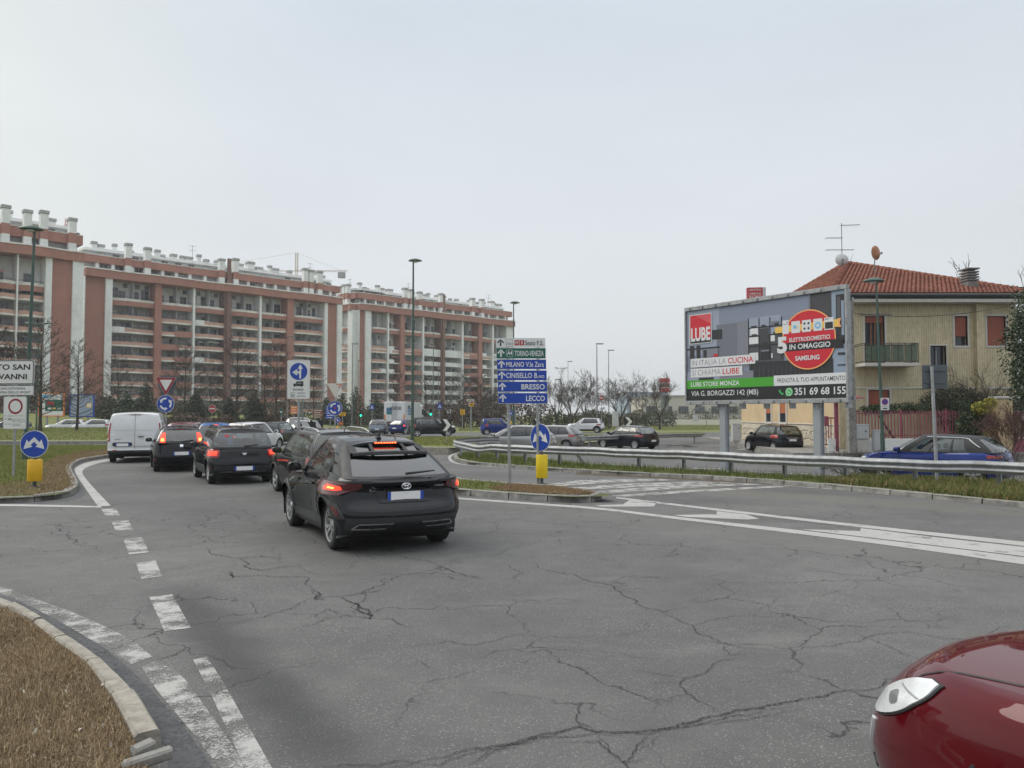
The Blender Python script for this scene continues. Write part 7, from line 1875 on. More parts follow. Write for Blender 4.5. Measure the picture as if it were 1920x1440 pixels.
  for xw in wx:
   for sg in (1, -1):
    o = empty('wheel', (xw - s.xc, 0, r), 0, parent=s.root); o.location.y = sg * y0; a = (S.get('steer', 0) if xw > s.xc else 0)
    o.rotation_euler = (0, random.uniform(0, 1), a + (0 if sg > 0 else math.pi)); link('tyre', tme, o); link('rim', rme, o)
    lin = MB(); rows = []
    for k in range(15):
     t = R(-25 + 230 * k / 14); cx, cz = xw + s.Ra * 1.005 * math.cos(t), r + s.Ra * 1.005 * math.sin(t); rows.append([(cx - s.xc, sg * (S['W'] / 2 * .985), cz), (cx - s.xc, sg * (S['W'] / 2 - .42), cz)])
    lin.grid(rows); lin.grid([[rows[k][1] for k in range(15)], [(xw - s.xc, sg * (S['W'] / 2 - .42), .2)] * 15]); s.obj('arch_liner', lin, m_black)
    fl = S.get('flare', 0)
    if fl:
     m = MB(); rows = []
     for k in range(25):
      t = R(-22 + 224 * k / 24); row = []
      for q, d in ((s.Ra - .004, .004), (s.Ra + .004, .018), (s.Ra + fl * .85, .014), (s.Ra + fl, .0)):
       x, z = xw + q * math.cos(t), max(r + q * math.sin(t), S['gc'] + .02); h = s.bvh.ray_cast(Vector((x, sg * 3, z)), Vector((0, -sg, 0)))[0]
       y = abs(h.y) if h is not None and abs(h.y) > .6 * S['W'] / 2 else S['W'] / 2 * .97
       row.append([x - s.xc, y + d, z])
      ymax = max(q_[1] for q_ in row); row[0][1] = row[1][1] = max(row[2][1], ymax - .012) ; rows.append([(a_, sg * b_, c_) for a_, b_, c_ in row])
     m.grid(rows); s.obj('arch_trim', m, S.get('flaremat', m_darkplastic), fix=False)
 def inside(s):
  S = s.S; g = S['gh']; zb = itp(S['belt'], S['L'] * .5)
  if S.get('noseat'): return
  for x in (g['f0'] - 1.35, g['r0'] + (1.0 if S['L'] > 3.6 else .75)):
   for sg in ((.36, -.36) if x > S['L'] * .42 else (.4, 0, -.4)):
    m = MB(); m.box((-.06, -.24 if x > S['L'] * .42 else -.2, -.25), (.06, .24 if x > S['L'] * .42 else .2, .10), b=.04); m.box((-.045, -.13, .13), (.045, .13, .30), b=.04); m.xform(Matrix.Rotation(-.2, 4, 'Y'))
    s.obj('seat', m, m_interior, loc=(x - s.xc, sg, zb - .02))
  m = MB(); m.tube([(.19 * math.cos(t * .4), .19 * math.sin(t * .4), 0) for t in range(17)], .016, 5, cap=False); s.obj('steering_wheel', m, m_black, loc=(g['f0'] - .85 - s.xc, .36, zb + .06), rot=(0, R(65), 0))
  m = MB(); m.box((-.03, -.11, -.03), (.02, .11, .04), b=.015); s.obj('mirror_inside', m, m_black, loc=(g['f1'] + .12 - s.xc, 0, itp(g['roof'], g['f1']) - .12))
 # --- details laid on the surface
 def hit(s, view, a, b):
  o, d = {'rear': (Vector((-3, a, b)), Vector((1, 0, 0))), 'front': (Vector((s.S['L'] + 3, a, b)), Vector((-1, 0, 0))), 'left': (Vector((a, 3, b)), Vector((0, -1, 0))), 'right': (Vector((a, -3, b)), Vector((0, 1, 0))), 'top': (Vector((b, a, 4)), Vector((0, 0, -1)))}[view]
  h = s.bvh.ray_cast(o, d)[0]
  if h is None: h = s.bvh.find_nearest(o + d * 3)[0]
  return h, d
 def patch(s, name, view, rows, mat, off=.008, m=6, n=3, parent=None, skirt=.02, smooth=40):
  R_ = []
  for (a0, a1, b0), (c0, c1, b1) in zip(rows, rows[1:]):
   for k in range(n):
    t = k / n; R_.append((a0 + (c0 - a0) * t, a1 + (c1 - a1) * t, b0 + (b1 - b0) * t))
  R_.append(rows[-1]); G_ = []
  for a0, a1, b in R_:
   r = []
   for k in range(m + 1):
    h, d = s.hit(view, a0 + (a1 - a0) * k / m, b); r.append(h - d * off)
   G_.append(r)
  return s.shell(name, G_, d, mat, off + skirt, parent, smooth)
 def shell(s, name, G_, d, mat, sk, parent=None, smooth=40, nrm=None):
  mb = MB(); mb.grid(G_); nr, nc = len(G_), len(G_[0])
  bd = [(0, j) for j in range(nc)] + [(i, nc - 1) for i in range(1, nr)] + [(nr - 1, j) for j in range(nc - 2, -1, -1)] + [(i, 0) for i in range(nr - 2, 0, -1)]
  o = len(mb.v)
  for i, j in bd: p = G_[i][j]; mb.v.append(tuple(p + (d if nrm is None else -nrm[i][j]) * sk))
  for k in range(len(bd)):
   a, b = bd[k], bd[(k + 1) % len(bd)]; mb.f.append([a[0] * nc + a[1], b[0] * nc + b[1], o + (k + 1) % len(bd), o + k]); mb.m.append(0)
  mb.xform(Matrix.Translation((-s.xc, 0, 0))); return s.obj(name, mb, mat, parent, smooth, fix=True)
 def surf(s, q, z, sg):
  """q 0..1 round the rear corner, 1..2 along the side; 4..5 round the front corner back from the nose"""
  i = q * NR_ if q <= 1 else (NR_ + (q - 1) * NS_ if q <= 2 else NR_ + NS_ + NF_ * (q - 4) if q >= 4 else 0)
  v = .6
  for _ in range(6):
   p = s.lower(i, v); x = p.x; zt = itp(s.S['belt'], x); zb = s.S['gc'] + .07 * max(0, 1 - x / .6) + .05 * max(0, 1 - (s.S['L'] - x) / .7); v = min(1, max(0, (z - zb) / (zt - zb)))
  p = s.lower(i, v); return Vector((p.x, sg * p.y, p.z)), i, v
 def wrap(s, name, rows, mat, sg, off=.012, m=8, n=3, parent=None):
  R_ = []
  for (a0, a1, b0), (c0, c1, b1) in zip(rows, rows[1:]):
   for k in range(n): t = k / n; R_.append((a0 + (c0 - a0) * t, a1 + (c1 - a1) * t, b0 + (b1 - b0) * t))
  R_.append(rows[-1]); G_, N_ = [], []
  for a0, a1, b in R_:
   r, nn = [], []
   for k in range(m + 1):
    p, i, v = s.surf(a0 + (a1 - a0) * k / m, b, sg); e = s.lower(i + .25, v) - s.lower(max(0, i - .25), v); f = s.lower(i, min(1, v + .03)) - s.lower(i, max(0, v - .03)); nv = f.cross(e).normalized()
    c = Vector((s.S['L'] / 2, 0, .5)); pp = Vector((p.x, abs(p.y), p.z))
    if nv.dot(pp - c) < 0: nv = -nv
    nv = Vector((nv.x, sg * nv.y, nv.z)); r.append(p + nv * off); nn.append(nv)
   G_.append(r); N_.append(nn)
  return s.shell(name, G_, None, mat, off + .015, parent, nrm=N_)
 def bx(s, name, c, size, mat, b=.008, parent=None, rot=None):
  return s.obj(name, MB().box([-q / 2 for q in size], [q / 2 for q in size], b=b), mat, parent, 40, (c[0] - s.xc, c[1], c[2]), rot)
 def plate(s, y, z, w=.52, h=.11, tilt=0, view='rear'):
  p, _ = s.hit(view, y, z); sg = -1 if view == 'rear' else 1; pe = empty('number_plate', (p.x - s.xc + sg * .022, y, z), 0 if view == 'rear' else math.pi, parent=s.root)
  MB().box((-.004, -w / 2 - .012, -h / 2 - .012), (.012, w / 2 + .012, h / 2 + .012), b=.003).build('plate_frame', m_black, pe); MB().box((-.008, -w / 2, -h / 2), (-.0045, w / 2, h / 2)).build('plate', m_plate, pe)
  for q in (-1, 1): MB().box((-.0095, q * w / 2 - (.045 if q > 0 else 0), -h / 2), (-.0082, q * w / 2 + (.045 if q < 0 else 0), h / 2)).build('plate_band', m_plateblue, pe)
 def mirrors(s, mat=None, x=None):
  S = s.S; g = S['gh']; x = x or g['f0'] - .42; z = itp(S['belt'], x) + .09; y = S['W'] / 2 * g.get('w0', .93)
  for sg in (1, -1):
   mr = empty('door_mirror', (x - s.xc, sg * (y + .12), z), 0, parent=s.root); m = MB(); rows = []
   for k, (xx, q) in enumerate(((-.07, .85), (-.05, 1.0), (0, 1.0), (.06, .85), (.10, .45))): rows.append([(xx, q * .11 * math.copysign(abs(math.cos(R(a))) ** .7, math.cos(R(a))), q * .075 * math.copysign(abs(math.sin(R(a))) ** .7, math.sin(R(a)))) for a in range(0, 360, 24)])
   m.grid(rows, close=True); m.f += [list(range(15))[::-1], [60 + k for k in range(15)]]; m.m += [0, 0]; m.build('housing', mat or s.mat, mr, 50)
   MB().lathe([(.001, -.076), (.062, -.075)], 14, axis='x').build('mirror_glass', m_glass_dark, mr); MB().box((-.02, min(-sg * .17, -sg * .08), -.06), (.05, max(-sg * .17, -sg * .08), -.03), b=.01).build('arm', m_black, mr)
 def lamps(s, rows, mat=m_redlens, hot=None, hotmat=m_brake, off=.014):
  for sg in (1, -1):
   o = s.wrap('tail_light', rows, mat, sg, off)
   if hot: s.wrap('brake_light', hot, hotmat, sg, off + .006, parent=None)
 def heads(s, rows, off=.012):
  for sg in (1, -1): s.wrap('headlight', rows, m_clearlens, sg, off)
 def gaps(s, xs, z0=.30, hatch=True):
  for sg in ('left', 'right'):
   for x in xs: zt = itp(s.S['belt'], x) - .012; s.patch('door_gap', sg, [(x - .004, x + .004, z0), (x - .004, x + .004, zt)], m_black, .0015, 1, 10, skirt=0)
   zb = itp(s.S['belt'], (xs[0] + xs[-1]) / 2)
   for x in xs[1:]: s.patch('door_handle', sg, [(x - .28, x - .06, zb - .14), (x - .28, x - .06, zb - .112)], s.mat if s.S.get('bodyhandle', 1) else m_black, .028, 3, 1)
 def finish(s, contact, px, py, heading, z=0.0):
  """stand the car so that a wheel (RL, RR, FL, FR) or the middle C meets the ground under a picture point"""
  S = s.S; p = G(px, py, z) if not isinstance(px, Vector) else px; a = R(heading)
  lx = {'R': -S['wb'] / 2, 'F': S['wb'] / 2, 'C': 0}[contact[0]]; ly = {'L': S['W'] / 2 - .05, 'R': -S['W'] / 2 + .05, 'C': 0}[contact[-1]]
  ox, oy = rot2(lx, ly, a); s.root.location = (p.x - ox, p.y - oy, z); s.root.rotation_euler = (0, 0, a); return s

def V(px, Y): return Vector(((px - 960) / FPX * Y, Y, 0))
p_black = paint('black_paint', (.006, .007, .010), .3); p_dark = paint('anthracite_paint', (.013, .014, .016), .35, .3); p_navy = paint('dark_navy_paint', (.010, .012, .020), .3, .2)
p_grey = paint('dark_grey_paint', (.045, .052, .062), .35, .4); p_silver = paint('silver_paint', (.30, .30, .30), .35, .6); p_white = paint('white_paint', (.66, .67, .68), .35); p_blue = paint('bright_blue_paint', (.010, .032, .20), .3, .2)
p_lblue = paint('mid_blue_paint', (.06, .15, .36), .35, .3); p_red = paint('deep_red_paint', (.088, .0025, .007), .3, .15); p_burg = paint('burgundy_paint', (.16, .05, .06), .35, .3); p_brown = paint('dark_bronze_paint', (.040, .038, .036), .35, .4)
p_lsilver = paint('blue_silver_paint', (.20, .225, .27), .35, .5); p_dblue = paint('deep_blue_paint', (.010, .022, .12), .3, .2)

# ------------------------------------------------------------------ black coupe crossover in front
GQ = 'cars queuing at the roundabout'
S_coupe = dict(L=4.39, W=1.80, H=1.56, wb=2.64, ro=.84, wr=.348, tyre=.235, rim=.70, gc=.20, ar=.55, nr=3.0, af=.9, bulge=.095, tuck=.055, gap=.055, flare=.065, cpil=1, wheel='double', rimmat=m_alu, spokes=5, cladv=.10, dark_rear=True,
 belt=[(0, .99), (.10, 1.01), (.35, 1.03), (.9, 1.075), (1.5, 1.05), (2.4, .985), (3.2, .96), (3.6, .93), (4.1, .82), (4.39, .68)],
 xr=[(0, .24), (.10, .10), (.22, .02), (.36, 0), (.46, .02), (.53, .075), (.66, .135), (.80, .155), (.90, .10), (.95, .075), (1, .12)],
 wv=[(0, .90), (.12, .95), (.34, .985), (.55, 1.0), (.75, .985), (.9, .955), (1, .90)],
 gh=dict(r0=.16, r1=1.10, f0=3.28, f1=2.35, w0=.905, w1=.615, ar0=.42, ar1=.22, roof=[(.8, 1.44), (1.10, 1.478), (1.5, 1.532), (1.9, 1.556), (2.35, 1.545)], curve=.03),
 sides=((.26, .47), (.50, .86)), rw=(.60, .10, .93), srow=(1, 10))
c = Car('crossover_car', 'black coupe crossover with lit brake lights and black roof spoiler in the foreground', 'car', S_coupe, p_black, GQ, 2)
m_br2 = m_brake
for sg in (1, -1):
 tl = c.wrap('tail_light', [(.70, 1.06, .80), (.50, 1.10, .86), (.40, 1.13, .93), (.42, 1.16, .965)], m_darkred, sg, .045, 12)
 c.wrap('brake_light', [(.74, .99, .855), (.66, 1.0, .885), (.72, .98, .925)], m_br2, sg, .056, 8); c.wrap('lit_bulb', [(.80, .93, .875), (.80, .93, .90)], m_brake_hot, sg, .060, 4, 2)
 c.wrap('light_edge', [(.30, 1.1, .966), (.30, 1.17, .978)], m_black, sg, .05, 12, 1)
 c.wrap('reflector', [(.80, .90, .53), (.84, .95, .66)], m_darkred, sg, .012, 4); c.wrap('reflector_surround', [(.70, .93, .50), (.78, .99, .69)], m_darkplastic, sg, .007, 4)
 c.wrap('bumper_cut', [(.55, 1.03, .475), (.60, 1.03, .50)], m_black, sg, .004, 8, 1)
 c.patch('sill_trim', 'left' if sg > 0 else 'right', [(1.12, 3.18, .26), (1.14, 3.14, .36), (1.25, 3.0, .40)], m_darkplastic, .016, 16)
# lower bumper in grey plastic with two chrome lined vents
for sg in (1, -1):
 lo = (-.02, .80) if sg > 0 else (-.80, .02)
 c.patch('bumper_trim', 'rear', [(lo[0], lo[1], .305), (lo[0], lo[1] * 1.02 if sg > 0 else lo[1], .40), (lo[0], lo[1], .505)] if sg > 0 else [(lo[0], lo[1], .305), (lo[0] * 1.02, lo[1], .40), (lo[0], lo[1], .505)], m_darkplastic, .012, 14, 4)
 f = (lambda a, b: (a, b)) if sg > 0 else (lambda a, b: (-b, -a))
 c.patch('vent', 'rear', [(*f(.30, .70), .365), (*f(.27, .68), .405)], m_black, .018, 10, 1)
 c.patch('chrome_line', 'rear', [(*f(.29, .73), .340), (*f(.29, .74), .357)], m_alu, .026, 10, 1); c.patch('chrome_line', 'rear', [(*f(.22, .66), .412), (*f(.20, .66), .428)], m_alu, .026, 10, 1)
 c.patch('chrome_line', 'rear', [(*f(.66, .685), .413), (*f(.72, .745), .350)][::-1], m_chrome, .024, 3, 3)
c.patch('skid_plate', 'rear', [(-.24, .24, .30), (-.30, .30, .345), (-.20, .20, .40)], m_black, .020, 10)
c.patch('diffuser_lip', 'rear', [(-.20, .20, .405), (-.17, .17, .43)], m_darkplastic, .022, 8, 1)
c.patch('tailgate_recess', 'rear', [(-.36, .36, .70), (-.40, .40, .73), (-.43, .43, .85), (-.40, .40, .87)], p_black, .012, 10); c.patch('tailgate_edge', 'rear', [(-.62, .62, .615), (-.60, .60, .622)], m_black, .003, 12, 1)
c.plate(0, .785, .52, .115)
c.patch('plate_lamp_bar', 'rear', [(-.30, .30, .865), (-.30, .30, .885)], m_black, .03, 8, 1)
bd = c.hit('rear', 0, .925)[0]; e_ = empty('badge', (bd.x - c.xc - .02, 0, .918), 0, parent=c.root)
def ell(rx, rz, n=22, ox=0, oz=0): return [(0, ox + rx * math.cos(2 * math.pi * k / n), oz + rz * math.sin(2 * math.pi * k / n)) for k in range(n + 1)]
for rx, rz, oz in ((.065, .042, 0), (.022, .040, 0), (.044, .016, .02)): MB().tube(ell(rx, rz, oz=oz), .0055, 5, cap=False).build('emblem_ring', m_chrome, e_, 60)
def car_text(c, body, y0, y1, z0, h, mat=m_chrome):
 p = c.hit('rear', (y0 + y1) / 2, z0)[0]; q = c.hit('rear', y0, z0)[0]; q2 = c.hit('rear', y1, z0)[0]
 me0, tw, th = text_mesh(body, .01, .004); me = me0.copy(); me.name = 'lettering'; me.materials.clear(); me.materials.append(mat)
 o = link('lettering', me, c.root, (q.x - c.xc - .012, y0, z0)); w = abs(y1 - y0); yaw = math.atan2(q2.x - q.x, y1 - y0)
 o.rotation_euler = (math.pi / 2, 0, -math.pi / 2 - (yaw - math.pi if y1 < y0 else yaw) * 0); o.scale = (w / tw, h / th, 1); return o
car_text(c, 'TOYOTA', .47, .34, .895, .020); car_text(c, 'C-HR', .50, .30, .850, .036); car_text(c, 'HYBRID', -.44, -.58, .895, .022)
# roof spoiler with three openings
sp = MB(); zz = 1.47
def spw(y): return .56 - .10 * sstep(.35, .56, abs(y))
rows = []
for x, z, w in ((1.20, 1.488, .53), (1.13, 1.487, .54), (1.07, 1.484, .545), (1.01, 1.476, .545)): rows.append([(x + .07 * (abs(t) ** 3), t * w, z + .028 * (1 - t * t) - .035 * abs(t) ** 4) for t in [k / 12 - 1 for k in range(25)]])
rows += [[(p[0] - .004, p[1], p[2] - .03) for p in rows[-1]], [(p[0] + .03, p[1], p[2] - .035) for p in rows[-1]], [(p[0], p[1], p[2] - .045) for p in rows[1]]]
sp.grid(rows); sp.xform(Matrix.Translation((-c.xc, 0, 0))); c.obj('spoiler', sp, p_black, smooth=50, fix=True)
tops = {t: (1.02 + .07 * abs(t / .6) ** 3, t, 1.462 + .028 * (1 - (t / .6) ** 2) - .035 * (t / .6) ** 4) for t in (-.51, -.24, .24, .51)}
m = MB(); m.grid([[(.70 + .07 * abs(t) ** 3 + dx, t * .57, 1.345 - .02 * abs(t) ** 3 + dz) for dx, dz in ((.03, .034), (-.015, .024), (-.025, -.012), (.0, -.022), (.05, -.005))] for t in [k / 10 - 1 for k in range(21)]], close=True); m.xform(Matrix.Translation((-c.xc, 0, 0))); c.obj('spoiler_bar', m, m_black, fix=True)
for t, p in tops.items():
 q = (.715 + .07 * abs(t / .575) ** 3, t * 1.07, 1.352); w = .05 if abs(t) > .4 else .022; m = MB(); m.add([(p[0], p[1] - w, p[2]), (p[0], p[1] + w, p[2]), (p[0] + .05, p[1] + w, p[2]), (p[0] + .05, p[1] - w, p[2]), (q[0], q[1] - w, q[2]), (q[0], q[1] + w, q[2]), (q[0] + .05, q[1] + w, q[2]), (q[0] + .05, q[1] - w, q[2])], [(0, 1, 5, 4), (1, 2, 6, 5), (2, 3, 7, 6), (3, 0, 4, 7)]); m.xform(Matrix.Translation((-c.xc, 0, 0))); c.obj('spoiler_strut', m, m_black)
bl = MB(); bl.box((-.012, -.17, -.011), (.012, .17, .011), b=.004); c.obj('high_brake_light', bl, m_brake, loc=(1.002 - c.xc, 0, 1.485)); 
for k in range(8): c.bx('lit_diode', (.988, -.15 + k * .043, 1.485), (.004, .018, .012), m_brake_hot, 0)
m = MB(); m.tube([(.155, .0, 1.085), (.165, -.22, 1.10), (.185, -.44, 1.115)], [.022, .017, .010], 6); m.xform(Matrix.Translation((-c.xc - .035, 0, 0))); c.obj('wiper', m, m_black)
c.patch('window_base_trim', 'rear', [(-.70, .70, 1.022), (-.68, .68, 1.05)], m_black, .006, 14, 1)
m = MB(); m.box((-.07, -.035, 0), (.07, .035, .03), b=.012); m.add([(-.06, -.01, .03), (-.06, .01, .03), (.06, .008, .03), (.06, -.008, .03), (-.075, -.005, .115), (-.075, .005, .115), (-.04, .004, .115), (-.04, -.004, .115)], [(4, 5, 6, 7), (0, 1, 5, 4), (1, 2, 6, 5), (2, 3, 7, 6), (3, 0, 4, 7)]); c.obj('antenna_fin', m, m_black, loc=(1.35 - c.xc, .0, 1.535))
c.mirrors(); c.gaps((1.55, 2.05, 3.02), .36); c.heads([(4.35, 4.85, .72), (4.30, 4.88, .80)])
c.patch('rear_handle', 'left', [(1.60, 1.72, 1.14), (1.62, 1.72, 1.17)], m_black, .014, 3); c.patch('rear_handle', 'right', [(1.60, 1.72, 1.14), (1.62, 1.72, 1.17)], m_black, .014, 3)
c.finish('RL', 620, 1030, 118)

# ------------------------------------------------------------------ other cars
def hatch(name, label, S, mat, place, heading, group, z=0.0, lights=None, hot=None, plate_z=.62, det=1, mirrors=True, head=True, gaps=None, high=None, rails=False, wiper=True, cladding=None, cat='car', lens=m_redlens):
 c = Car(name, label, cat, S, mat, group, det); S = c.S
 if lights: c.lamps(lights, lens, hot, m_brake)
 if head: c.heads([(4.30, 4.86, S['belt'][-1][1] - .04), (4.25, 4.93, S['belt'][-1][1] + .07)])
 if plate_z: c.plate(0, plate_z)
 if mirrors: c.mirrors(S.get('mirrormat'))
 if gaps: c.gaps(gaps)
 g = S['gh']
 if high:
  p, _ = c.hit('rear', 0, high); c.bx('high_brake_light', (p.x - .012, 0, high), (.03, .26, .025), m_brake if hot else m_redlens)
 if wiper:
  zb = itp(S['belt'], .1) + .05; p = c.hit('rear', 0, zb)[0]; q = c.hit('rear', -.38, zb + .05)[0]; m = MB(); m.tube([p + Vector((-.02, 0, 0)), q + Vector((-.02, 0, 0))], [.018, .009], 5); m.xform(Matrix.Translation((-c.xc, 0, 0))); c.obj('wiper', m, m_black)
 if rails:
  for sg in (1, -1):
   pts = []
   for k in range(9):
    x = g['r1'] + .15 + (g['f1'] - g['r1'] - .2) * k / 8; pts.append((x - c.xc, sg * S['W'] / 2 * g['w1'] * .93, itp(g['roof'], x) + .055 - .05 * abs(k / 4 - 1) ** 5))
   m = MB(); m.tube(pts, .019, 8); c.obj('roof_rail', m, rails if not isinstance(rails, bool) else m_alu)
 if cladding: 
  for sg in ('left', 'right'): c.patch('side_cladding', sg, [(S['ro'] + c.Ra + .03, S['ro'] + S['wb'] - c.Ra - .03, S['gc'] + .04), (S['ro'] + c.Ra + .03, S['ro'] + S['wb'] - c.Ra - .03, S['gc'] + cladding)], m_darkplastic, .012, 12)
  c.patch('bumper_cladding', 'rear', [(-.74, .74, S['gc'] + .08), (-.78, .78, S['gc'] + .3)], m_darkplastic, .012, 14)
 m = MB(); pz = itp(g['roof'], g['r1'] + .2) + .03; m.tube([(g['r1'] + .2 - c.xc, 0, pz - .01), (g['r1'] + .02 - c.xc, 0, pz + .16)], [.012, .004], 5); c.obj('aerial', m, m_black)
 c.patch('tailgate_gap', 'rear', [(-.60, .60, S.get('gapz', .50)), (-.60, .60, S.get('gapz', .50) + .007)], m_black, .002, 12, 1, skirt=0)
 c.finish(*place, heading, z); return c
def HS(L, W, H, wb, ro, wr, rear, front, **k):
 """hatchback proportions: rear = (r0, r1, roof rear z), front = (f0, f1)"""
 zb = k.pop('zb', .93); r0, r1, zr = rear; f0, f1 = front; nose = k.pop('nose', .70)
 S = dict(L=L, W=W, H=H, wb=wb, ro=ro, wr=wr, belt=[(0, zb + .03), (.5, zb + .04), (L * .45, zb), (f0 - .1, zb - .01), (f0 + .35, zb - .06), (L - .2, nose + .10), (L, nose)],
  gh=dict(r0=r0, r1=r1, f0=f0, f1=f1, w0=.94, w1=k.pop('w1', .70), ar0=.30, ar1=.16, roof=[(r1, zr), (r1 + .5, H - .025), (L * .45, H), (f1, H - .03)], curve=.03)); S.update(k); return S

S_step = HS(4.08, 1.74, 1.555, 2.59, .70, .325, (.10, .40, 1.49), (3.15, 2.45), zb=.95, gc=.22, flare=.06, wheel='alloy', spokes=5, rimmat=m_alu, bulge=.035, cladv=.22, rw=(.80, .12, .86), sides=((.07, .22), (.25, .55), (.58, .93)), gapz=.56)
c = hatch('hatchback_car', 'dark grey raised hatchback with roof rails and red tail lights in the queue', S_step, p_dark, ('RL', 391, 907), 120, GQ, lights=[(.48, 1.04, .74), (.42, 1.05, .78), (.42, 1.06, .93), (.50, 1.05, .96)], hot=[(.50, .95, .80), (.50, .95, .91)], plate_z=.44, gaps=(1.15, 1.95, 2.95), rails=m_darkplastic, det=2, cladding=.26, high=None)
c.patch('badge', 'rear', [(-.035, .035, .80), (-.06, .06, .845), (-.065, .065, .86)], m_chrome, .014, 3); c.patch('chrome_line', 'rear', [(-.62, .62, .335), (-.58, .58, .355)], m_alu, .025, 12, 1); c.patch('sticker', 'rear', [(.38, .48, 1.29), (.38, .48, 1.35)], m_signred, .004, 3); car_text(c, 'DACIA', .52, .30, .865, .018); car_text(c, 'SANDERO', .52, .30, .825, .026)
for sg in (1, -1): c.wrap('reflector', [(.72, .86, .45), (.72, .86, .49)], m_darkred, sg, .02, 4)
S_p = HS(4.03, 1.69, 1.49, 2.51, .72, .305, (.08, .48, 1.42), (3.15, 2.3), zb=.93, wheel='cap', rimmat=m_hub, spokes=6, ar=.6, nr=2.7, rw=(.76, .14, .88), gapz=.50)
c = hatch('hatchback_car', 'small black hatchback with bright high brake lights beside the white van', S_p, p_black, ('RL', 289, 884), 117, GQ, plate_z=.62, high=1.41, det=2, gaps=(1.1, 1.95, 2.95))
for sg in (1, -1):      # lights standing in the roof pillars
 y = .60 * sg
 c.patch('tail_light', 'rear', [(.58 * sg - .08, .58 * sg + .08, .99), (.565 * sg - .075, .565 * sg + .075, 1.16), (.53 * sg - .05, .53 * sg + .05, 1.30)], m_brake, .02, 4); c.patch('lit_bulb', 'rear', [(.585 * sg - .05, .585 * sg + .05, 1.03), (.58 * sg - .045, .58 * sg + .045, 1.12)], m_brake_hot, .026, 3); c.wrap('reflector', [(.70, .84, .40), (.70, .84, .44)], m_redlens, sg, .02, 4)
c.patch('badge', 'rear', [(-.045, .045, .83), (-.055, .055, .875), (-.045, .045, .92)], m_chrome, .014, 4)
S_m = HS(4.15, 1.78, 1.56, 2.6, .72, .325, (.12, .45, 1.49), (3.25, 2.45), zb=.97, wheel='alloy', rimmat=m_alu, flare=.04, bulge=.03, dark_rear=False)
c = hatch('crossover_car', 'dark charcoal crossover with silver roof rails half hidden by the black coupe crossover', S_m, p_dark, ('FL', 517, 921), 121, GQ, lights=[(.50, .99, .80), (.50, .98, .95)], rails=m_alu, gaps=(1.15, 1.95, 3.0))
hatch('hatchback_car', 'mid blue hatchback with lit high brake light between the black hatchback and grey one', HS(3.95, 1.70, 1.53, 2.5, .68, .30, (.08, .42, 1.47), (3.1, 2.3), dark_rear=False), p_lblue, ('RC', V(404, 35.0), 0), 112, GQ, lights=[(.62, 1.03, .75), (.62, 1.03, 1.0)], hot=[(.66, .95, .85), (.66, .95, .95)], high=1.46)
hatch('hatchback_car', 'burgundy car showing its roof right of the white van', HS(4.1, 1.74, 1.52, 2.55, .7, .31, (.08, .5, 1.46), (3.15, 2.3), dark_rear=True), p_burg, ('RC', V(343, 38.6), 0), 100, GQ, lights=[(.62, 1.05, .8), (.62, 1.05, .95)])
hatch('hatchback_car', 'white hatchback behind the blue one turning right', HS(4.1, 1.74, 1.50, 2.55, .7, .31, (.08, .5, 1.44), (3.15, 2.3), dark_rear=True), p_white, ('RC', V(452, 40.5), 0), 78, GQ, lights=[(.80, 1.08, .85), (.80, 1.08, 1.0)])
GR = 'cars driving round the roundabout'
c = hatch('hatchback_car', 'small dark grey city car seen from behind beside the lorry turn sign', HS(3.43, 1.63, 1.465, 2.34, .50, .285, (.05, .24, 1.41), (2.75, 2.0), zb=.92, wheel='cap', rw=(.80, .05, .88), sides=((.10, .44), (.48, .93))), p_grey, ('RR', 527, 834.5), 80, GR, lights=[(.86, 1.05, .78), (.84, 1.06, 1.02)], plate_z=.42, gaps=(1.55, 2.6))
hatch('hatchback_car', 'white hatchback behind the dark grey city car', HS(4.0, 1.72, 1.46, 2.5, .7, .31, (.08, .5, 1.4), (3.1, 2.3)), p_white, ('CC', V(567, 57.5), 0), 265, GR, lights=[(.62, 1.05, .75), (.62, 1.05, .95)])
hatch('minivan_car', 'tall white people carrier farther behind the dark grey city car', HS(4.3, 1.8, 1.66, 2.65, .75, .32, (.06, .25, 1.60), (3.5, 2.6), zb=.98), p_white, ('CC', V(556, 66), 0), 270, GR, lights=[(.62, 1.05, .85), (.62, 1.05, 1.1)])
hatch('hatchback_car', 'blue silver car seen from behind left of the white lorry', HS(4.05, 1.70, 1.43, 2.5, .72, .30, (.08, .45, 1.38), (3.1, 2.3), dark_rear=False), p_lsilver, ('RC', V(708.5, 76), 0), 94, GR, lights=[(.82, 1.04, .76), (.82, 1.04, .94)], plate_z=.5)
hatch('hatchback_car', 'blue car with orange light directly behind the dark off-roader', HS(4.0, 1.72, 1.42, 2.5, .7, .30, (.08, .5, 1.36), (3.1, 2.3), dark_rear=True), p_dblue, ('RC', V(748, 75), 0), 60, GR, lights=[(.82, 1.05, .78), (.82, 1.05, .95)], hot=[(.84, 1.0, .82), (.84, 1.0, .92)])
hatch('offroad_car', 'dark green black off-roader passing behind the roundabout lawn', HS(4.32, 1.82, 1.63, 2.67, .80, .34, (.10, .42, 1.56), (3.25, 2.6), zb=1.02, gc=.24, flare=.07, bulge=.04, wheel='alloy', rimmat=m_alu, nose=.86), p_dark, ('CC', V(809, 68), 0), 14, GR, lights=[(.84, 1.03, .85), (.84, 1.03, 1.12)], rails=m_darkplastic, gaps=(1.25, 2.1, 3.05))
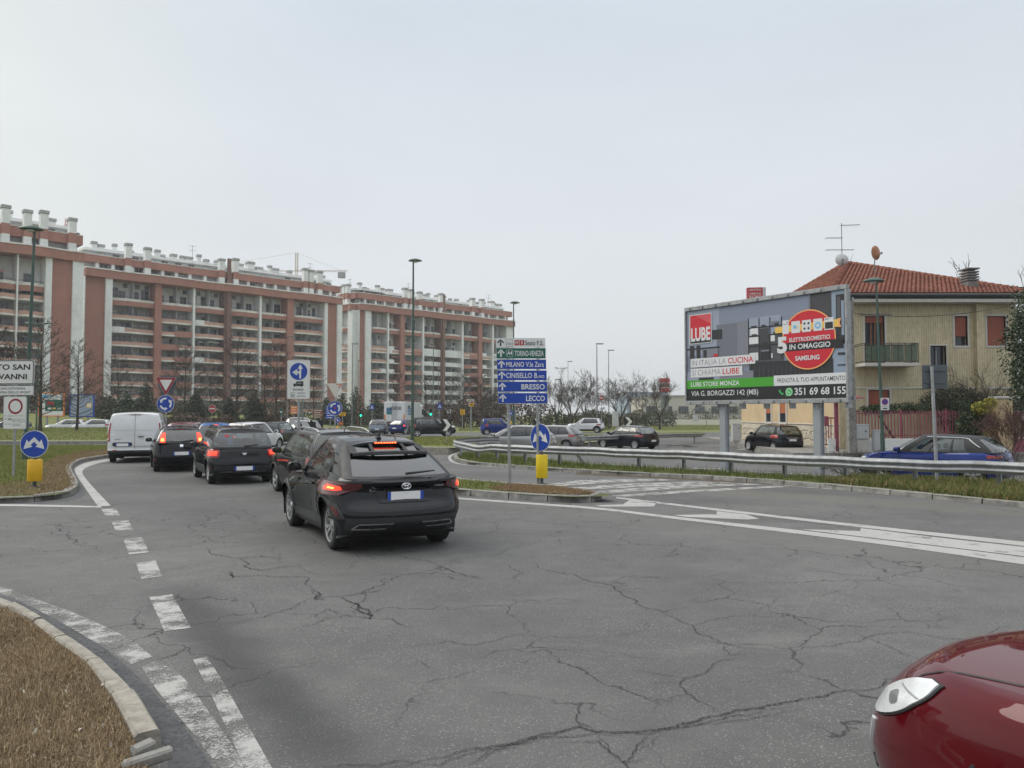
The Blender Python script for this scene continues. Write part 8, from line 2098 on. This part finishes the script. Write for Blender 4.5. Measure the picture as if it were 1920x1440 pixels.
hatch('hatchback_car', 'bright blue boxy city car with tall red tail lights behind the direction sign', HS(3.54, 1.58, 1.54, 2.30, .52, .29, (.04, .20, 1.49), (2.75, 2.15), zb=.97, wheel='cap', rw=(.82, .05, .88)), p_blue, ('CC', V(932, 75), 0), 12, GR, lights=[(.86, 1.04, .80), (.86, 1.04, 1.12)], gaps=(1.05, 1.8, 2.65))
hatch('crossover_car', 'white crossover driving left on the far side of the lawn', HS(4.12, 1.78, 1.57, 2.61, .72, .335, (.10, .48, 1.50), (3.15, 2.4), zb=1.0, wheel='alloy', rimmat=m_alu, flare=.05, cladv=.16, nose=.82, roofmat=1), p_white, ('CC', V(1098, 83), 0), 167, GR, lights=[(.78, 1.06, .82), (.74, 1.08, .94)], gaps=(1.15, 2.0, 2.98), cladding=.2)
GLT = 'cars on the side road and in the lot'
zl = -.25
hatch('minivan_car', 'silver people carrier behind the guard rail bend', HS(4.45, 1.80, 1.55, 2.72, .80, .32, (.10, .85, 1.46), (3.75, 2.55), zb=.95, wheel='alloy', nose=.72, dark_rear=True), p_silver, ('CC', V(972, 44), 0), 163, GLT, zl, lights=[(.78, 1.05, .82), (.74, 1.08, 1.0)], gaps=(1.2, 2.2, 3.3))
hatch('hatchback_car', 'silver roofed hatchback with dark tailgate close behind the silver people carrier', HS(4.2, 1.78, 1.50, 2.6, .78, .32, (.06, .62, 1.42), (3.3, 2.4), zb=.93, dark_rear=True), p_silver, ('RR', V(1077, 48.3), 0), 158, GLT, zl, lights=[(.70, 1.02, .82), (.70, 1.02, 1.0)])
hatch('hatchback_car', 'very dark blue hatchback standing by the far guard rail end', HS(4.26, 1.80, 1.46, 2.63, .80, .315, (.10, .62, 1.395), (3.3, 2.3), zb=.93, wheel='alloy', spokes=9, rimmat=m_hub, bulge=.03), p_navy, ('RL', V(1189.5, 47.8), 0), 131, GLT, zl, lights=[(.60, 1.06, .80), (.56, 1.09, .90)], plate_z=.55, gaps=(1.25, 2.05, 3.05))
c = hatch('hatchback_car', 'small black hatchback parked by the ochre side wall of the house', HS(3.95, 1.70, 1.51, 2.51, .66, .30, (.08, .40, 1.44), (3.1, 2.35), zb=.94, wheel='cap', rimmat=m_hub, spokes=7), p_black, ('RL', V(1448.5, 42.3), 0), 104, GLT, -.17, lights=[(.74, 1.10, .80), (.62, 1.12, .90), (.70, 1.08, .98)], plate_z=.70, gaps=(1.1, 1.9, 2.9))
c.patch('chrome_line', 'rear', [(-.36, .36, .80), (-.36, .36, .825)], m_chrome, .02, 8, 1)
S_bs = HS(4.33, 1.80, 1.48, 2.65, .78, .33, (.10, .62, 1.42), (3.25, 2.35), zb=.96, wheel='alloy', rimmat=m_alu, roofmat=1, ghmat=1, bulge=.03, dark_rear=False, sides=((.22, .40), (.43, .66), (.69, .92)))
c = hatch('crossover_car', 'bright blue crossover with black roof parked behind the guard rail', S_bs, p_blue, ('CC', V(1748, 24.0), 0), 133, GLT, -.20, lights=[(.3, .9, .84), (.3, .9, .93)], gaps=(1.2, 2.05, 3.05))
for sg in (1, -1):
 pts = [c.ghp(NR_ + k * 2, 11.2 / 12) for k in range(6, 32)]; pts = [c.ghp(NR_ + 2 + k, .35 + .09 * k) for k in range(7)] + pts
 m = MB(); m.tube([(p.x - c.xc, sg * (p.y + .006), p.z) for p in pts], .013, 5); c.obj('roof_trim', m, m_chrome)
GP = 'parked cars beyond the left lawn'
for i, (px, Y, h, mt, lab) in enumerate(((127, 80, 200, p_white, 'white parked car roof peeping over the left lawn below the first poster'), (176, 80.5, 196, p_white, 'white parked car roof peeping over the lawn left of the van'), (20, 80, 190, p_grey, 'dark grey parked car behind the thick trunk at the far left'))):
 hatch('parked_car', lab, HS(4.1, 1.74, 1.42, 2.55, .7, .31, (.08, .5, 1.36), (3.15, 2.3)), mt, ('CC', V(px, Y), 0), h, GP, 0, lights=[(.62, 1.05, .8), (.62, 1.05, .95)], mirrors=False, wiper=False)

# white panel van
S_v = dict(L=4.97, W=1.99, H=1.98, wb=2.93, ro=1.02, wr=.335, gc=.26, ar=.16, nr=5, af=.7, nf=3, bulge=0, tuck=0, cladv=.20, crown=.05, tyre=.22, noseat=True, fw=.9,
 belt=[(0, 1.12), (1.5, 1.12), (3.6, 1.12), (4.2, 1.06), (4.75, .92), (4.97, .78)], xr=[(0, .10), (.1, .01), (.2, 0), (.26, .05), (.5, .045), (1, .06)], wv=[(0, .95), (.1, .985), (.3, 1), (1, .99)],
 gh=dict(r0=.055, r1=.19, f0=4.1, f1=3.15, w0=.985, w1=.855, ar0=.16, ar1=.16, af0=.5, af1=.3, roof=[(.1, 1.90), (.6, 1.955), (2, 1.98), (3.15, 1.95)], curve=.035), rw=None, sides=((.74, .93),), wheel='cap', rimmat=m_hub)
c = Car('panel_van', 'white panel van with closed rear doors waiting at the roundabout', 'van', S_v, p_white, GQ, 2)
for sg in (1, -1):
 f = (lambda a, b: (a, b)) if sg > 0 else (lambda a, b: (-b, -a))
 c.patch('rear_door_panel', 'rear', [(*f(.06, .70), 1.30), (*f(.06, .80), 1.40), (*f(.06, .78), 1.78), (*f(.06, .72), 1.84)], p_white, .010, 10)
 tl = c.patch('tail_light', 'rear', [(*f(.88, .965), .86), (*f(.89, .965), 1.15), (*f(.85, .90), 1.58)], m_redlens, .014, 4); c.patch('indicator_lens', 'rear', [(*f(.895, .96), .95), (*f(.895, .96), 1.05)], m_orange_lens, .018, 3); c.wrap('side_lens', [(.9, 1.025, .86), (.9, 1.02, 1.10)], m_redlens, sg, .012, 4)
 c.patch('reflector', 'rear', [(*f(.62, .78), .50), (*f(.62, .78), .53)], m_redlens, .012, 3)
 for z in (.95, 1.65): c.bx('hinge', (.055, sg * .955, z), (.03, .05, .08), p_white)
c.patch('door_gap', 'rear', [(-.006, .006, .56), (-.006, .006, 1.9)], m_black, .004, 1, 14, skirt=0); c.patch('high_brake_light', 'rear', [(-.20, .20, 1.90), (-.20, .20, 1.918)], m_darkred, .02, 6, 1)
c.patch('plate_recess', 'rear', [(.12, .76, .68), (.08, .80, .72), (.10, .78, .80), (.16, .72, .82)], m_black, .012, 8); c.plate(.43, .725, .50, .11); c.bx('door_handle', (.02, -.22, 1.045), (.04, .22, .03), m_black); c.bx('door_gap', (.03, .0, .66), (.01, 1.5, .006), m_black, 0)
car_text(c, 'TRANSIT', .72, .50, .93, .03, m_chrome); c.mirrors(m_black, 3.75)
for k, (h_, w_) in enumerate(((.13, .30), (.11, .34), (.16, .26), (.11, .30))):   # dark red print on the side panel
 z = 1.72 - k * .19; c.patch('print', 'right', [(.45, .45 + w_, z - h_ * .4), (.45, .45 + w_, z + h_ * .4)], m_signback if k < 2 else m_signdarkred, .004, 4)
c.heads([(4.35, 4.85, .86), (4.3, 4.9, 1.0)]); c.finish('RL', 207.5, 866.5, 111)

# white box lorry
t = empty('box_lorry', V(740, 88), R(83 - 90), 'white refrigerated box lorry seen from behind beyond the roundabout', 'lorry')
MB().box((-1.25, 0, 1.1), (1.25, 7.2, 3.42), b=.03).build('box_body', p_white, t)
for sg in (-1, 1):
 d = MB().box((min(sg * .02, sg * 1.2), -.045, 1.18), (max(sg * .02, sg * 1.2), -.005, 3.34), b=.012).build('rear_door', p_white, t)
 for x in (.12, .28): MB().tube([(sg * x, -.07, 1.1), (sg * x, -.07, 3.36)], .02, 6).build('lock_bar', m_galv, d)
 MB().box((min(sg * 1.05, sg * 1.2), -.08, 1.25), (max(sg * 1.05, sg * 1.2), -.047, 1.95)).build('marker_strip', m_orange, t)
 for x in (.5, .72, .92): MB().box((sg * x - .08, -.06, .92), (sg * x + .08, -.01, 1.04), b=.01).build('tail_light', m_redlens, t)
 for y in (1.4, 5.9, 2.6):
  w = MB(); w.lathe([(.3, -.14), (.48, -.14), (.5, -.1), (.5, .1), (.48, .14), (.3, .14), (.2, .08), (.001, .08)], 20, axis='x'); w.build('wheel', m_rubber, t, 40, (sg * 1.05, y, .5))
MB().box((-1.2, -.05, .86), (1.2, .1, 1.08), b=.01).build('rear_bar', m_black, t); MB().box((-1.1, .3, .75), (1.1, 7.4, 1.09)).build('chassis', m_black, t); MB().box((-1.0, -.2, .45), (1.0, -.08, .6), b=.01).build('under_run_bar', m_galv_d, t)
cb = MB(); rows = []
for y, zt, w in ((7.45, 3.05, 1.2), (7.9, 3.25, 1.22), (8.6, 3.15, 1.22), (9.1, 2.7, 1.18), (9.25, 1.9, 1.15), (9.3, .6, 1.15)): rows.append([(-w, y, .6), (-w, y, zt - .2), (-w * .9, y, zt), (w * .9, y, zt), (w, y, zt - .2), (w, y, .6)])
cb.grid(rows); cb.f.append([5, 4, 3, 2, 1, 0]); cb.m.append(0); cb.build('cab', p_white, t); MB().box((1.1905, 8.1, 1.9), (1.235, 8.9, 2.6)).build('cab_window', m_winglass, t); MB().box((1.3, 8.9, 1.8), (1.5, 9.05, 2.5), b=.02).build('door_mirror', m_black, t)
me0, tw, th = text_mesh('ADERNS', .03); me = me0.copy(); me.materials.clear(); me.materials.append(m_signblack); o = link('lettering', me, t, (-.55, -.052, 2.45), (math.pi / 2, 0, 0), (1.35 / tw, .42 / th, 1)); m_lb = mc('lorry_print_blue', (.06, .16, .30)); m_lg = mc('lorry_print_green', (.02, .18, .10))
flat(t, rectp(-.95, 2.0, -.3, 2.75), m_lb, -.049); flat(t, rectp(-.85, 1.95, -.3, 2.2), m_lg, -.0505)
for k, (z, w_) in enumerate(((2.75, .6), (2.5, .9), (2.2, .9), (1.9, .9))): link('print', MB().add([(1.256, 1.1, z), (1.256, 1.1 + w_ * 2, z), (1.256, 1.1 + w_ * 2, z + .22), (1.256, 1.1, z + .22)], [(0, 1, 2, 3)]).mesh('print', m_lb if k else m_signblack), t)

# deep red car close by at the lower right
S_r = HS(4.30, 1.72, 1.45, 2.51, .74, .31, (.08, .6, 1.38), (3.05, 2.2), zb=.92, nose=.70, af=1.05, nf=2.3, wheel='alloy', rimmat=m_alu, bulge=.03)
S_r['belt'] = [(0, .95), (.5, .96), (1.8, .93), (2.95, .93), (3.4, .915), (3.85, .875), (4.15, .80), (4.30, .70)]; S_r['xf'] = [(0, .14), (.15, .03), (.4, 0), (.6, .02), (.8, .09), (.92, .17), (1, .26)]
c = Car('hatchback_car', 'deep red car nose with a clear teardrop headlight entering at the lower right', 'car', S_r, p_red, None, 2)
for sg in (1, -1):
 def tear(g): return [(4.625 - .21 * t - (.11 * math.sin(math.pi * min(1, .04 + t * .93) ** .85) ** .7 + g), 4.625 - .21 * t + .095 * math.sin(math.pi * min(1, .04 + t * .93) ** 1.1) ** .6 + g, .60 - g * .5 + (.245 + g) * t) for t in [k / 12 for k in range(13)]]
 c.wrap('headlight', tear(0), m_clearlens, sg, .014, 12, 2); c.wrap('headlight_gap_shade', tear(.010), m_black, sg, .006, 12, 2)  # black edge paints the thin shadow in the gap round the headlight
 c.wrap('lamp_unit', [(4.50 - .03 * math.cos(k * math.pi / 8 - math.pi / 2), 4.515 + .035 * math.cos(k * math.pi / 8 - math.pi / 2), .685 + .0075 * k) for k in range(9)], m_alu, sg, .0165, 6, 2); c.wrap('lens_line', [(4.40, 4.54, .765), (4.39, 4.53, .772)], m_hub, sg, .0158, 6, 1); c.wrap('indicator_lens', [(4.64, 4.68, .38), (4.61, 4.68, .46), (4.60, 4.63, .56)], m_clearlens, sg, .012, 4)
 c.wrap('bumper_gap', [(4.16, 4.17, .30), (4.15, 4.16, .66)], m_black, sg, .002, 1, 8)
c.mirrors(); c.gaps((1.2, 2.0, 2.95)); c.lamps([(.85, 1.05, .8), (.62, 1.05, .95)])
pts = []
for k in range(13): x = 3.05 + .95 * k / 12; pts.append((x, .66 - .10 * (k / 12) ** 2))
m = MB(); m.tube([c.hit('top', y, x)[0] + Vector((-c.xc, 0, .001)) for x, y in pts], .005, 4); c.obj('bonnet_gap', m, m_black); m = MB(); m.tube([c.hit('top', -y, x)[0] + Vector((-c.xc, 0, .001)) for x, y in pts], .005, 4); c.obj('bonnet_gap', m, m_black)
c.patch('grille', 'front', [(-.42, .42, .30), (-.5, .5, .36), (-.46, .46, .44)], m_black, .012, 10)
c.finish('FL', Vector((1.80, 2.57, 0)), 0, 121)
# ================================================================== haze
def haze():
 t = NT('haze_air'); n, l = t.n, t.l; n.remove(t.p); out = [q for q in n if q.type == 'OUTPUT_MATERIAL'][0]
 v = t.new('VolumePrincipled'); v.inputs['Color'].default_value = (.93, .95, .97, 1); v.inputs['Density'].default_value = .00042; v.inputs['Anisotropy'].default_value = .2
 l.new(v.outputs[0], out.inputs['Volume'])
 o = MB().box((-3050, -650, -1.2), (3050, 3050, 80)).build('haze', t.m); tag(o, 'thin grey haze over the whole junction', kind='stuff'); o.display_type = 'WIRE'
haze()
